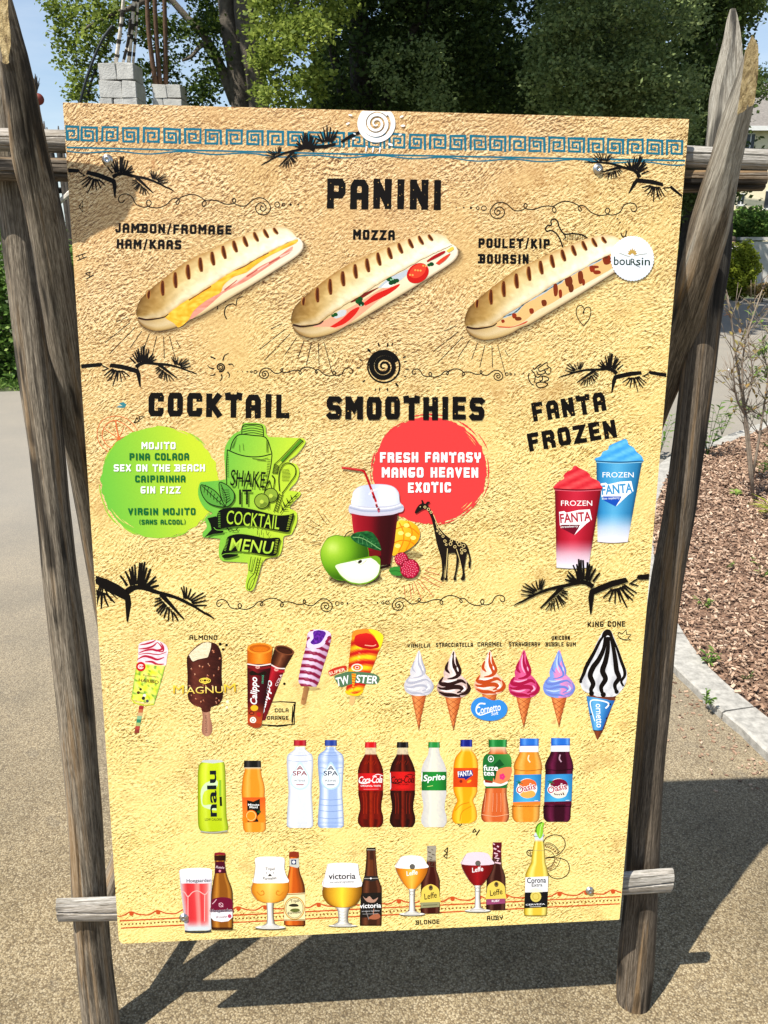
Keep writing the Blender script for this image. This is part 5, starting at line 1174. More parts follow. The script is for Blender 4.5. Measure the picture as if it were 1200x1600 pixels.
def chicken(a, z, M2):
    w = Pm(700, 330, 3.333); q = w
    a.poly(smooth(q([(230, 585), (300, 560), (380, 500), (470, 430), (560, 390), (640, 340), (720, 290), (800, 240), (850, 225), (858, 290), (800, 330), (720, 375), (620, 430), (540, 480), (460, 520), (400, 570), (330, 600), (260, 600)]), 60), (236, 192, 132))
    a.poly(smooth(q([(250, 598), (340, 600), (410, 572), (400, 585), (330, 606), (270, 606)]), 20), (206, 86, 56))
    a.line(q([(285, 548), (350, 520), (400, 475), (470, 430), (560, 380), (640, 325), (720, 280), (800, 245)]), 6.4, (190, 200, 204), 40, rough=.35); a.line(q([(285, 552), (350, 526), (400, 480), (470, 436), (560, 385), (640, 330), (720, 285), (800, 249)]), 1.6, (80, 104, 112), 40, rough=.6)
    for (x, y, s_, h) in [(286, 573, 9, 16), (345, 545, 12, 24), (365, 560, 18, 18), (435, 520, 12, 26), (500, 478, 14, 30), (560, 410, 12, 60), (585, 430, 9, 40), (628, 365, 20, 50), (640, 400, 14, 40), (690, 345, 14, 60), (705, 370, 8, 30), (750, 300, 14, 30), (775, 318, 20, 18), (765, 290, 20, 12), (826, 252, 22, 46), (822, 240, 10, 14)]: a.poly(closed_smooth(q([(x - s_, y - h * .4), (x + s_ * .4, y - h * .55), (x + s_, y - h * .1), (x + s_ * .7, y + h * .45), (x - s_ * .6, y + h * .5)]), 3), (134 + random.randint(-35, 25), 58, 26))
roll(0, 0, ham, 'grilled roll with yellow cheese and pink ham'); roll(241.8, 10.5, mozza, 'grilled roll with tomato, white cheese and herbs'); roll(512.8, 14, chicken, 'grilled roll with browned chicken pieces')
# round cheese badge
a = Art(110); cx, cy = 987.5, 404; a.poly([(cx + (34.2 if k % 2 else 33) * math.cos(k * math.pi / 44), cy + (35.6 if k % 2 else 34.4) * math.sin(k * math.pi / 44)) for k in range(88)], lambda x, y: mixrgb((244, 247, 252), (226, 232, 242), (y - 370) / 70))
z = Pm(700, 330, 3.333)
for an in (-70, -45, -22, 0, 22, 45, 70):
    bx, by = z.p(958, 228); L = 10.5 - abs(an) * .035; tx, ty = bx + L * math.sin(R(an)), by - L * math.cos(R(an)); a.line([(bx + 2 * math.sin(R(an)), by - 2 * math.cos(R(an))), ((bx + tx) / 2, (by + ty) / 2), (tx, ty)], 1, (196, 164, 92), 8, wf=lambda f: .4 + 3.0 * math.sin(math.pi * f))
a.line(z([(890, 218), (925, 232), (945, 236)]), .9, (150, 150, 120), 8); a.line(z([(968, 234), (1000, 226), (1035, 222)]), .9, (150, 150, 120), 8)
a.label('bou', z.p(862, 280), z.p(948, 281), 13.5, (20, 62, 44), bold=0.0084); a.label('R', z.p(950, 281), z.p(975, 281), 10.5, (20, 62, 44), bold=0.0042); a.label('sin', z.p(978, 281), z.p(1050, 282), 13, (20, 62, 44), bold=0.0084); a.line(z([(960, 262), (978, 282), (1000, 293)]), 1.8, (20, 62, 44), 8, w1=.5)
a.build('printed_round_badge', 'white scalloped badge with dark green lettering and a gold leaf')
# ---- cocktail splash
a = Art(8); cx, cy = 249.6, 753
P = []
for k in range(150):
    an = 2 * math.pi * k / 150; r = 1 + .012 * mnoise.noise(Vector((math.cos(an) * 9, math.sin(an) * 9, 1))) * 2.2 + .02 * mnoise.noise(Vector((math.cos(an) * 2, math.sin(an) * 2, 5))) + (random.uniform(-.012, .012))
    P.append((cx + 91.5 * r * math.cos(an), cy + 87 * r * math.sin(an)))
a.grad(P, lambda x, y: mixrgb((122, 196, 76), (204, 222, 62), ((x - 160) / 150 - (y - 753) / 900)), 2.0)
for (a0, a1, rr, w) in [(150, 178, 1.03, 2.4), (130, 155, 1.05, 2.2), (110, 128, 1.02, 2.5), (30, 48, 1.02, 2.6), (200, 222, 1.015, 2.4), (300, 320, 1.015, 2.4), (60, 80, 1.01, 2.5)]: a.line(ell(cx, cy, 91.5 * rr, 87 * rr, 18, a0, a1), 1, (160, 208, 70), wf=lambda f: w * math.sin(math.pi * (.05 + .9 * f)), rough=.4)
for (a0, a1, rr, w) in [(128, 150, .955, 1.4), (118, 134, .93, 1.2), (285, 300, .97, 1.2)]: a.line(ell(cx, cy, 91.5 * rr, 87 * rr, 14, a0, a1), 1, (232, 208, 130), wf=lambda f: w * math.sin(math.pi * (.05 + .9 * f)), rough=.5)
a.build('printed_paint_splash', 'lime green round paint splash')
DG = (0, 112, 62)
for t_, p, q, h, c in [('MOJITO', (221.4, 701.8), (274.4, 701.8), 11, WHITE), ('PINA COLADA', (202.5, 718.9), (295.2, 718.9), 11, DG), ('SEX ON THE BEACH', (178, 736.5), (320.3, 736.5), 11, WHITE), ('CAIPIRINHA', (211.2, 753.5), (289.6, 753.5), 10.8, DG), ('GIN FIZZ', (220, 771), (282, 771), 11, WHITE), ('VIRGIN MOJITO', (200.4, 804.5), (305.4, 804.5), 10.8, DG), ('(SANS ALCOOL)', (217.4, 819.2), (290.2, 819.2), 7.6, DG)]:
    words(t_, p, q, h, c, base=60, rough=.02, tw=.215)
a = Art(0); OR = (222, 122, 70); z = Pm(140, 640, 5.714)
a.line(z([(170, 380), (110, 330), (75, 270), (68, 200), (95, 120), (150, 75), (230, 58), (310, 72), (380, 120), (430, 190)]), 1.1, OR, 40); a.line(z([(195, 350), (140, 300), (112, 240), (125, 170), (170, 115), (235, 98), (310, 130), (370, 180), (395, 205)]), 1.3, OR, 40)
for q in [(120, 165), (130, 275), (235, 98), (305, 160), (330, 235), (190, 345)]: a.line(z([(262, 258), q]), 1.3, OR, w1=1.0)
a.line(z([(230, 100), (245, 190), (262, 258), (250, 200)]), 1.6, OR); a.dot(*z.p(262, 258), 2.6, OR)
for q in [(210, 175), (225, 205), (170, 160), (320, 185)]: a.line(z([q, (q[0] + 12, q[1] + 12)]), 1.0, OR)
a.build('printed_orange_slice')
# shaker sticker
z = Pm(300, 640, 5.515); a = Art(90); G1, G2 = (116, 190, 80), (196, 222, 70)
gr = lambda x, y: mixrgb(G1, G2, (x - 318) / 110 + (y - 800) / 500)
out = [(440, 118), (520, 112), (600, 118), (635, 150), (640, 205), (690, 280), (712, 360), (712, 430), (770, 400), (850, 300), (920, 235), (975, 262), (970, 300), (900, 390), (830, 445), (900, 470), (925, 540), (900, 620), (845, 680), (830, 730), (920, 700), (935, 735), (880, 790), (840, 850), (900, 880), (905, 960), (870, 1050), (845, 1085), (790, 1090), (780, 1180), (745, 1265), (660, 1270), (620, 1300), (600, 1340), (565, 1450), (535, 1540), (500, 1562), (462, 1540), (470, 1450), (485, 1380), (470, 1290), (420, 1270), (340, 1300), (270, 1305), (235, 1270), (232, 1180), (245, 1110), (220, 1070), (150, 1080), (100, 1105), (92, 1060), (130, 1010), (115, 960), (125, 920), (180, 890), (110, 850), (60, 760), (55, 680), (80, 620), (140, 640), (215, 680), (225, 610), (285, 625), (285, 500), (278, 380), (300, 290), (360, 210), (420, 180)]
a.grad(closed_smooth(z(out), 3), gr, 2.2)
INKC = (18, 26, 14)
Lz = lambda P, w=1.3, sm=0, **k: a.line(z(P), w, INKC, sm, **k)
Lz([(430, 215), (432, 160), (450, 132), (520, 126), (590, 132), (612, 160), (618, 232)], 1.6, 20)
for yy_ in (150, 172, 192, 212): Lz([(436, yy_), (520, yy_ - 14), (612, yy_ + 4)], 1.1, 8)
Lz([(330, 350), (345, 290), (380, 232), (430, 212), (530, 222), (620, 232), (655, 270), (675, 330), (690, 380)], 1.6, 30); Lz([(305, 345), (400, 385), (500, 405), (600, 402), (690, 380)], 1.6, 20); Lz([(305, 345), (298, 500), (300, 640)], 1.5, 10); Lz([(690, 385), (680, 480), (650, 620), (630, 680)], 1.5, 12)
for k in range(14): Lz([(340 + k * 3, 330 - k * 7), (362 + k * 2, 332 - k * 7)], .5); Lz([(640, 260 + k * 8), (660, 262 + k * 8)], .6); Lz([(650 - k * 1, 430 + k * 14), (678 - k * 2, 432 + k * 14)], .6); Lz([(302, 380 + k * 15), (318, 382 + k * 15)], .6)
Lz([(520, 418), (600, 430), (655, 415)], .8); Lz([(560, 432), (640, 440)], .8); Lz([(410, 300), (412, 360)], .5); Lz([(440, 290), (446, 350)], .5)
# straw, spoon, cherries, herbs
Lz([(755, 430), (925, 250), (958, 270), (775, 460)], 1.1); Lz([(775, 445), (945, 262)], .6); a.poly(z([(764, 436), (930, 258), (950, 268), (776, 452)]), (92, 150, 40)); Lz([(755, 430), (710, 470), (695, 545), (735, 548), (750, 490), (775, 460)], 1.1)
for k in range(6): Lz([(712 - k * 2, 468 + k * 13), (748 - k * 2, 484 + k * 12)], .9)
Lz([(755, 700), (748, 600), (760, 520), (800, 465), (850, 462), (890, 500), (890, 560), (850, 620), (800, 690), (775, 720)], 1.4, 40)
for k in range(9): Lz([(775, 520 + k * 11), (850 - abs(k - 4) * 4, 512 + k * 12)], .6)
Lz([(755, 720), (705, 880)], 1.2); Lz([(785, 720), (735, 880)], 1.2)
for k in range(8): Lz([(754 - k * 6, 728 + k * 19), (780 - k * 6, 742 + k * 19)], .9)
Lz([(690, 565), (712, 600), (700, 690)], 2.2, 8, w1=1); Lz([(668, 610), (640, 660), (622, 720)], 2.2, 8, w1=1); Lz([(668, 605), (690, 690)], 1, 6); Lz([(665, 760), (655, 860)], .8); Lz([(672, 760), (668, 850)], .8)
for c_ in ((680, 735), (602, 785)):
    a.poly(ell(*z.p(*c_), 10.8 if c_[0] > 650 else 11.4, None, 22), (150, 176, 66)); a.ring(*z.p(*c_), 10.8 if c_[0] > 650 else 11.4, 1.2, INKC, n=20)
    for k in range(5): a.line(ell(*z.p(*c_), 3.0 + 1.5 * k, None, 8, 20, 110), .5, INKC)
    a.dot(*z.p(c_[0], c_[1] + 6), 3.2, (196, 216, 90))
Lz([(760, 890), (820, 810), (915, 715)], 1.2, 8)
for q, r_ in [((800, 830), (780, 780)), ((800, 830), (860, 822)), ((830, 800), (815, 760)), ((830, 800), (885, 790)), ((860, 770), (850, 735)), ((780, 860), (830, 860)), ((780, 860), (770, 815)), ((880, 750), (905, 742))]: Lz([q, r_], 1.8, w1=.7)
# mint leaves
for P in ([(285, 835), (200, 825), (130, 790), (85, 720), (78, 650), (110, 652), (150, 668), (200, 700), (240, 745), (270, 800)], [(290, 830), (262, 780), (240, 700), (238, 625), (290, 640), (330, 670), (365, 720), (360, 780), (320, 825)]):
    a.poly(closed_smooth(z(P), 3), (104, 170, 72)); Q = closed_smooth(z(P), 3); a.line(Q + [Q[0]], 1.4, INKC)
Lz([(285, 835), (200, 760), (90, 655)], 1.2, 10); Lz([(290, 830), (300, 760), (250, 640)], 1.2, 10)
for k in range(6): x = 110 + k * 26; y = 672 + k * 24; Lz([(x, y), (x + 10, y - 28 + k * 2)], .9); Lz([(x, y), (x - 4 + k * 2, y + 40 - k * 3)], .9); Lz([(268 + k * 6, 690 + k * 22), (255 + k * 3, 672 + k * 20)], .8); Lz([(268 + k * 6, 690 + k * 22), (320 + k * 3, 690 + k * 16)], .8)
# ribbons
BK = (16, 20, 12)
a.poly(z([(135, 932), (210, 915), (232, 950), (212, 1030), (275, 1040), (268, 1058), (180, 1068), (108, 1098), (170, 1030), (160, 985)]), BK)
a.poly(closed_smooth(z([(232, 870), (300, 846), (400, 838), (520, 856), (640, 886), (740, 908), (840, 902), (878, 890), (872, 940), (850, 1000), (832, 1052), (740, 1040), (640, 1020), (520, 996), (400, 1000), (300, 1012), (212, 1030), (196, 1010), (212, 940)]), 3), BK)
a.poly(closed_smooth(z([(308, 1095), (380, 1070), (450, 1070), (540, 1085), (640, 1104), (755, 1102), (748, 1160), (722, 1252), (620, 1248), (500, 1226), (400, 1218), (320, 1228), (262, 1252), (258, 1230), (290, 1160)]), 3), BK)
a.poly(closed_smooth(z([(262, 1250), (300, 1232), (380, 1236), (398, 1250), (350, 1266), (300, 1276), (268, 1272)]), 3), BK); Lz([(300, 1015), (320, 1035), (300, 1012)], 1)
Lz([(300, 1022), (370, 1040), (400, 1012)], 1, 6); Lz([(330, 1015), (350, 1030)], 1); Lz([(380, 1020), (392, 1040)], 1)
for k in range(9): a.line(z([(225 + k * .5, 885 + k * 15), (245 + k * .5, 888 + k * 15)]), .6, gr(340, 800)); a.line(z([(866 - k * 4, 905 + k * 15), (838 - k * 3, 915 + k * 14)]), .6, gr(440, 800)); a.line(z([(300 - k * 3, 1110 + k * 12), (318 - k * 3, 1114 + k * 12)]), .6, gr(350, 850)); a.line(z([(745 - k * 2, 1115 + k * 14), (722 - k * 2, 1120 + k * 14)]), .6, gr(420, 850))
a.line(z([(190, 1010), (215, 1032), (290, 1035)]), .9, gr(340, 820), 8); a.line(z([(258, 1250), (300, 1236), (390, 1238)]), .8, gr(350, 860), 8)
a.label('SHAKE', z.p(330, 650), z.p(628, 672), 26, INKC, bold=0.0028); a.label('IT', z.p(408, 812), z.p(515, 812), 24, INKC, bold=0.0084)
a.label('COCKTAIL', z.p(295, 978), z.p(750, 1028), 22, gr(410, 800), bold=0.0028); a.label('MENU', z.p(322, 1206), z.p(700, 1240), 20, gr(380, 860), bold=0.0084, col2=(206, 228, 90), shear=.15)
for x in (566, 600): Lz([(x, 1035), (x, 1075)], .8)
Lz([(640, 1040), (650, 1078), (668, 1050)], .8); Lz([(512, 1262), (492, 1380), (520, 1390), (548, 1268)], 1.0); Lz([(570, 1270), (540, 1400), (500, 1450), (478, 1520), (495, 1545), (520, 1520), (548, 1440), (595, 1270)], 1.1, 30)
for k in range(6): Lz([(566 - k * 5, 1285 + k * 22), (590 - k * 6, 1300 + k * 22)], .9)
a.build('printed_cocktail_drawing', 'green sticker style drawing of a cocktail shaker with ribbons')
# ---- red splash
a = Art(8); z = Pm(480, 640, 4); cx, cy = z.p(765, 380); P = []
for k in range(150):
    an = 2 * math.pi * k / 150; r = 1 + .026 * mnoise.noise(Vector((math.cos(an) * 8, math.sin(an) * 8, 3))) + .02 * mnoise.noise(Vector((math.cos(an) * 2, math.sin(an) * 2, 9))) + random.uniform(-.008, .008); P.append((cx + 89 * r * math.cos(an), cy + 83.5 * r * math.sin(an)))
a.poly(P, (232, 74, 74))
for (a0, a1, rr, w) in [(-62, -38, 1.05, 2.6), (-40, -20, 1.09, 1.8), (-15, 12, 1.035, 2.0), (8, 30, 1.06, 1.4), (30, 60, 1.02, 2.2), (62, 84, 1.02, 2), (180, 200, 1.02, 2.4), (215, 245, 1.015, 2.5), (250, 285, 1.05, 2.4), (165, 178, 1.04, 1.6)]: a.line(ell(cx, cy, 89 * rr, 83.5 * rr, 18, a0, a1), 1, (226, 72, 70), wf=lambda f: w * math.sin(math.pi * (.04 + .92 * f)), rough=.4)
for (a0, a1, rr, w) in [(-50, -32, .96, 1.2), (38, 52, .95, 1.6), (42, 52, .90, 1.0), (-44, -30, .93, .7)]: a.line(ell(cx, cy, 89 * rr, 83.5 * rr, 14, a0, a1), 1, (236, 208, 130), wf=lambda f: w * math.sin(math.pi * (.04 + .92 * f)), rough=.5)
a.build('printed_paint_splash', 'red round paint splash')
for t_, p, q in [('FRESH FANTASY', z.p(455, 330), z.p(1085, 330)), ('MANGO HEAVEN', z.p(466, 424), z.p(1068, 424)), ('EXOTIC', z.p(630, 518), z.p(898, 518))]: words(t_, p, q, 15.8, WHITE, base=60, rough=.03, tw=.24)
# giraffe
a = Art(110); GB = (36, 26, 22)
a.poly(closed_smooth(z([(672, 640), (685, 612), (702, 592), (716, 584), (712, 566), (722, 566), (728, 582), (738, 588), (750, 574), (768, 578), (752, 594), (765, 612), (782, 650), (802, 695), (830, 745), (870, 785), (920, 812), (980, 832), (1000, 850), (1012, 890), (1022, 935), (1018, 985), (1008, 985), (1012, 940), (1004, 900), (996, 900), (986, 960), (980, 1000), (984, 1030), (982, 1062), (958, 1060), (970, 1025), (962, 970), (950, 930), (940, 985), (928, 1040), (932, 1062), (912, 1062), (922, 1020), (930, 960), (928, 900), (900, 896), (880, 900), (876, 960), (872, 1030), (876, 1062), (858, 1062), (862, 1010), (860, 960), (852, 1030), (852, 1062), (832, 1062), (842, 1020), (838, 940), (822, 880), (808, 830), (790, 740), (775, 680), (752, 630), (735, 620), (712, 628), (692, 642), (678, 648)]), 3), GB)
CR = (238, 214, 150)
for x, y, r_ in [(735, 608, 7), (757, 622, 8), (774, 640, 7), (895, 838, 9), (922, 856, 8), (950, 840, 11), (976, 850, 10), (965, 875, 9), (985, 880, 7), (860, 820, 8), (868, 842, 6), (938, 826, 8), (965, 895, 6), (848, 790, 7), (830, 772, 7), (815, 735, 6), (812, 757, 5), (900, 818, 8)]: a.ring(*z.p(x, y), r_ / 4 * 1.0, .8, CR, n=9)
a.line(z([(876, 866), (870, 960), (862, 1050)]), .9, CR, 8); a.line(z([(932, 870), (950, 930), (966, 1000)]), .9, CR, 8); a.line(z([(788, 655), (812, 712), (850, 765), (900, 805), (960, 826)]), .9, CR, 20); a.line(z([(800, 700), (815, 740), (845, 778)]), .8, CR, 8); a.dot(*z.p(706, 606), .8, CR)
a.line(z([(1010, 950), (1014, 985)]), 2.6, GB); a.build('printed_giraffe', 'black giraffe silhouette with pale outlines')
# smoothie cup and fruit
a = Art(130)
a.poly(ell(*z.p(300, 1052), 42, 10, 26), (60, 50, 40, .55)); a.poly(ell(*z.p(640, 905), 20, 6, 20), (60, 50, 40, .4)); a.poly(ell(*z.p(620, 1038), 17, 5, 20), (60, 50, 40, .45))
# mango half
a.grad(closed_smooth(z([(560, 700), (610, 690), (650, 700), (690, 730), (705, 775), (690, 820), (650, 860), (600, 890), (540, 912), (525, 890), (530, 800)]), 4), lambda x, y: mixrgb((255, 226, 92), (246, 172, 26), (x - 610) / 50 + (y - 815) / 90), 2)
for P in ([(552, 745), (600, 730), (655, 742), (700, 780)], [(545, 830), (590, 815), (640, 822), (672, 842)], [(575, 705), (600, 760), (600, 820), (570, 890)], [(630, 700), (655, 760), (640, 830), (615, 880)]): a.line(z(P), 1.8, (222, 140, 20), 12)
for c_ in ((585, 770), (630, 780), (620, 722), (565, 850), (662, 800)): a.dot(*z.p(*c_), 4.5, (255, 236, 130), 3.2)
# cup
def cupc(u, t, x, y): return hramp([(0, (190, 44, 58)), (.12, (168, 28, 44)), (.4, (140, 16, 34)), (.62, (74, 8, 18)), (.9, (58, 6, 14)), (1, (96, 20, 30))])(t)
L_ = [(275, 640), (285, 740), (300, 830), (330, 985)]; R2 = [(568, 640), (555, 740), (545, 830), (520, 965)]
a.strip(z(L_), z(R2), cupc, 20, 14); a.line(z([(330, 985), (400, 990), (470, 985), (520, 968)]), 3.4, (40, 6, 12), 10)
a.poly(z([(380, 882), (460, 876), (462, 910), (384, 920)]), (120, 16, 24))
def lidc(x, y): return mixrgb((206, 212, 232), (242, 244, 250), .5 + .5 * math.sin((x - 545) * .11 + 1.2) * .9 - .1)
a.poly(closed_smooth(z([(262, 640), (262, 600), (284, 580), (284, 520), (310, 488), (350, 472), (430, 464), (500, 468), (545, 485), (572, 520), (578, 575), (600, 600), (600, 628), (570, 642), (420, 656), (300, 650)]), 4), lambda x, y: (206, 206, 220))
a.grad(closed_smooth(z([(276, 590), (290, 520), (312, 492), (360, 474), (430, 468), (500, 472), (545, 490), (568, 530), (572, 585), (500, 600), (420, 606), (340, 602)]), 4), lidc, 2)
a.line(z([(290, 560), (292, 525), (318, 494)]), 2.6, WHITE, 8); a.line(z([(385, 530), (420, 500), (500, 490), (530, 510)]), 2.0, (250, 251, 255), 10)
a.line(z([(262, 610), (340, 630), (420, 634), (520, 628), (600, 606)]), 2.4, (176, 182, 206), 20); a.line(z([(268, 596), (340, 614), (420, 618), (520, 612), (586, 592)]), 1.6, (246, 247, 252), 20); a.line(z([(275, 642), (340, 655), (420, 660), (520, 652), (566, 640)]), 2.2, (214, 200, 216), 20)
RED = (190, 26, 34); a.line(z([(216, 362), (270, 368), (345, 380), (362, 400), (390, 470), (430, 575)]), 3.4, RED, 30); a.line(z([(216, 360), (270, 366), (340, 376)]), 1.0, (230, 90, 90), 8)
for k in range(4): a.line(z([(398 + k * 15, 500 + k * 38), (404 + k * 15, 515 + k * 38)]), 3.6, (246, 200, 204) if k % 2 == 0 else (140, 18, 30))
a.line(z([(430, 590), (438, 610)]), 3.2, (150, 26, 40)); a.line(z([(442, 625), (450, 640)]), 3.0, (190, 90, 110))
# apple
a.poly(closed_smooth(z([(100, 840), (130, 800), (180, 782), (235, 790), (300, 790), (345, 810), (378, 860), (385, 930), (365, 1000), (310, 1045), (230, 1066), (170, 1055), (120, 1010), (90, 950), (82, 890)]), 4), (96, 148, 26))
def ap(x, y):
    d = math.hypot((x - 520) / 34, (y - 855) / 36); c = hramp([(0, (214, 232, 128)), (.35, (170, 208, 66)), (.8, (126, 178, 38)), (1.25, (74, 122, 18)), (1.6, (50, 92, 14))])(d); return c
a.grad(closed_smooth(z([(102, 842), (132, 803), (180, 786), (235, 794), (300, 794), (343, 813), (374, 860), (381, 930), (361, 998), (308, 1041), (230, 1062), (170, 1051), (123, 1008), (94, 950), (86, 890)]), 4), ap, 1.6)
a.line(z([(232, 796), (245, 775), (262, 762), (280, 756)]), 1.6, (66, 48, 24), 8)
a.grad(closed_smooth(z([(272, 790), (300, 768), (350, 758), (400, 762), (435, 800), (460, 860), (458, 880), (400, 866), (330, 842), (290, 818)]), 4), lambda x, y: mixrgb((52, 128, 66), (14, 66, 34), mnoise.noise(Vector((x * .2, y * .3, 2))) + .5), 1.6); a.line(z([(285, 795), (350, 805), (458, 872)]), .9, (150, 196, 130), 10)
for k in range(5): a.line(z([(318 + k * 26, 800 + k * 10), (332 + k * 24, 776 + k * 14)]), .5, (110, 170, 110)); a.line(z([(318 + k * 26, 800 + k * 10), (320 + k * 28, 832 + k * 8)]), .5, (110, 170, 110))
a.poly(closed_smooth(z([(176, 966), (250, 945), (340, 925), (400, 915), (450, 930), (456, 985), (440, 1040), (395, 1075), (340, 1090), (270, 1082), (215, 1045), (185, 1000)]), 4), (132, 176, 46))
a.grad(closed_smooth(z([(178, 970), (250, 952), (340, 934), (400, 924), (446, 936), (452, 985), (436, 1034), (392, 1068), (338, 1083), (272, 1075), (219, 1040), (188, 1000)]), 4), lambda x, y: mixrgb((252, 254, 246), (224, 238, 196), math.hypot((x - 562) / 44, (y - 888) / 26) ** 2), 1.8)
a.poly(closed_smooth(z([(395, 920), (430, 912), (456, 930), (452, 968), (430, 945)]), 3), (120, 166, 40)); a.dot(*z.p(330, 948), 2.4, (54, 36, 20), 3.6, 10, 60); a.line(z([(300, 945), (335, 965), (370, 940)]), .8, (170, 186, 120), 8)
# raspberries
a.poly(closed_smooth(z([(510, 1005), (525, 985), (560, 978), (585, 990), (590, 1030), (560, 1036), (530, 1028)]), 4), (66, 146, 60)); a.line(z([(512, 1008), (560, 1005), (588, 1015)]), .8, (34, 92, 34), 6)
for (cx_, cy_, rr, n_) in ((588, 932, 42, 26), (640, 992, 60, 46)):
    a.poly(ell(*z.p(cx_, cy_), rr / 4 * 1.02, None, 24), (150, 20, 50))
    l0 = a.lv + 2
    for k in range(n_):
        q = math.sqrt((k + .5) / n_); an = k * 2.4; x, y = z.p(cx_ + rr * .86 * q * math.cos(an), cy_ + rr * .86 * q * math.sin(an)); a.lv = l0; a.dot(x, y, 2.1, (206, 44, 84), n=8); a.lv = l0 + 2; a.dot(x - .6, y - .7, .7, (246, 160, 176), n=6)
a.build('printed_smoothie_and_fruit', 'dark red smoothie cup with dome lid, apple, mango and raspberries')
# ---- frozen drink cups
def cup(z, rim, foot, cols, swirl, base, label, logo, sub, subc):
    a = Art(base); (xl, xr, yt), (bl, br, yb) = rim, foot
    L = [(xl + (bl - xl) * t, yt + (yb - yt) * t) for t in np.linspace(0, 1, 24)]; R3 = [(xr + (br - xr) * t, yt + (yb - yt) * t) for t in np.linspace(0, 1, 24)]
    a.poly(ell(*z.p((bl + br) / 2 + 6, yb + 4), (br - bl) / 2 / z.k * 1.12, 4, 20), (70, 60, 40, .45))
    def cc(u, t, x, y):
        m_, hi, fade = cols; c = hramp([(0, mixrgb(m_, (0, 0, 0), .35)), (.1, m_), (.45, mixrgb(m_, hi, .75)), (.6, mixrgb(m_, hi, .5)), (.92, mixrgb(m_, (0, 0, 0), .12)), (1, mixrgb(m_, (0, 0, 0), .4))])(t)
        return mixrgb(c, (238, 232, 244), hramp([(0, (0,)), (.66, (0,)), (.84, (.75,)), (1, (1,))])(u)[0] * fade)
    a.strip(z(L), z(R3), cc, 24, 12)
    a.line(z([(bl, yb), ((bl + br) / 2, yb + 9), (br, yb)]), 3.2, (230, 226, 238), 10)
    body, hl, dk = swirl
    S = closed_smooth(z(body), 4); a.grad(S, lambda x, y: mixrgb(hl, dk, .5 + .35 * math.sin(x * .19 + y * .42) + .3 * mnoise.noise(Vector((x * .2, y * .25, 1)))), 1.5)
    a.line(z([(xl - 6, yt - 2), ((xl + xr) / 2, yt + 8), (xr + 6, yt - 2)]), 2.2, mixrgb(cols[0], (0, 0, 0), .3), 12); a.line(z([(xl - 2, yt + 8), ((xl + xr) / 2, yt + 18), (xr + 2, yt + 8)]), 1.0, mixrgb(cols[1], WHITE, .3), 12)
    x0, y0 = logo
    a.label('FROZEN', z.p(x0 + 10, y0), z.p(x0 + 302, y0), 8.4, WHITE, bold=0.0014)
    a.poly(z([(x0 - 8, y0 + 58), (x0 + 40, y0 + 50), (x0 + 60, y0 + 66), (x0 + 140, y0 + 48), (x0 + 175, y0 + 40), (x0 + 280, y0 + 34), (x0 + 300, y0 + 130), (x0 + 250, y0 + 165), (x0 + 135, y0 + 275), (x0 + 190, y0 + 178), (x0 + 0, y0 + 185)]), (250, 250, 252))
    a.poly(z([(x0 + 10, y0 + 178), (x0 + 186, y0 + 178), (x0 + 172, y0 + 215), (x0 + 132, y0 + 272), (x0 + 22, y0 + 215)]), subc)
    a.label('FANTA', z.p(x0 + 4, y0 + 162), z.p(x0 + 296, y0 + 138), 14.5, mixrgb(cols[0], WHITE, .1), bold=.03); a.label(sub, z.p(x0 + 6, y0 + 208), z.p(x0 + 170, y0 + 200), 3.4, WHITE, bold=0.0070)
    a.build('printed_frozen_drink_cup', label)
z = Pm(830, 670, 6)
cup(z, (610, 1040, 305), (622, 905, 1050), ((56, 146, 200), (120, 196, 232), 1.0), ([(612, 300), (605, 272), (650, 258), (670, 215), (720, 195), (730, 160), (790, 130), (850, 105), (880, 92), (900, 110), (915, 150), (960, 175), (985, 215), (1030, 250), (1048, 290), (1040, 306), (830, 318)], (126, 204, 246), (64, 160, 226)), 10, 'blue frozen drink cup with a swirled top', (658, 455), 'blue raspberry', (30, 90, 190))
cup(z, (220, 655, 565), (236, 535, 1290), ((176, 24, 48), (222, 60, 84), 1.0), ([(222, 562), (215, 535), (250, 500), (310, 465), (300, 440), (330, 405), (380, 380), (395, 350), (420, 345), (445, 365), (510, 395), (545, 425), (560, 455), (630, 490), (652, 530), (655, 560), (440, 578)], (244, 104, 104), (208, 34, 52)), 60, 'dark red frozen drink cup with a swirled top', (268, 720), 'strawberry', (120, 14, 44))

# ------------------------------------------------------------------ printed ices
def drink(z, prof, fn, base=20, nc=12, dense=4):
    """prof: (y, left x, right x) rows in crop coordinates"""
    a = Art(base); L = smooth([(p[1], p[0]) for p in prof], len(prof) * dense); R4 = smooth([(p[2], p[0]) for p in prof], len(prof) * dense)
    a.rows(list(zip(z(L), z(R4))), fn, nc); return a
def shadow(a, z, x, y, rx, ry, al=.5): a.poly(ell(*z.p(x, y), rx / z.k, ry / z.k, 20), (60, 48, 30, al))
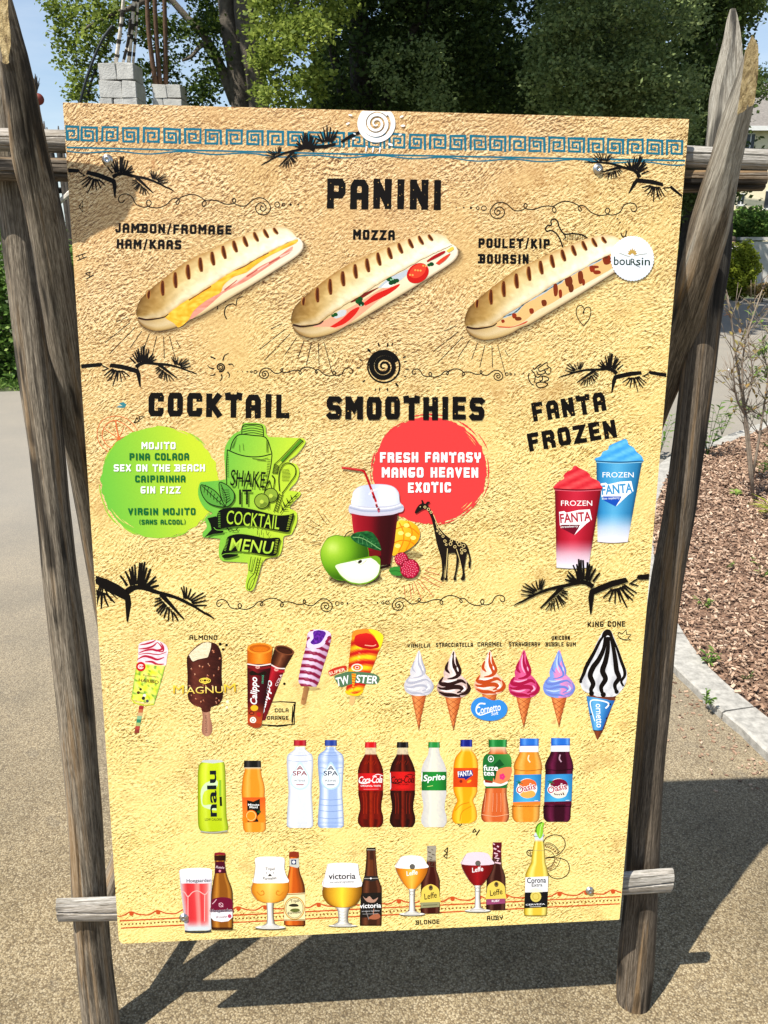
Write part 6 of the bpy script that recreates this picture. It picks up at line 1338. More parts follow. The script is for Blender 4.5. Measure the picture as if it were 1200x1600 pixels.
# ice lolly with swirl and yellow green paper tube
z = Pm(190, 970, 5.714); a = Art(10)
for k, c in enumerate([(170, 52, 60), (196, 120, 80), (214, 178, 130), (150, 190, 150), (60, 140, 110), (176, 190, 120), (186, 80, 70), (150, 70, 60)]): a.poly(z([(158 - k * 5.5, 758 + k * 30), (198 - k * 5.5, 760 + k * 30), (192 - k * 5.5, 792 + k * 30), (152 - k * 5.5, 790 + k * 30)]), c)
a.grad(closed_smooth(z([(148, 345), (150, 240), (165, 198), (230, 178), (290, 168), (350, 185), (395, 215), (415, 262), (405, 330), (385, 405), (270, 400), (140, 372)]), 4), lambda x, y: mixrgb((252, 240, 244), (240, 205, 214), mnoise.noise(Vector((x * .2, y * .2, 4))) + .5), 1.5)
SW = (188, 40, 74)
for P, w in [([(160, 215), (220, 205), (270, 190), (305, 172)], 2.4), ([(155, 250), (220, 245), (280, 225), (320, 190)], 2.6), ([(320, 190), (350, 220), (360, 250), (320, 265), (270, 255), (200, 268), (150, 290)], 3.0), ([(345, 190), (372, 230), (370, 270), (330, 275)], 2.0), ([(140, 345), (200, 315), (260, 325), (320, 345), (380, 325)], 3.4), ([(150, 300), (230, 290), (330, 300), (405, 275)], 1.2), ([(210, 365), (270, 365), (320, 388), (380, 385)], 3.0)]: a.line(z(P), 1, SW, 24, wf=lambda f: .5 + w * math.sin(math.pi * (.05 + .9 * f)))
def tube_c(u, t, x, y):
    m_ = mnoise.noise(Vector((x * .13, y * .13, 8))); c = mixrgb((226, 232, 60), (250, 248, 150), .5 + m_); c = mixrgb(c, (60, 140, 50), max(0, mnoise.noise(Vector((x * .2 + 5, y * .2, 1))) * 2.2 - .3) + max(0, abs(t - .5) * 2 - .85) * 3); return c
a.strip(z([(135, 370), (120, 470), (100, 600), (85, 700)]), z([(388, 405), (365, 500), (330, 620), (290, 745)]), tube_c, 24, 12); a.poly(z([(84, 695), (130, 730), (200, 748), (292, 744), (285, 752), (190, 756), (110, 735)]), (206, 216, 50))
a.line(z([(132, 370), (200, 385), (290, 395), (390, 402)]), 1.8, (238, 226, 150), 10)
a.dot(*z.p(172, 408), 7.6, (206, 34, 44)); a.ring(*z.p(172, 408), 4, 1.1, WHITE, 3.2, 14, 20, 330); a.ring(*z.p(172, 408), 1.8, .8, WHITE, n=8)
a.label('HARIBO', z.p(152, 540), z.p(330, 562), 5.0, (120, 26, 40), bold=0.0135); a.label('Pommes', z.p(190, 492), z.p(310, 506), 3.2, (140, 70, 60), bold=0.0090)
for (x, y, s_, c) in [(150, 640, 14, (96, 60, 40)), (205, 665, 15, (230, 226, 220)), (195, 690, 16, (60, 54, 56)), (230, 715, 14, (90, 88, 96)), (170, 610, 12, (70, 50, 40))]: a.dot(*z.p(x, y), s_ / 5.7, c, n=9)
a.build('printed_ice_lolly', 'tube shaped lolly with pink swirls and a yellow green wrapper')
# chocolate almond ice
a = Art(10); a.grad(closed_smooth(z([(722, 800), (782, 800), (790, 860), (808, 930), (806, 990), (780, 1026), (740, 1026), (716, 990), (718, 930), (724, 860)]), 3), lambda x, y: mixrgb((196, 148, 122), (160, 112, 92), abs(x - 323.5) / 8), 2)
a.label('MAGNUM', z.p(768, 1000), z.p(764, 845), 3.6, (96, 60, 56), bold=0.0000)
CH = closed_smooth(z([(740, 190), (800, 190), (850, 210), (880, 260), (895, 330), (893, 500), (905, 620), (898, 700), (860, 750), (800, 770), (785, 812), (720, 812), (708, 775), (640, 750), (598, 700), (588, 620), (588, 480), (582, 340), (600, 300), (640, 250), (690, 210)]), 4)
a.grad(CH, lambda x, y: mixrgb((52, 22, 20), (126, 66, 52), hramp([(0, (0,)), (.22, (.85,)), (.45, (.55,)), (.8, (.25,)), (1, (0,))])(min(1, max(0, (x - 292) / 56)))[0] + .3 * mnoise.noise(Vector((x * .25, y * .25, 3)))), 1.6)
a.grad(closed_smooth(z([(600, 310), (640, 262), (700, 215), (745, 192), (800, 196), (796, 240), (778, 300), (760, 330), (690, 340), (640, 362), (620, 348)]), 3), lambda x, y: mixrgb((250, 240, 214), (222, 206, 172), mnoise.noise(Vector((x * .5, y * .5, 3))) + .5), 1.5)
a.line(z([(602, 312), (622, 352), (642, 366), (692, 346), (762, 334), (782, 300), (800, 240), (804, 196)]), 1.2, (64, 26, 22), 20)
for k in range(34):
    x = 608 + random.random() * 275; y = 250 + random.random() * 500
    if y < 380 and x < 800: continue
    an = random.uniform(0, 180); a.dot(*z.p(x, y), random.uniform(1.2, 2.6), random.choice([(176, 104, 76), (150, 84, 60), (206, 150, 120)]), random.uniform(.7, 1.3), 7, an); a.dot(*z.p(x - 4, y - 5), .7, (226, 180, 150), n=5)
GO = (240, 214, 92)
a.ring(*z.p(745, 532), 8.6, 1.4, GO, 3.8, 22); a.ring(*z.p(738, 530), 4.4, 1.2, GO, 2.4, 14); a.ring(*z.p(752, 530), 4.4, 1.2, GO, 2.4, 14); a.line(z([(715, 540), (745, 560), (775, 540)]), 1.3, GO, 8)
a.label('M', z.p(462, 648), z.p(556, 648), 14, (214, 176, 40), bold=0.0000, col2=(250, 222, 80)); a.label('AGNU', z.p(580, 650), z.p(905, 640), 11, (238, 206, 90), col2=(255, 240, 160)); a.label('M', z.p(920, 640), z.p(1022, 632), 14, (206, 166, 40), col2=(250, 222, 80))
a.build('printed_ice_lolly', 'chocolate coated lolly with nuts, bitten at the top, with gold lettering')
a = Art(0)
for x, y, r_ in ((880, 208, 2.4), (937, 216, 2.1), (906, 256, 2.0)): a.dot(*z.p(x, y), r_, BLACK)
a.build('printed_dots'); a = Art(0)
for x, y, r_ in ((944, 722, 3.0), (898, 752, 1.8), (940, 772, 2.8)): a.poly([(z.p(x, y)[0] + (r_ if k % 2 else r_ * .6) * math.cos(k * math.pi / 6), z.p(x, y)[1] + (r_ if k % 2 else r_ * .6) * math.sin(k * math.pi / 6)) for k in range(12)], (252, 246, 214))
a.build('printed_stars')
# push up tubes
z = Pm(370, 970, 4.8)
def pushup(topL, topR, cupL, cupR, botL, botR, ice, wrap, base, label, txt, ta, tb):
    a = Art(base); (ax, ay), (bx, by) = topL, topR
    a.strip(z([topL, cupL]), z([topR, cupR]), lambda u, t, x, y: mixrgb(hramp([(0, mixrgb(ice[0], ice[2], .6)), (.2, ice[0]), (.5, ice[1]), (.8, ice[0]), (1, mixrgb(ice[0], ice[2], .6))])(t), ice[2], .25 * mnoise.noise(Vector((x * .3, y * .15, 2))) + (.2 if u < .2 else 0)), 14, 10)
    cx_, cy_ = (ax + bx) / 2, (ay + by) / 2; an = math.degrees(math.atan2(by - ay, bx - ax)); w = math.dist(topL, topR) / 2 / 4.8
    a.dot(*z.p(cx_, cy_), w, mixrgb(ice[1], ice[0], .3), w * .44, 24, an); a.dot(*z.p(cx_, cy_), w * .84, mixrgb(ice[0], ice[2], .4), w * .32, 24, an); a.dot(*z.p(cx_ + 4, cy_ + 6), w * .6, ice[0], w * .2, 18, an)
    a.strip(z([cupL, botL]), z([cupR, botR]), lambda u, t, x, y: mixrgb(hramp([(0, mixrgb(wrap[0], (0, 0, 0), .3)), (.3, wrap[1]), (.6, wrap[0]), (1, mixrgb(wrap[0], (0, 0, 0), .4))])(t), wrap[2], hramp([(0, (0,)), (.62, (0,)), (.85, (.8,)), (1, (1,))])(u)[0]), 22, 10)
    a.line(z([cupL, ((cupL[0] + cupR[0]) / 2, (cupL[1] + cupR[1]) / 2 + 12), cupR]), 1.8, (246, 232, 224), 10); a.line(z([(cupL[0] + 2, cupL[1] + 22), ((cupL[0] + cupR[0]) / 2, (cupL[1] + cupR[1]) / 2 + 34), (cupR[0] - 4, cupR[1] + 22)]), 3.6, mixrgb(wrap[1], wrap[0], .2), 10)
    m_ = z.p((cupL[0] + cupR[0]) / 2 - 10, (cupL[1] + cupR[1]) / 2 + 24); a.ring(*m_, 3, .8, (246, 190, 180), 2, 12); a.ring(*m_, 1.4, .7, (246, 190, 180), n=8)
    a.label(txt, z.p(*ta), z.p(*tb), 10.5, WHITE, bold=0.0203, shear=.25)
    return a
a = pushup((285, 200), (430, 240), (250, 325), (362, 358), (130, 760), (212, 745), ((80, 40, 24), (150, 90, 60), (40, 20, 14)), ((150, 22, 36), (196, 40, 56), (120, 30, 40)), 10, '', 'Calippo', (198, 705), (268, 452))
a.label('COLA', z.p(302, 492), z.p(345, 404), 4.2, (250, 220, 220), bold=0.0070); a.line(z([(182, 715), (250, 450)]), 1.2, (46, 8, 16)); a.build('printed_ice_lolly', 'brown cola push up ice in a red tube')
a = pushup((78, 205), (268, 205), (78, 322), (256, 322), (82, 775), (182, 790), ((222, 124, 26), (250, 168, 62), (170, 84, 16)), ((86, 18, 30), (150, 34, 40), (206, 92, 40)), 70, '', 'Calippo', (150, 625), (152, 420))
a.poly(closed_smooth(z([(92, 388), (120, 372), (160, 392), (205, 375), (225, 392), (200, 412), (150, 405), (110, 408)]), 3), (40, 24, 16)); a.dot(*z.p(132, 652), 6, (238, 190, 50), 4.6, 14); a.ring(*z.p(112, 690), 3.6, 1.0, (30, 20, 20), 2.4, 12); a.dot(*z.p(122, 742), 5, (244, 240, 230)); a.ring(*z.p(122, 742), 2.6, .8, (150, 120, 90), n=10); a.dot(*z.p(165, 700), 3.6, (190, 40, 40)); a.label('ORANGE', z.p(200, 470), z.p(203, 405), 3.0, (90, 190, 150), bold=0.0070)
a.poly(closed_smooth(z([(84, 776), (100, 785), (130, 800), (165, 800), (182, 786), (182, 770), (84, 762)]), 3), (170, 70, 36)); a.build('printed_ice_lolly', 'orange push up ice in a dark red tube')
a = Art(0); a.line(z([(262, 610), (330, 606), (438, 612), (430, 700), (432, 776), (380, 780), (300, 786), (190, 780)]), 1.8, BLACK, rough=.2); a.line(z([(436, 618), (424, 690), (418, 770)]), 1.4, BLACK); a.line(z([(420, 640), (412, 760)]), 1.4, BLACK); a.line(z([(230, 784), (310, 792), (380, 784)]), 1.2, BLACK, 8); a.line(z([(428, 625), (437, 660)]), 3, BLACK, w1=1); a.build('printed_hand_drawn_box')
a = Art(0); a.dot(*z.p(357, 472), 2.1, BLACK); a.build('printed_dots')
# purple and white striped lolly
a = Art(10); shadow(a, z, 560, 510, 70, 14, .25)
a.grad(z([(505, 488), (545, 492), (516, 622), (502, 632), (486, 628), (480, 612)]), lambda x, y: mixrgb((196, 148, 96), (150, 104, 66), (x - 470) / 14), 2)
L5 = [(548, 75), (528, 110), (525, 140), (515, 200), (500, 260), (485, 320), (470, 390), (462, 450), (480, 490)]; R5 = [(690, 78), (708, 110), (705, 150), (690, 210), (672, 270), (652, 330), (632, 400), (615, 460), (596, 494)]
def strp(u, t, x, y):
    ph = (u * 8.6 + (t - .5) * -.75 + .25 * math.sin(t * 3.1)) % 1.0; c = (246, 226, 248) if ph < .5 else (158, 34, 76)
    hl = hramp([(0, (.25,)), (.3, (0,)), (1, (.35,))])(t)[0]; c = mixrgb(c, (90, 20, 60), hl); return mixrgb(c, WHITE, .35 if (.62 < ph < .72 and .2 < t < .5) else 0)
a.strip(z(smooth(L5, 40)), z(smooth(R5, 40)), strp, 64, 12)
a.poly(closed_smooth(z([(548, 78), (570, 66), (650, 68), (690, 82), (706, 104), (680, 120), (660, 170), (620, 200), (560, 206), (525, 196), (530, 160), (545, 118), (530, 100)]), 3), (236, 216, 246)); a.grad(closed_smooth(z([(572, 84), (600, 70), (640, 72), (668, 90), (655, 125), (625, 165), (575, 178), (552, 160), (575, 130)]), 3), lambda x, y: mixrgb((136, 60, 190), (66, 24, 120), mnoise.noise(Vector((x * .4, y * .25, 7))) + .5), 1.2)
a.line(z([(550, 76), (575, 68)]), 2, (158, 34, 76)); a.line(z([(535, 130), (548, 125)]), 3, (158, 34, 76)); a.line(z([(668, 160), (700, 125)]), 4, (158, 34, 76)); a.ring(*z.p(498, 585), 1.6, .5, (110, 70, 40), n=8)
a.build('printed_ice_lolly', 'purple and white striped lolly on a wooden stick, bitten at the top')
# twisted lolly
a = Art(10); shadow(a, z, 890, 575, 70, 14, .22); a.grad(z([(850, 560), (892, 562), (880, 622), (865, 634), (845, 628), (840, 612)]), lambda x, y: (226, 190, 130), 2)
L6 = [(868, 95), (858, 150), (850, 220), (842, 290), (836, 360), (830, 430), (820, 510), (815, 545)]; R6 = [(1098, 130), (1085, 190), (1060, 240), (1035, 310), (1010, 370), (985, 430), (960, 490), (930, 555)]
PAL = [(250, 214, 40), (250, 214, 40), (238, 128, 40), (208, 34, 34), (208, 34, 34), (238, 128, 40)]
def tw(u, t, x, y):
    ph = ((u * 5.4 + (t - .5) * .55 + .2 * math.sin(t * 3.1)) % 1.0) * 6; k = int(ph) % 6; c = mixrgb(PAL[k], PAL[(k + 1) % 6], max(0, (ph % 1) - .75) * 4); return mixrgb(mixrgb(c, (150, 60, 10), hramp([(0, (.35,)), (.2, (0,)), (.8, (0,)), (1, (.35,))])(t)[0]), (255, 250, 200), .4 if (.3 < t < .42 and ph % 2 < .8) else 0)
a.strip(z(smooth(L6, 30)), z(smooth(R6, 30)), tw, 60, 14); a.poly(closed_smooth(z([(815, 540), (850, 558), (900, 564), (930, 552), (950, 520), (900, 545), (850, 542), (822, 520)]), 3), (250, 206, 40))
a.poly(closed_smooth(z([(862, 130), (868, 90), (900, 66), (990, 60), (1040, 68), (1090, 100), (1098, 135), (1080, 185), (1064, 215), (1050, 180), (900, 120)]), 3), (246, 150, 52)); a.poly(closed_smooth(z([(990, 62), (1050, 72), (1094, 105), (1098, 140), (1080, 195), (1062, 205), (1058, 170), (1030, 110), (1000, 85)]), 3), (252, 226, 50)); a.grad(closed_smooth(z([(880, 150), (890, 112), (930, 96), (990, 92), (1030, 120), (1060, 165), (1064, 200), (1000, 212), (930, 200), (890, 180)]), 3), lambda x, y: mixrgb((222, 44, 40), (186, 20, 28), (y - 990) / 22), 1.5); a.line(z([(960, 182), (1020, 188), (1045, 178)]), 1.4, (250, 180, 150), 8)
a.ring(*z.p(902, 350), 8.0, 1.8, (250, 236, 220), 5.2, 20); a.dot(*z.p(902, 350), 5, (214, 40, 40), 3.4); a.ring(*z.p(902, 350), 3, 1.1, (250, 236, 220), 2, 12)
a.poly(closed_smooth(z([(688, 395), (690, 375), (740, 350), (815, 335), (822, 350), (818, 372), (750, 395), (705, 415)]), 3), (206, 60, 42)); a.label('SUPER', z.p(695, 408), z.p(816, 372), 5.0, (252, 240, 210), bold=0.0090)
a.poly(closed_smooth(z([(730, 420), (780, 395), (850, 380), (1000, 390), (1060, 412), (1070, 440), (1050, 470), (980, 475), (900, 465), (840, 480), (790, 495), (765, 485)]), 3), (94, 130, 96)); a.label('TW', z.p(752, 488), z.p(850, 466), 13, WHITE, bold=0.0225, shear=.1); a.label('STER', z.p(892, 460), z.p(1055, 470), 12, WHITE, bold=0.0225, shear=.1)
a.line(z([(878, 395), (872, 520)]), 7, (246, 180, 40), w1=1.2)
for k in range(6): a.line(z([(862 + k * .8, 402 + k * 19), (892 - k * 2, 408 + k * 19)]), 1.4, (222, 80, 30))
a.build('printed_ice_lolly', 'twisted red, orange and yellow lolly with white lettering')
# soft ice cones
def cone(cx, y0, yc, y1, hw, main, sh, hl, label, dark=None, half=None):
    """tip y0, cone rim yc, cone point y1"""
    a = Art(10); h = yc - y0
    a.rows([((cx - hw * .52 * (1 - t) - .3, yc - 4 + (y1 - yc + 4) * t), (cx + hw * .50 * (1 - t) + .4 - t * 1.5, yc - 4 + (y1 - yc + 4) * t)) for t in np.linspace(0, 1, 16)], lambda u, t, x, y: hramp([(0, (196, 104, 52)), (.25, (240, 158, 96)), (.6, (226, 138, 78)), (1, (178, 88, 44))])(t), 8)
    for k in range(6):
        t = k / 6; w = hw * .5 * (1 - t); y = yc + (y1 - yc) * t; t2 = min(1, t + .28); w2 = hw * .5 * (1 - t2); yb = yc + (y1 - yc) * t2; a.line([(cx - w, y), (cx + w2, yb)], .6, (150, 76, 40)); a.line([(cx + w, y), (cx - w2, yb)], .6, (150, 76, 40))
    S = lambda P: [(cx + x * hw, y0 + y * h) for x, y in P]
    out_ = S([(0, 0), (.10, .06), (.20, .20), (.36, .38), (.42, .52), (.62, .60), (.84, .70), (.96, .80), (.86, .92), (.62, 1.0), (.25, 1.03), (-.25, 1.03), (-.62, .99), (-.86, .93), (-.97, .80), (-.82, .66), (-.56, .58), (-.58, .48), (-.44, .34), (-.26, .20), (-.10, .06)])
    def fc(x, y):
        u = (x - cx) / hw; v = (y - y0) / h; b = main if half is None or u < (-.08 + .25 * math.sin(v * 9)) else half
        return mixrgb(b, sh, .62 * abs(u) + .25 * mnoise.noise(Vector((x * .35, y * .35, cx))) + (.12 if v > .85 else 0))
    a.grad(closed_smooth(out_, 4), fc, 1.3)
    C = dark or sh; W_ = hw / 16
    for P, w in [([(.02, .03), (-.05, .16), (-.02, .30), (.16, .42), (.26, .54), (.0, .60), (-.35, .62)], 2.3), ([(.14, .14), (.22, .28), (.38, .44), (.36, .56)], 1.8), ([(-.30, .24), (-.42, .40), (-.22, .50)], 1.7), ([(-.60, .58), (-.78, .70), (-.50, .74), (.0, .70), (.45, .66), (.72, .72)], 2.6), ([(-.9, .80), (-.6, .84), (-.1, .80), (.35, .80), (.52, .87), (.2, .92)], 2.6), ([(.78, .70), (.9, .82), (.72, .92), (.3, .97)], 2.2), ([(-.85, .90), (-.45, .96), (.0, .97), (.4, 1.0)], 2.2)]:
        a.line(S(P), 1, C, 20, wf=lambda f: (.4 + w * W_ * math.sin(math.pi * (.06 + .88 * f))) * (1.5 if dark else .85))
    for P, w in [([(-.06, .10), (-.14, .26), (-.08, .40), (.06, .50)], 1.5), ([(-.62, .66), (-.30, .68), (.2, .64)], 1.4), ([(-.78, .86), (-.3, .89), (.1, .86)], 1.5), ([(.55, .76), (.66, .84), (.45, .90)], 1.7), ([(.2, .36), (.28, .46)], 1.2)]: a.line(S(P), 1, hl, 14, wf=lambda f: .2 + w * W_ * math.sin(math.pi * (.06 + .88 * f)))
    return a
c1 = cone(654.5, 1016, 1085, 1141, 24, (232, 228, 230), (186, 186, 200), (252, 250, 252), ''); c1.build('printed_soft_ice_cone', 'white soft ice cone, first of the row')
c2 = cone(708.5, 1016, 1088, 1141, 27, (250, 232, 226), (150, 110, 100), (255, 244, 240), '', dark=(54, 28, 26)); c2.build('printed_soft_ice_cone', 'white soft ice cone with dark chocolate streaks')
c3 = cone(765, 1016, 1083, 1130, 25, (252, 232, 218), (220, 150, 110), (255, 250, 246), '', dark=(196, 84, 34)); c3.build('printed_soft_ice_cone', 'soft ice cone with caramel streaks, its foot behind the blue badge')
c4 = cone(818.5, 1015, 1088, 1137, 25, (232, 110, 160), (180, 40, 96), (250, 180, 210), '', dark=(176, 26, 76)); c4.build('printed_soft_ice_cone', 'pink strawberry soft ice cone')
c5 = cone(873.5, 1015, 1088, 1136, 26, (146, 176, 236), (120, 140, 214), (196, 214, 250), '', half=(250, 154, 200)); c5.build('printed_soft_ice_cone', 'soft ice cone half blue and half pink')
z = Pm(620, 980, 5.714); a = Art(80)
a.poly(closed_smooth(z([(660, 720), (672, 672), (710, 635), (770, 620), (820, 640), (865, 652), (910, 645), (955, 665), (985, 710), (975, 770), (930, 812), (860, 832), (780, 828), (710, 802), (672, 765)]), 4), (64, 148, 222))
a.label('Cornetto', z.p(712, 776), z.p(930, 738), 12, WHITE, bold=0.0090, shear=.2); a.line(z([(790, 682), (740, 680), (710, 715), (712, 760), (745, 782), (800, 765), (860, 745)]), 2.4, WHITE, 24, w1=1.2); a.label('Soft', z.p(842, 786), z.p(908, 776), 5.2, WHITE, bold=0.0070, shear=.3)
a.build('printed_blue_badge', 'blue rounded badge with white script lettering')
# king cone
z = Pm(780, 960, 5.4545); a = Art(10)
a.strip(z([(752, 690), (800, 980), (832, 1066)]), z([(1000, 680), (890, 980), (842, 1066)]), lambda u, t, x, y: mixrgb((150, 80, 50), (96, 48, 34), abs(t - .4) * 1.6), 14, 6)
a.strip(z([(742, 696), (765, 830), (798, 985)]), z([(985, 735), (930, 850), (875, 990)]), lambda u, t, x, y: hramp([(0, (60, 130, 190)), (.3, (120, 190, 232)), (.7, (70, 146, 206)), (1, (40, 100, 170))])(t), 16, 8); a.line(z([(798, 986), (840, 992), (876, 988)]), 1.2, (24, 30, 40))
a.label('ornetto', z.p(822, 762), z.p(830, 964), 10.5, WHITE, bold=0.0090); a.line(z([(905, 800), (930, 775), (925, 752), (870, 735), (800, 728), (775, 750), (785, 810), (805, 880), (815, 910)]), 2.4, WHITE, 24, w1=1.2)
a.dot(*z.p(945, 766), 1.6, (30, 30, 40)); a.dot(*z.p(782, 850), 1.4, (40, 30, 30)); a.dot(*z.p(915, 885), 1.4, (40, 30, 30))
a.poly(closed_smooth(z([(870, 700), (930, 712), (975, 705), (990, 730), (930, 728)]), 3), (120, 66, 44))
a.grad(closed_smooth(z([(885, 145), (915, 128), (950, 136), (980, 200), (1020, 300), (1060, 420), (1085, 480), (1085, 560), (1060, 620), (1030, 660), (1000, 690), (960, 702), (900, 690), (840, 702), (790, 680), (735, 660), (705, 630), (685, 560), (705, 500), (740, 430), (790, 330), (840, 220)]), 4), lambda x, y: mixrgb((250, 250, 250), (190, 190, 196), .5 + .5 * math.sin(x * .6) * .7 + .2 * mnoise.noise(Vector((x * .3, y * .3, 2)))), 1.6)
a.poly(closed_smooth(z([(872, 190), (885, 150), (915, 128), (950, 138), (972, 200), (950, 196), (925, 178), (900, 196)]), 4), (26, 16, 14))
CK = (22, 14, 12)
for P, w in [([(885, 185), (850, 240), (805, 330), (765, 400), (735, 460), (722, 500), (695, 560), (692, 585)], 4.4), ([(905, 190), (890, 290), (850, 380), (800, 450), (775, 520), (800, 590), (782, 640), (790, 680)], 6.4), ([(930, 190), (925, 300), (905, 400), (880, 480), (905, 550), (868, 620), (885, 690)], 6.6), ([(950, 190), (975, 300), (990, 400), (1000, 480), (1020, 540), (985, 600), (1000, 665)], 6.0), ([(965, 195), (1010, 310), (1040, 400), (1065, 470), (1068, 520), (1040, 570), (1058, 612)], 3.6)]:
    a.line(z(P), 1, CK, 40, wf=lambda f: .9 + w * 1.15 * (.5 + .5 * math.sin(math.pi * f)))
a.dot(*z.p(694, 572), 2.4, CK); a.dot(*z.p(786, 672), 4.0, CK); a.dot(*z.p(886, 682), 4.2, CK); a.dot(*z.p(1000, 658), 3.4, CK)
a.build('printed_soft_ice_cone', 'largest cone, white with black chocolate stripes and a blue paper wrap')
a = Art(0); a.line(z([(1010, 178), (1020, 150), (1045, 168), (1082, 132), (1085, 172), (1122, 172), (1098, 205), (1118, 216), (1070, 220), (1030, 205), (1010, 178)]), 1.2, BLACK); a.line(z([(1022, 196), (1060, 214), (1100, 208)]), .9, BLACK); a.build('printed_crown')
# ------------------------------------------------------------------ printed bottles and cans
GL = lambda e, m_, h: hramp([(0, e), (.1, m_), (.28, h), (.4, m_), (.75, m_), (.88, h), (1, e)])
z = Pm(290, 1140, 4.444)
a = Art(5); shadow(a, z, 200, 712, 100, 12, .4); can = GL((120, 140, 20), (206, 222, 40), (226, 238, 90))
L = [(110, 226), (92, 245), (84, 300), (84, 600), (88, 680), (108, 708)]; R_ = [(265, 222), (272, 240), (276, 300), (284, 600), (298, 680), (290, 705)]
a.strip(z(L), z(R_), lambda u, t, x, y: mixrgb(can(t), (150, 176, 20), .3 * u), 20, 14); a.poly(z([(108, 226), (120, 212), (185, 208), (250, 212), (266, 224), (190, 234)]), (206, 210, 206)); a.line(z([(105, 706), (190, 716), (290, 702)]), 1.8, (180, 180, 170), 10)
a.poly(closed_smooth(z([(108, 420), (140, 370), (215, 350), (215, 400), (130, 430), (120, 520), (180, 520), (215, 560), (130, 540), (108, 500)]), 3), (214, 236, 190)); a.label('nalu', z.p(216, 604), z.p(210, 284), 14.5, (22, 30, 44), bold=0.0225)
a.label('LOW CALORIE', z.p(134, 632), z.p(252, 632), 4.0, (40, 50, 20), bold=0.0070); a.line(z([(240, 350), (240, 460)]), 3.6, (150, 190, 60)); a.line(z([(243, 465), (246, 530)]), 3.6, (30, 40, 24))
a.build('printed_drink_can', 'slim lime green can with vertical dark lettering')
def bottle(zz, prof, fn, base=10, dense=4): return drink(zz, prof, fn, base, 12, dense)
# orange juice
jc = GL((196, 112, 20), (240, 156, 46), (252, 190, 96))
a = bottle(z, [(262, 408, 522), (285, 410, 522), (330, 398, 530), (380, 392, 545), (430, 388, 550), (480, 392, 548), (650, 398, 556), (690, 402, 556), (712, 415, 535)], lambda u, t, x, y: mixrgb(jc(t), (206, 206, 200), max(0, .9 - u * 9)))
a.strip(z([(406, 215), (404, 262)]), z([(522, 215), (524, 262)]), lambda u, t, x, y: GL((14, 14, 14), (30, 28, 28), (80, 76, 76))(t), 4, 8); a.poly(z([(392, 470), (553, 470), (556, 645), (398, 645)]), lambda x, y: mixrgb((224, 100, 40), (238, 150, 50), (y - 1245) / 40)); a.poly(z([(427, 490), (470, 500), (515, 480), (518, 560), (505, 640), (430, 640)]), (26, 24, 22)); a.label('Minute', z.p(434, 528), z.p(512, 528), 3.4, WHITE, bold=0.0135); a.label('Maid', z.p(444, 545), z.p(500, 545), 3.4, WHITE, bold=0.0135)
a.dot(*z.p(455, 598), 9.4, (232, 120, 20)); a.dot(*z.p(455, 598), 8.0, (252, 206, 130)); a.dot(*z.p(455, 598), 6.8, (246, 150, 40)); a.dot(*z.p(525, 612), 6.2, (240, 146, 40)); a.dot(*z.p(412, 625), 4.5, (236, 140, 36)); a.dot(*z.p(510, 570), 3, (40, 90, 40), 2)
a.build('printed_bottle', 'small orange juice bottle with a black cap')
def water(x0, x1, cap, tint, lab, c1, nm):
    k = (x0 + x1) / 2; b = GL(mixrgb(tint, (90, 100, 120), .35), tint, (250, 252, 255))
    w = (x1 - x0) / 2; P = [(118, k - w * .40, k + w * .40), (140, k - w * .44, k + w * .44), (175, k - w * .92, k + w * .9), (230, k - w, k + w), (330, k - w * .93, k + w * .93), (430, k - w * .86, k + w * .88), (540, k - w * .94, k + w * .95), (640, k - w, k + w), (668, k - w * .97, k + w * .98), (682, k - w * .8, k + w * .8)]
    a = bottle(z, P, lambda u, t, x, y: mixrgb(b(t), mixrgb(tint, (80, 110, 180), .5), (.4 if tint[0] < 220 else .1) * max(0, math.sin(y * 1.15)) + .10 * abs(mnoise.noise(Vector((x * .4, y * .3, 3))))))
    a.strip(z([(k - w * .46, 72), (k - w * .47, 112)]), z([(k + w * .46, 72), (k + w * .47, 112)]), lambda u, t, x, y: GL(mixrgb(cap, (0, 0, 0), .3), cap, mixrgb(cap, WHITE, .3))(t), 4, 6)
    for yy_ in ((172, 214) if tint[0] > 220 else (172, 262, 300, 480, 520, 560, 610)): a.line(z([(k - w * .9, yy_), (k, yy_ + 8), (k + w * .9, yy_)]), .8, mixrgb(tint, (70, 100, 170), .35), 8)
    a.poly(closed_smooth(z([(k, 222), (k + 38, 275), (k + 66, 325), (k + 60, 385), (k + 20, 415), (k - 25, 413), (k - 62, 380), (k - 66, 325), (k - 35, 275)]), 4), mixrgb(tint, (196, 226, 244), .75)); a.poly(closed_smooth(z([(k, 240), (k + 34, 285), (k + 56, 330), (k + 50, 380), (k + 15, 404), (k - 25, 402), (k - 54, 372), (k - 56, 330), (k - 32, 285)]), 4), (240, 246, 250))
    a.label('SPA', z.p(k - 50, 318), z.p(k + 50, 318), 7.2, c1, bold=0.0135); a.line(z([(k - 22, 280), (k - 4, 256), (k + 4, 256), (k + 22, 280)]), 1.2, c1); a.line(z([(k - 12, 276), (k, 264), (k + 12, 276)]), 1.2, c1); a.label(lab, z.p(k - 38, 360), z.p(k + 38, 360), 3.2, (70, 70, 80), bold=0.0000); a.line(z([(k - 26, 382), (k + 26, 382)]), 1.5, mixrgb(c1, WHITE, .2)); a.line(z([(k - 50, 328), (k + 50, 328)]), .5, (150, 150, 160))
    a.build('printed_bottle', nm)
water(702, 886, (186, 26, 42), (226, 228, 236), 'INTENSE', (150, 30, 50), 'clear water bottle with a red cap'); water(918, 1098, (44, 70, 160), (170, 192, 232), 'REINE', (30, 40, 80), 'bluish ribbed water bottle with a blue cap')
z = Pm(540, 1140, 6.316)
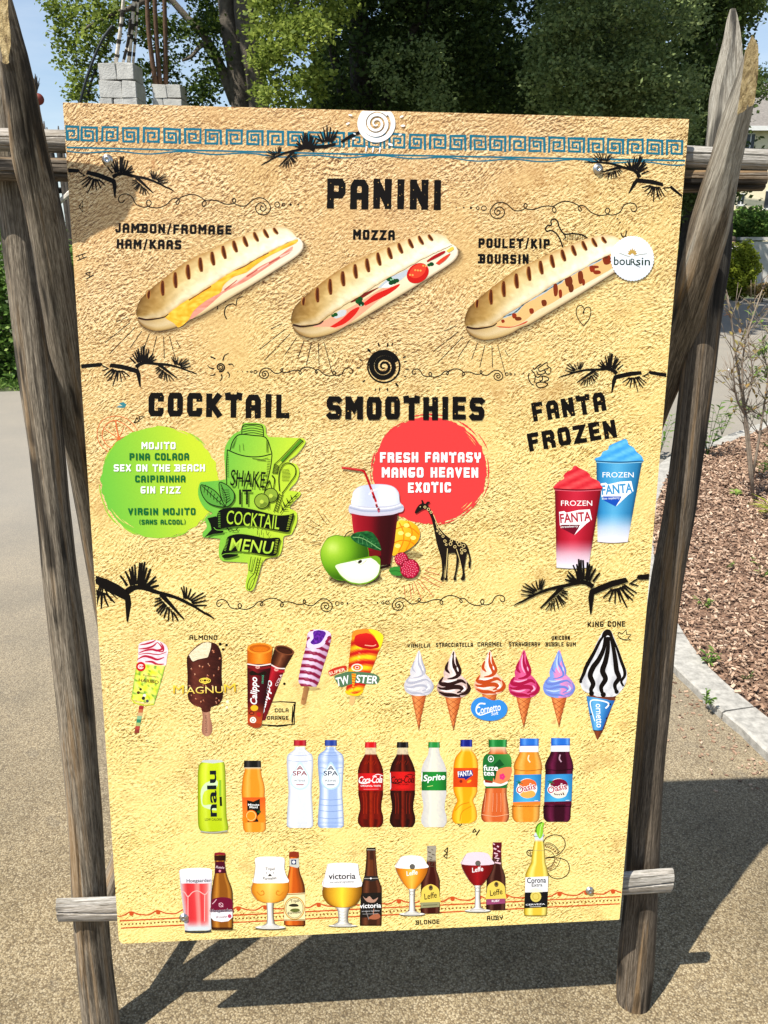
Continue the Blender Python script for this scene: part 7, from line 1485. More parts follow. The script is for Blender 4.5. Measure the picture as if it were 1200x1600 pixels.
def cola(k, cap, liq, hl, lab, word, wc, nm, clear=False, word2=''):
    e = mixrgb(liq, (0, 0, 0), .5); b = hramp([(0, e), (.1, liq), (.3, mixrgb(liq, hl, .4)), (.42, mixrgb(liq, (0, 0, 0), .2)), (.52, hl), (.62, liq), (.85, mixrgb(liq, hl, .35)), (1, e)])
    P = [(175, -48, 48), (240, -58, 58), (260, -66, 66), (330, -104, 100), (400, -125, 122), (430, -126, 124), (600, -122, 122), (640, -122, 122), (720, -108, 108), (790, -106, 106), (850, -122, 122), (910, -126, 124), (945, -108, 108), (962, -92, 92)]
    P = [(y, k + a_, k + b_) for y, a_, b_ in P]
    def f(u, t, x, y):
        yz = (y - 1140) * 6.316; c = b(t); n_ = .28 * mnoise.noise(Vector((x * .35, y * .22, k)))
        if clear: return mixrgb(mixrgb((236, 232, 214), (196, 194, 200), abs(t - .5) * 1.5 + n_), (255, 252, 236), .4 if .3 < t < .4 else 0)
        return mixrgb(mixrgb(c, (236, 226, 190), .9 * max(0, min(1, (252 - yz) / 14))), e, max(0, n_) + (.5 if yz > 880 and abs(math.sin((t - .5) * 9)) > .75 else 0))
    a = bottle(z, P, f)
    a.strip(z([(k - 55, 122), (k - 58, 178)]), z([(k + 55, 122), (k + 58, 178)]), lambda u, t, x, y: GL(mixrgb(cap, (0, 0, 0), .35), cap, mixrgb(cap, WHITE, .25))(t), 4, 8)
    a.strip(z([(k - 124, 415 if clear or word2 else 430), (k - 122, 600)]), z([(k + 123, 415 if clear or word2 else 430), (k + 122, 600)]), lambda u, t, x, y: mixrgb(lab, (0, 0, 0), .28 * abs(t - .5) * 2 * abs(t - .5) * 2), 5, 8)
    if clear: a.label('Sprite', z.p(k - 105, 508), z.p(k + 112, 490), 9.5, WHITE, bold=0.0225, shear=.2); a.line(z([(k - 66, 562), (k - 10, 552)]), .8, (220, 236, 150)); a.line(z([(k - 118, 420), (k - 120, 510)]), 1.4, WHITE)
    else:
        a.label(word, z.p(k - 118, 528), z.p(k + 116, 522), 10.8, wc, bold=0.0084, shear=.35, spacing=.86); a.line(z([(k - 110, 500), (k - 100, 525), (k - 60, 532), (k - 20, 520)]), 1.3, wc, 10); a.line(z([(k + 20, 462), (k + 70, 440), (k + 120, 456)]), 1.0, wc, 8)
        a.label('ZERO SUGAR' if word2 else 'ORIGINAL TASTE', z.p(k - (60 if word2 else 98), 562 if not word2 else 526 + 22), z.p(k + (60 if word2 else 100), 562 if not word2 else 524 + 22), 2.6, wc, bold=0.0090); a.line(z([(k - 70, 588), (k + 80, 586)]), .5, mixrgb(wc, lab, .4))
        if word2: a.line(z([(k - 122, 425), (k - 116, 560), (k - 124, 590)]), 1.0, WHITE, 8)
        for q in range(5): a.line(z([(k - 60 + q * 24, 330 + abs(q - 2) * 8), (k - 40 + q * 24, 300 + abs(q - 2) * 5)]), .7, mixrgb(liq, hl, .7))
        for q in (-78, -48, 44, 76): a.line(z([(k + q, 625), (k + q * .86, 720), (k + q * .9, 830)]), .8, mixrgb(liq, hl, .8), 8)
    a.build('printed_bottle', nm)
cola(247, (214, 30, 36), (110, 16, 10), (196, 60, 22), (222, 34, 40), 'Coca-Cola', WHITE, 'cola bottle with a red cap and white script')
cola(562, (26, 24, 24), (52, 14, 12), (170, 50, 26), (222, 36, 36), 'Coca-Cola', (30, 10, 10), 'dark cola bottle with a black cap and black script', word2='z')
cola(872, (46, 150, 70), (220, 220, 220), WHITE, (38, 150, 62), 'Sprite', WHITE, 'clear lemonade bottle with a green cap and green label', clear=True)
z = Pm(700, 1140, 5.4545)
oc = GL((206, 120, 10), (246, 172, 24), (254, 214, 90))
a = bottle(z, [(145, 112, 200), (180, 108, 205), (200, 90, 222), (240, 62, 245), (300, 48, 256), (340, 46, 256), (490, 44, 250), (540, 52, 246), (590, 74, 218), (615, 76, 216), (660, 52, 236), (720, 34, 246), (770, 36, 240), (800, 60, 190)], lambda u, t, x, y: mixrgb(mixrgb(oc(t), (240, 222, 40), .4 * max(0, u - .5)), (240, 220, 190), max(0, 1 - u * 9)))
a.strip(z([(106, 86), (104, 145)]), z([(206, 84), (206, 146)]), lambda u, t, x, y: GL((14, 20, 80), (26, 36, 130), (70, 84, 180))(t), 4, 8); a.strip(z([(46, 326), (44, 488)]), z([(256, 326), (250, 490)]), lambda u, t, x, y: mixrgb((232, 92, 30), (196, 62, 16), abs(t - .5) * 1.2), 5, 8)
a.poly(z([(82, 355), (205, 345), (214, 385), (150, 430), (140, 415), (88, 412)]), (34, 50, 140)); a.label('FANTA', z.p(86, 400), z.p(210, 388), 8.0, WHITE, bold=0.0203); a.dot(*z.p(180, 440), 4, (250, 170, 40), 2, 10, -30); a.dot(*z.p(110, 440), 2.4, (150, 40, 30)); a.line(z([(60, 690), (110, 640), (180, 620)]), 1, (214, 130, 10), 8); a.line(z([(100, 780), (120, 700), (200, 650)]), 1, (220, 140, 16), 8)
a.build('printed_bottle', 'twisted orange soda bottle with a dark blue cap')
tc_ = GL((110, 36, 16), (214, 108, 54), (238, 160, 110))
a = bottle(z, [(148, 358, 490), (190, 352, 500), (215, 325, 520), (240, 305, 535), (300, 295, 540), (400, 300, 528), (460, 318, 508), (500, 318, 500), (560, 308, 500), (640, 292, 512), (720, 282, 520), (760, 286, 516), (785, 305, 500)], lambda u, t, x, y: mixrgb(tc_(t), (232, 214, 190), .9 * max(0, 1 - u * 8)))
a.strip(z([(345, 85), (346, 148)]), z([(502, 84), (500, 148)]), lambda u, t, x, y: GL((10, 80, 34), (30, 134, 62), (90, 180, 110))(t), 4, 8)
LL = [(325, 208), (302, 240), (295, 300), (300, 400), (316, 460), (318, 500)]; RR = [(520, 208), (538, 240), (541, 300), (530, 400), (508, 460), (500, 498)]
a.strip(z(smooth(LL, 20)), z(smooth(RR, 20)), lambda u, t, x, y: mixrgb((36, 120, 58), (120, 180, 90), max(0, t - .3) * max(0, 1 - u * 1.3)), 20, 10); a.poly(closed_smooth(z([(385, 420), (400, 370), (450, 330), (540, 322), (532, 400), (505, 440), (450, 458), (390, 455)]), 4), (240, 142, 96)); a.poly(z([(440, 250), (480, 300), (420, 330), (400, 440), (370, 370), (390, 300)]), (22, 92, 46))
a.poly(closed_smooth(z([(305, 430), (380, 445), (450, 462), (505, 440), (503, 460), (450, 480), (370, 482), (315, 478)]), 3), (246, 240, 234)); a.poly(z([(312, 425), (380, 440), (380, 456), (316, 450)]), (150, 50, 30))
for an in range(5): a.dot(*z.p(462 + 14 * math.cos(an * 1.257), 400 + 16 * math.sin(an * 1.257)), 2.3, (226, 60, 130), n=8)
a.label('fuze', z.p(302, 348), z.p(426, 348), 9.0, WHITE, bold=0.0180); a.label('tea', z.p(302, 390), z.p(395, 390), 8.2, WHITE, bold=0.0180); a.ring(*z.p(365, 248), 4.2, .9, WHITE, 4.8, 12); a.dot(*z.p(364, 250), 1.8, WHITE)
for q in range(6): a.line(z([(320 + q * 32, 540), (315 + q * 34, 620), (305 + q * 36, 700)]), .6, (240, 180, 140), 8)
a.line(z([(285, 722), (400, 738), (518, 720)]), .8, (244, 190, 150), 8); a.build('printed_bottle', 'iced tea bottle with a green cap and a green and peach label')
def oasis(dx, liq, hl, cap, flav, nm):
    q = lambda P: [(x + dx, y - dx * .012) for x, y in P]; b = GL(mixrgb(liq, (0, 0, 0), .35), liq, hl)
    a = bottle(z, [(y, l + dx, r + dx) for y, l, r in [(185, 612, 768), (215, 600, 775), (260, 575, 792), (300, 560, 800), (330, 560, 802), (350, 564, 798), (385, 562, 796), (640, 552, 786), (650, 545, 782), (740, 548, 778), (770, 560, 770), (786, 578, 750)]], lambda u, t, x, y: mixrgb(b(t), mixrgb(liq, (0, 0, 0), .3), .25 * abs(mnoise.noise(Vector((x * .4, y * .3, 2))))))
    a.strip(z(q([(610, 135), (608, 190)])), z(q([(770, 135), (770, 190)])), lambda u, t, x, y: GL((206, 212, 226), (246, 248, 252), WHITE)(t), 4, 8); a.strip(z(q([(612, 74), (612, 140)])), z(q([(773, 76), (772, 138)])), lambda u, t, x, y: mixrgb(GL((30, 84, 170), (50, 122, 214), (110, 170, 240))(t), (20, 60, 150), .4 if u > .75 else 0), 5, 8)
    a.strip(z(q([(564, 385), (552, 640)])), z(q([(796, 380), (784, 636)])), lambda u, t, x, y: mixrgb(mixrgb((64, 156, 214), (90, 190, 234), u), (20, 90, 150), abs(t - .5) ** 2 * 2), 8, 8); a.strip(z(q([(553, 618), (552, 642)])), z(q([(785, 612), (784, 638)])), lambda u, t, x, y: mixrgb(liq, flav, .5), 3, 6)
    a.dot(*z.p(675 + dx, 500), 15.6, (244, 244, 236), 15.6, 26); a.dot(*z.p(680 + dx, 468), 13.5, flav, 9, 22); a.dot(*z.p(680 + dx, 548), 12, mixrgb(flav, (250, 220, 120), .6) if dx == 0 else (236, 226, 214), 6.5, 20)
    if dx: 
        for e in range(5): a.line(z(q([(640 + e * 18, 545 + 8 * math.sin(e)), (650 + e * 18, 560)])), 1.6, (40, 24, 30))
    a.line(z(q([(605, 445), (612, 480), (620, 510)])), 1.3, (60, 110, 60)); 
    for e in ((580, 440), (585, 470), (630, 435), (640, 460), (600, 430)): a.line(z(q([(608, 450), e])), 1.8, (30, 120, 80), w1=.6)
    a.label('Oasis', z.p(588 + dx, 548), z.p(752 + dx, 506), 10.6, WHITE, bold=0.07, arc=1.0); a.lv += 2; a.label('Oasis', z.p(592 + dx, 546), z.p(750 + dx, 506), 10.2, (184, 30, 62), bold=0.0135, arc=1.0)
    a.line(z(q([(736, 606), (768, 604)])), .9, (230, 240, 246)); a.line(z(q([(690, 215), (682, 250), (700, 278)])), 2.0, mixrgb(hl, WHITE, .6), 6); a.line(z(q([(562, 338), (680, 350), (800, 336)])), .8, mixrgb(liq, (0, 0, 0), .3), 8)
    a.build('printed_bottle', nm)
oasis(0, (244, 156, 50), (254, 196, 110), 0, (240, 120, 60), 'orange fruit drink bottle with a blue and white cap'); oasis(266, (62, 6, 34), (130, 40, 84), 0, (130, 20, 60), 'dark berry fruit drink bottle with a blue and white cap')
z = Pm(700, 1140, 5.4545); a = Art(0); a.line(z([(208, 876), (226, 846), (240, 868), (208, 876)]), 1.5, BLACK); a.line(z([(238, 902), (270, 852)]), 2.0, BLACK); a.build('printed_rune')
a = Art(0); a.line(z([(80, 802), (98, 812), (92, 800)]), 1.4, BLACK); a.line(z([(96, 826), (118, 800)]), 1.4, BLACK); a.build('printed_rune')
# ------------------------------------------------------------------ lower border
OB = (206, 92, 44)
xk = [205.4 + 41.8 * i for i in range(-1, 20)]; by = lambda x: 1427.0 - .0457 * (x - 205.4)
a = Art(0); P = []
for i in range(240):
    x = 182.5 + (971 - 182.5) * i / 239; ph = (x - 205.4) / 41.8 * 2 * math.pi; P.append((x, by(x) + 1.2 - 2.9 * math.cos(ph) - .8 * math.cos(2 * ph + .6)))
a.line(P, 2.0, OB, rough=.2); a.build('printed_wavy_border')
for x in xk[1:-1]:
    a = Art(3); a.dot(x, by(x) + .6, 3.5, OB, 3.2, 12); a.build('printed_border_knob')
a = Art(0); a.line([(187, 1438.8), (400, 1428.3), (700, 1413.6), (969.5, 1400.8)], 1.9, OB, 60, rough=.12); a.build('printed_border_line')
a = Art(0); a.line([(189, 1450.2), (400, 1439.6), (700, 1425), (968.6, 1412)], 1.9, OB, 60, rough=.12); a.build('printed_border_line')
a = Art(0); x = 190
while x < 967: a.dot(x, 1444.2 - .0487 * (x - 190) + random.uniform(-.3, .3), 1.45, (150, 92, 26), n=8); a.lv = 0; x += 5.75
a.build('printed_dotted_line')['kind'] = 'stuff'
# ------------------------------------------------------------------ beers
z = Pm(180, 1310, 5.714)
a = Art(10); shadow(a, z, 745, 835, 125, 12, .6)
gp = hramp([(0, (190, 200, 206)), (.1, (232, 120, 120)), (.22, (214, 60, 66)), (.42, (226, 70, 74)), (.55, (248, 176, 168)), (.65, (222, 62, 66)), (.85, (240, 130, 126)), (.94, (246, 214, 210)), (1, (180, 186, 190))])
a.rows(list(zip(z(smooth([(575, 290), (580, 400), (590, 500), (606, 620), (616, 740), (622, 825)], 30)), z(smooth([(862, 285), (862, 400), (860, 500), (860, 620), (860, 740), (856, 820)], 30)))), lambda u, t, x, y: mixrgb(gp(t), (214, 222, 226), max(0, min(1, (u - .78) * 7)) if .12 < t < .9 else .75 if u > .7 else .2), 14)
a.poly(closed_smooth(z([(574, 310), (572, 290), (600, 272), (720, 262), (830, 266), (862, 284), (862, 360), (858, 396), (760, 402), (640, 400), (586, 396)]), 3), lambda x, y: mixrgb((250, 248, 250), (222, 218, 228), (y - 1356) / 30)); a.line(z([(575, 290), (586, 400)]), 1.0, (196, 200, 214)); a.line(z([(588, 470), (620, 480), (650, 520), (690, 480), (740, 468), (800, 500), (830, 470), (858, 465)]), 1.3, (250, 190, 184), 24); a.line(z([(650, 510), (650, 740)]), 1, (250, 200, 196)); a.line(z([(800, 500), (798, 740)]), 1, (250, 200, 196)); a.line(z([(622, 826), (700, 836), (790, 834), (856, 822)]), 2.4, (60, 66, 70), 12)
a.label('Hoegaarden', z.p(638, 392), z.p(858, 386), 5.4, (24, 24, 34), bold=0.0090); a.build('printed_beer_glass', 'straight glass of pink beer')
bb = GL((40, 16, 6), (150, 92, 30), (214, 150, 60))
a = Art(60); shadow(a, z, 965, 812, 120, 12, .4); a2 = bottle(z, [(125, 893, 978), (145, 886, 984), (190, 886, 982), (205, 892, 976), (310, 888, 992), (360, 878, 1008), (420, 868, 1032), (470, 860, 1045), (520, 856, 1048), (640, 854, 1048), (780, 858, 1050), (812, 866, 1044)], lambda u, t, x, y: mixrgb(bb(t), (40, 14, 8), .75 if u > .93 else 0), base=70)
def joinart(A, B_): 
    b = len(A.v); A.v += B_.v; A.l += B_.l; A.c += B_.c; A.f += [tuple(b + i for i in f) for f in B_.f]; A.lv = max(A.lv, B_.lv); return A
a = joinart(a, a2); MAR = (122, 20, 58)
a.poly(z([(886, 130), (930, 120), (980, 128), (984, 148), (930, 142), (886, 150)]), (150, 30, 50)); a.poly(z([(884, 150), (982, 148), (982, 195), (886, 196)]), lambda x, y: mixrgb((70, 30, 20), (40, 16, 10), (x - 335) / 17)); a.poly(z([(892, 206), (976, 204), (988, 306), (888, 310)]), lambda x, y: mixrgb(MAR, (80, 10, 40), abs(x - 344) / 9)); a.label('Rosée', z.p(898, 262), z.p(974, 268), 4.0, (250, 226, 232), shear=.3); a.dot(*z.p(935, 288), 1.9, (236, 150, 170))
a.poly(closed_smooth(z([(858, 560), (880, 535), (950, 522), (1020, 530), (1048, 560), (1048, 620), (1046, 660), (858, 660), (854, 610)]), 3), MAR); a.poly(z([(855, 656), (1047, 650), (1048, 700), (1010, 735), (950, 742), (880, 730), (856, 705)]), (246, 242, 244)); a.label('Hoegaarden', z.p(854, 660), z.p(1044, 652), 5.6, WHITE, bold=0.0225); a.lv += 2; a.label('Hoegaarden', z.p(856, 658), z.p(1042, 652), 5.2, (30, 40, 80), bold=0.0084); a.label('Rosée', z.p(900, 712), z.p(1000, 704), 4.4, (120, 40, 70), shear=.35); a.ring(*z.p(945, 590), 3.2, .8, (240, 200, 210), n=10); a.line(z([(925, 575), (965, 608)]), .8, (240, 200, 210)); a.line(z([(868, 582), (890, 560), (905, 540)]), 1.0, (240, 200, 210)); a.dot(*z.p(1022, 690), 3, (190, 80, 110)); a.build('printed_beer_bottle', 'brown bottle with a maroon and white label')
# goblet and orange bottle
z = Pm(380, 1310, 5.217)
bo = GL((60, 20, 6), (206, 100, 30), (246, 150, 60))
a = bottle(z, [(112, 378, 452), (150, 372, 456), (160, 376, 450), (235, 376, 456), (290, 366, 466), (340, 352, 486), (390, 340, 500), (450, 332, 504), (680, 332, 506), (705, 340, 504), (716, 355, 495)], lambda u, t, x, y: mixrgb(mixrgb(bo(t), (50, 20, 10), max(0, t - .6) * 1.6), (30, 10, 6), .6 if u > .93 else 0), base=10)
a.poly(z([(374, 112), (410, 104), (452, 110), (456, 152), (374, 152)]), (150, 60, 34)); a.poly(z([(378, 165), (452, 162), (458, 230), (440, 240), (378, 225)]), (206, 206, 196)); a.poly(z([(392, 172), (432, 172), (432, 212), (392, 212)]), (40, 60, 110)); a.dot(*z.p(412, 192), 2.4, WHITE)
a.poly(z([(333, 450), (504, 442), (505, 668), (333, 670)]), (240, 228, 180)); a.ring(*z.p(418, 568), 15.4, 1.6, (206, 160, 70), 17.4, 26); a.ring(*z.p(418, 568), 13.2, .7, (120, 96, 50), 15.2, 24); a.line(z([(334, 458), (504, 450)]), 1.2, (150, 110, 60)); a.line(z([(334, 664), (504, 662)]), 1.2, (150, 110, 60))
a.label('Tripel', z.p(385, 522), z.p(456, 516), 4.4, BLACK, bold=0.0090); a.label('Karmeliet', z.p(368, 618), z.p(472, 608), 4.2, BLACK, bold=0.0090); a.poly(closed_smooth(z([(370, 545), (400, 532), (440, 535), (450, 552), (400, 556)]), 3), (60, 56, 40)); a.poly(closed_smooth(z([(382, 590), (400, 572), (450, 572), (460, 590), (420, 600)]), 3), (110, 116, 60)); a.build('printed_beer_bottle', 'orange brown bottle with a cream oval label')
a = Art(70); shadow(a, z, 225, 738, 130, 9, .5)
def glassstem(a, z, stem, foot):
    a.rows(list(zip(z([(p[1], p[0]) for p in stem]), z([(p[2], p[0]) for p in stem]))), lambda u, t, x, y: hramp([(0, (120, 116, 110)), (.2, (236, 234, 228)), (.5, (250, 248, 240)), (.75, (206, 200, 192)), (1, (110, 104, 100))])(t), 8)
    x, y, rx, ry = foot; a.poly(ell(*z.p(x, y), rx / z.k, ry / z.k, 24), (236, 234, 228)); a.line(ell(*z.p(x, y), rx / z.k, ry / z.k, 18, 5, 175), 1.0, (90, 84, 76)); a.ring(*z.p(x, y - 3), rx / z.k * .6, .7, (176, 170, 160), ry / z.k * .5, 16)
glassstem(a, z, [(510, 188, 248), (560, 192, 244), (640, 196, 246), (690, 190, 255), (712, 150, 300), (726, 110, 335)], (222, 722, 124, 16))
gl = lambda c0, c1, c2: hramp([(0, c0), (.15, c1), (.5, c2), (.8, c1), (1, c0)])
bw = gl((196, 120, 30), (240, 176, 60), (252, 220, 120))
a.rows(list(zip(z(smooth([(82, 355), (66, 400), (70, 440), (100, 490), (150, 515), (188, 522)], 24)), z(smooth([(366, 355), (372, 400), (362, 440), (335, 490), (285, 515), (248, 522)], 24)))), lambda u, t, x, y: mixrgb(bw(t), (196, 110, 30), .3 * u), 14)
a.poly(closed_smooth(z([(95, 180), (105, 155), (160, 145), (280, 146), (330, 155), (338, 180), (335, 240), (350, 300), (368, 356), (220, 362), (80, 358), (92, 300), (98, 240)]), 3), (246, 242, 238)); a.line(z([(95, 185), (98, 240), (80, 358), (66, 400), (72, 445), (105, 492)]), .8, (160, 140, 120), 24)
for s_ in (-1, 1): a.line(z([(220 + s_ * 110, 430), (220 + s_ * 80, 460), (220 + s_ * 50, 450), (220 + s_ * 58, 425), (220 + s_ * 75, 430)]), 1.6, (214, 140, 40), 14)
a.label('Tripel', z.p(182, 256), z.p(256, 256), 4.4, (40, 40, 40), bold=0.0070); a.label('Karmeliet', z.p(164, 330), z.p(272, 326), 4.4, (30, 30, 30), bold=0.0090, arc=-1.2); a.poly(z([(200, 305), (218, 282), (236, 305)]), (60, 60, 60)); a.dot(*z.p(190, 278), 1, (150, 150, 150)); a.dot(*z.p(246, 278), 1, (150, 150, 150)); a.build('printed_beer_glass', 'tulip shaped goblet of golden beer on a tall stem')
bk = GL((16, 10, 8), (70, 40, 26), (130, 76, 50))
a = bottle(z, [(75, 1005, 1078), (100, 1002, 1080), (130, 1004, 1080), (200, 1000, 1086), (290, 990, 1094), (330, 980, 1104), (390, 966, 1124), (430, 960, 1130), (690, 950, 1128), (702, 960, 1118)], lambda u, t, x, y: mixrgb(bk(t), (150, 80, 40), .5 if .3 < u < .56 and .25 < t < .7 else 0), base=10)
a.poly(z([(1004, 80), (1040, 74), (1080, 80), (1080, 98), (1004, 98)]), (44, 36, 30)); a.line(z([(1008, 92), (1076, 92)]), .8, (196, 190, 180)); a.poly(z([(990, 306), (1094, 306), (1106, 336), (1050, 350), (978, 338)]), (50, 46, 46)); a.line(z([(985, 326), (1100, 324)]), .8, (196, 190, 180)); a.dot(*z.p(1040, 325), 1.4, WHITE)
a.poly(z([(962, 445), (1130, 440), (1128, 640), (955, 645)]), lambda x, y: (36, 32, 30)); a.poly(closed_smooth(z([(975, 470), (1000, 490), (1030, 470), (1060, 500), (1100, 480), (1070, 520), (1010, 515)]), 3), (190, 150, 130)); a.poly(closed_smooth(z([(1060, 620), (1100, 610), (1118, 640), (1080, 660), (1020, 650)]), 3), (176, 110, 80)); a.line(z([(1065, 570), (1060, 620)]), 1.4, (180, 130, 110)); a.line(z([(1000, 590), (1025, 660)]), 1.2, (140, 130, 126))
a.label('victoria', z.p(950, 568), z.p(1124, 562), 7.4, WHITE, bold=0.0158); a.label('not natural ingredients', z.p(966, 598), z.p(1112, 592), 2.2, (220, 220, 220), shear=.3); a.line(z([(972, 616), (1100, 612)]), .5, (180, 180, 180)); a.build('printed_beer_bottle', 'very dark bottle with a black label and white gothic lettering')
a = Art(70); shadow(a, z, 810, 716, 120, 7, .3); glassstem(a, z, [(548, 745, 880), (580, 768, 858), (640, 776, 850), (680, 772, 855), (706, 720, 900)], (812, 709, 118, 10))
for q in range(4): a.line(z([(780, 590 + q * 24), (812, 600 + q * 24), (846, 590 + q * 24)]), .6, (176, 176, 170), 6)
bv = gl((120, 80, 20), (206, 150, 40), (250, 222, 70))
a.rows(list(zip(z(smooth([(648, 385), (644, 430), (652, 480), (690, 530), (745, 555), (790, 562)], 24)), z(smooth([(966, 385), (966, 430), (955, 480), (925, 530), (880, 555), (835, 562)], 24)))), lambda u, t, x, y: mixrgb(bv(t), (90, 60, 20), .7 * max(0, u - .8) * 4), 14)
a.poly(closed_smooth(z([(690, 205), (760, 196), (860, 196), (925, 202), (936, 215), (945, 290), (964, 388), (800, 394), (648, 390), (665, 300), (682, 220)]), 3), lambda x, y: mixrgb((252, 250, 248), (230, 228, 232), abs(x - 535) / 50)); a.line(z([(690, 205), (665, 300), (645, 420)]), .7, (190, 180, 170), 12)
a.label('victoria', z.p(696, 330), z.p(916, 326), 9.6, (24, 22, 26), bold=0.0158); a.label('not natural ingredients', z.p(706, 362), z.p(902, 356), 3.2, (60, 60, 60), shear=.35); a.build('printed_beer_glass', 'rounded glass of golden beer with gothic lettering')
# leffe pairs
z = Pm(600, 1300, 6)
def abbey(dx, dy, beer, foam, neck, bot, band, nm1, nm2, ruby):
    q = lambda P: [(x + dx, y + dy) for x, y in P]; zz = Pm(z.x0 + dx / 6, z.y0 + dy / 6, 6)
    b = GL(mixrgb(bot, (0, 0, 0), .5), bot, mixrgb(bot, (190, 150, 120), .45)); a = Art(10); shadow(a, zz, 440, 758, 110, 10, .5)
    a = joinart(a, bottle(zz, [(128, 404, 488), (170, 402, 488), (190, 406, 484), (280, 400, 486), (350, 398, 490), (400, 375, 508), (450, 352, 522), (500, 346, 524), (740, 342, 522), (762, 352, 508)], lambda u, t, x, y: mixrgb(b(t), neck, 1 if u < .33 else 0), base=12))
    for k in range(9): a.line(zz([(408 + (k * 37) % 70, 140 + k * 22), (424 + (k * 37) % 60, 150 + k * 22)]), 1.2 if not ruby else 1.8, (90, 76, 60) if not ruby else (236, 200, 210), rough=.4)
    a.poly(closed_smooth(zz([(348, 600), (356, 540), (390, 505), (436, 488), (482, 504), (515, 540), (520, 600), (520, 665), (346, 665)]), 3), (236, 208, 100)); a.poly(zz([(345, 660), (521, 654), (520, 700), (345, 712)]), band); a.label('Leffe', zz.p(380, 632), zz.p(498, 612), 9.4, (26, 22, 20), bold=0.0090, shear=.12); a.dot(*zz.p(438, 522), 3.4, (120, 100, 60), 4.2); a.dot(*zz.p(438, 518), 1.8, (60, 50, 40))
    if ruby: a.label('RUBY', zz.p(396, 688), zz.p(470, 684), 3.4, WHITE, bold=0.0135)
    else: a.line(zz([(365, 686), (500, 680)]), 1.2, (110, 106, 80))
    a.build('printed_beer_bottle', nm2)
    a = Art(70); shadow(a, zz, 262, 780, 110, 8, .4); glassstem(a, zz, [(515, 222, 300), (545, 235, 288), (640, 238, 284), (735, 232, 292), (752, 190, 330)], (262, 766, 122, 15)); a.ring(*zz.p(262, 570), 3.6, .8, (150, 146, 140), 3, 12)
    br = gl(mixrgb(beer[0], (60, 20, 0), .35), beer[0], beer[1])
    a.rows(list(zip(zz(smooth([(110, 325), (118, 370), (145, 430), (180, 480), (215, 520), (228, 530)], 20)), zz(smooth([(410, 325), (404, 370), (375, 430), (340, 480), (306, 520), (296, 530)], 20)))), lambda u, t, x, y: mixrgb(br(t), beer[1], .3 * u), 14)
    a.poly(closed_smooth(zz([(108, 330), (118, 290), (150, 240), (185, 222), (260, 216), (330, 222), (366, 240), (396, 290), (412, 330), (260, 342)]), 3), foam); a.line(zz([(150, 240), (112, 320), (122, 380), (180, 482)]), .7, (150, 140, 130), 14)
    a.dot(*zz.p(265, 322), 3.6, (110, 106, 100)); a.ring(*zz.p(265, 322), 4, .7, (70, 66, 60), n=10); a.label('Leffe', zz.p(212, 408), zz.p(316, 392), 7.4, WHITE, bold=0.0113, shear=.12); a.build('printed_beer_glass', nm1)
abbey(0, 0, ((226, 138, 30), (252, 200, 90)), (250, 248, 246), (170, 162, 146), (72, 22, 16), (160, 158, 120), 'chalice of amber beer', 'dark brown bottle with a grey neck foil and yellow arched label', False)
abbey(615, -32, ((122, 14, 20), (170, 26, 34)), (236, 214, 224), (106, 22, 40), (60, 22, 20), (160, 80, 120), 'chalice of deep red beer', 'dark bottle with a maroon neck foil and yellow arched label', True)
a = Art(0); a.line(z([(598, 145), (565, 178), (592, 195), (598, 145)]), 1.5, BLACK); a.line(z([(592, 198), (560, 225), (588, 248), (592, 198)]), 1.5, BLACK); a.build('printed_rune')
# sombrero doodle and pale beer
z = Pm(780, 1270, 6); a = Art(0)
a.line(z([(415, 280), (430, 245), (475, 215), (530, 206), (585, 222), (615, 265), (615, 320), (585, 365), (550, 395), (500, 412), (440, 420)]), 1.3, BLACK, 40); a.line(z([(425, 425), (500, 420), (580, 428), (635, 455), (658, 510), (645, 570), (600, 608), (540, 618), (485, 600), (455, 560)]), 1.3, BLACK, 40)
for o_ in ((0, 0), (12, -14)):
    a.line(z([(420, 298 + o_[1]), (480, 300 + o_[1]), (530, 330 + o_[1]), (558 + o_[0] * .5, 380 + o_[1])]), .9, BLACK, 14)
a.line(z([(418, 340), (460, 350), (500, 375), (520, 410)]), .9, BLACK, 12); a.line(z([(440, 520), (480, 500), (510, 465), (522, 425)]), .9, BLACK, 12); a.line(z([(455, 548), (510, 530), (550, 490), (575, 430)]), .9, BLACK, 12)
for k in range(7): t = k / 6; p0 = (425 + 105 * t, 322 + 60 * t * t); p1 = (440 + 110 * t, 300 + 72 * t * t); a.line(z([p0, p1, (p0[0] + 14, p0[1] + 6)]), .9, (120, 70, 40)); p0 = (450 + 70 * t, 520 - 85 * t * t); p1 = (470 + 85 * t, 535 - 90 * t * t); a.line(z([p0, p1, (p0[0] + 10, p0[1] - 12)]), .9, (120, 70, 40))
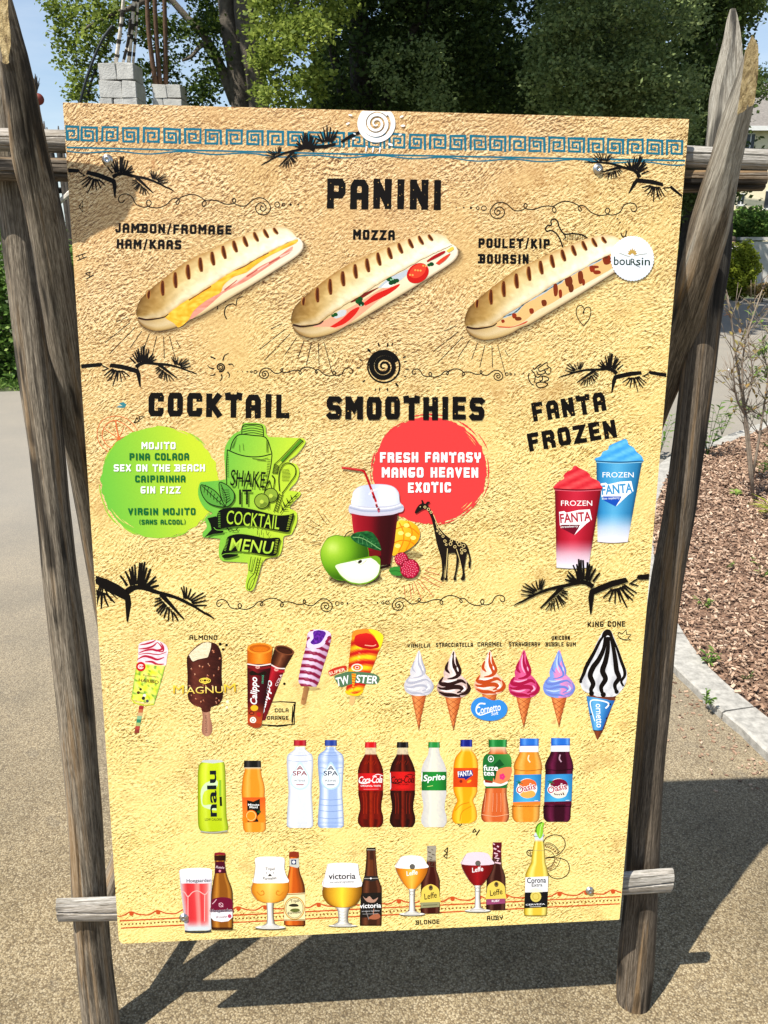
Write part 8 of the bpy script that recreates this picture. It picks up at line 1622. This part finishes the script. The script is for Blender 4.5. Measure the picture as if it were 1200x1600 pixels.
a.line(z([(312, 350), (275, 350), (258, 370), (268, 395), (300, 405)]), 1.4, BLACK, 12); a.line(z([(285, 352), (300, 402)]), 1, BLACK); a.line(z([(270, 368), (290, 390)]), .8, BLACK); a.build('printed_sombrero')
cc_ = GL((140, 116, 20), (226, 196, 70), (252, 240, 150))
a = Art(60); shadow(a, z, 335, 958, 110, 10, .5)
a = joinart(a, bottle(z, [(185, 334, 408), (215, 326, 416), (235, 334, 410), (350, 312, 424), (420, 302, 428), (470, 296, 432), (510, 272, 445), (560, 250, 456), (600, 244, 460), (800, 236, 452), (930, 230, 446), (962, 240, 436)], lambda u, t, x, y: mixrgb(mixrgb(cc_(t), (216, 222, 232), 1 if u < .21 else 0), (120, 100, 30), .5 if u > .96 else 0), base=66))
a.line(z([(318, 208), (334, 218), (410, 214), (420, 200)]), 1.2, (150, 156, 150), 8); a.line(z([(314, 352), (422, 352)]), .7, (180, 170, 110))
a.poly(closed_smooth(z([(344, 180), (345, 140), (365, 105), (400, 86), (420, 95), (410, 130), (408, 190), (400, 220), (380, 240), (365, 225)]), 3), (150, 208, 60)); a.line(z([(344, 180), (345, 140), (365, 105), (400, 86)]), 1.8, (46, 120, 30), 12); a.line(z([(400, 100), (384, 150), (378, 220)]), .7, (220, 244, 160), 6)
a.poly(z([(244, 602), (458, 592), (454, 738), (240, 746)]), lambda x, y: mixrgb((250, 250, 250), (226, 226, 226), abs(x - 838) / 30)); a.poly(z([(240, 744), (454, 736), (448, 882), (234, 892)]), (24, 24, 30)); a.dot(*z.p(342, 782), 8.6, (222, 206, 110)); a.poly(z([(284, 744), (404, 740), (404, 722), (340, 700), (284, 720)]), (240, 236, 214)); a.ring(*z.p(342, 782), 5, .8, (190, 160, 60), n=16)
a.label('Corona', z.p(260, 656), z.p(438, 650), 8.6, (22, 30, 60), bold=0.0158); a.label('Extra', z.p(304, 690), z.p(404, 686), 5.4, (40, 40, 50), bold=0.0090); a.label('CERVEZA', z.p(248, 866), z.p(428, 858), 2.4, WHITE, bold=0.0090); a.line(z([(285, 878), (390, 874)]), .9, (200, 200, 200)); a.build('printed_beer_bottle', 'clear bottle of pale beer with a lime wedge in its neck')
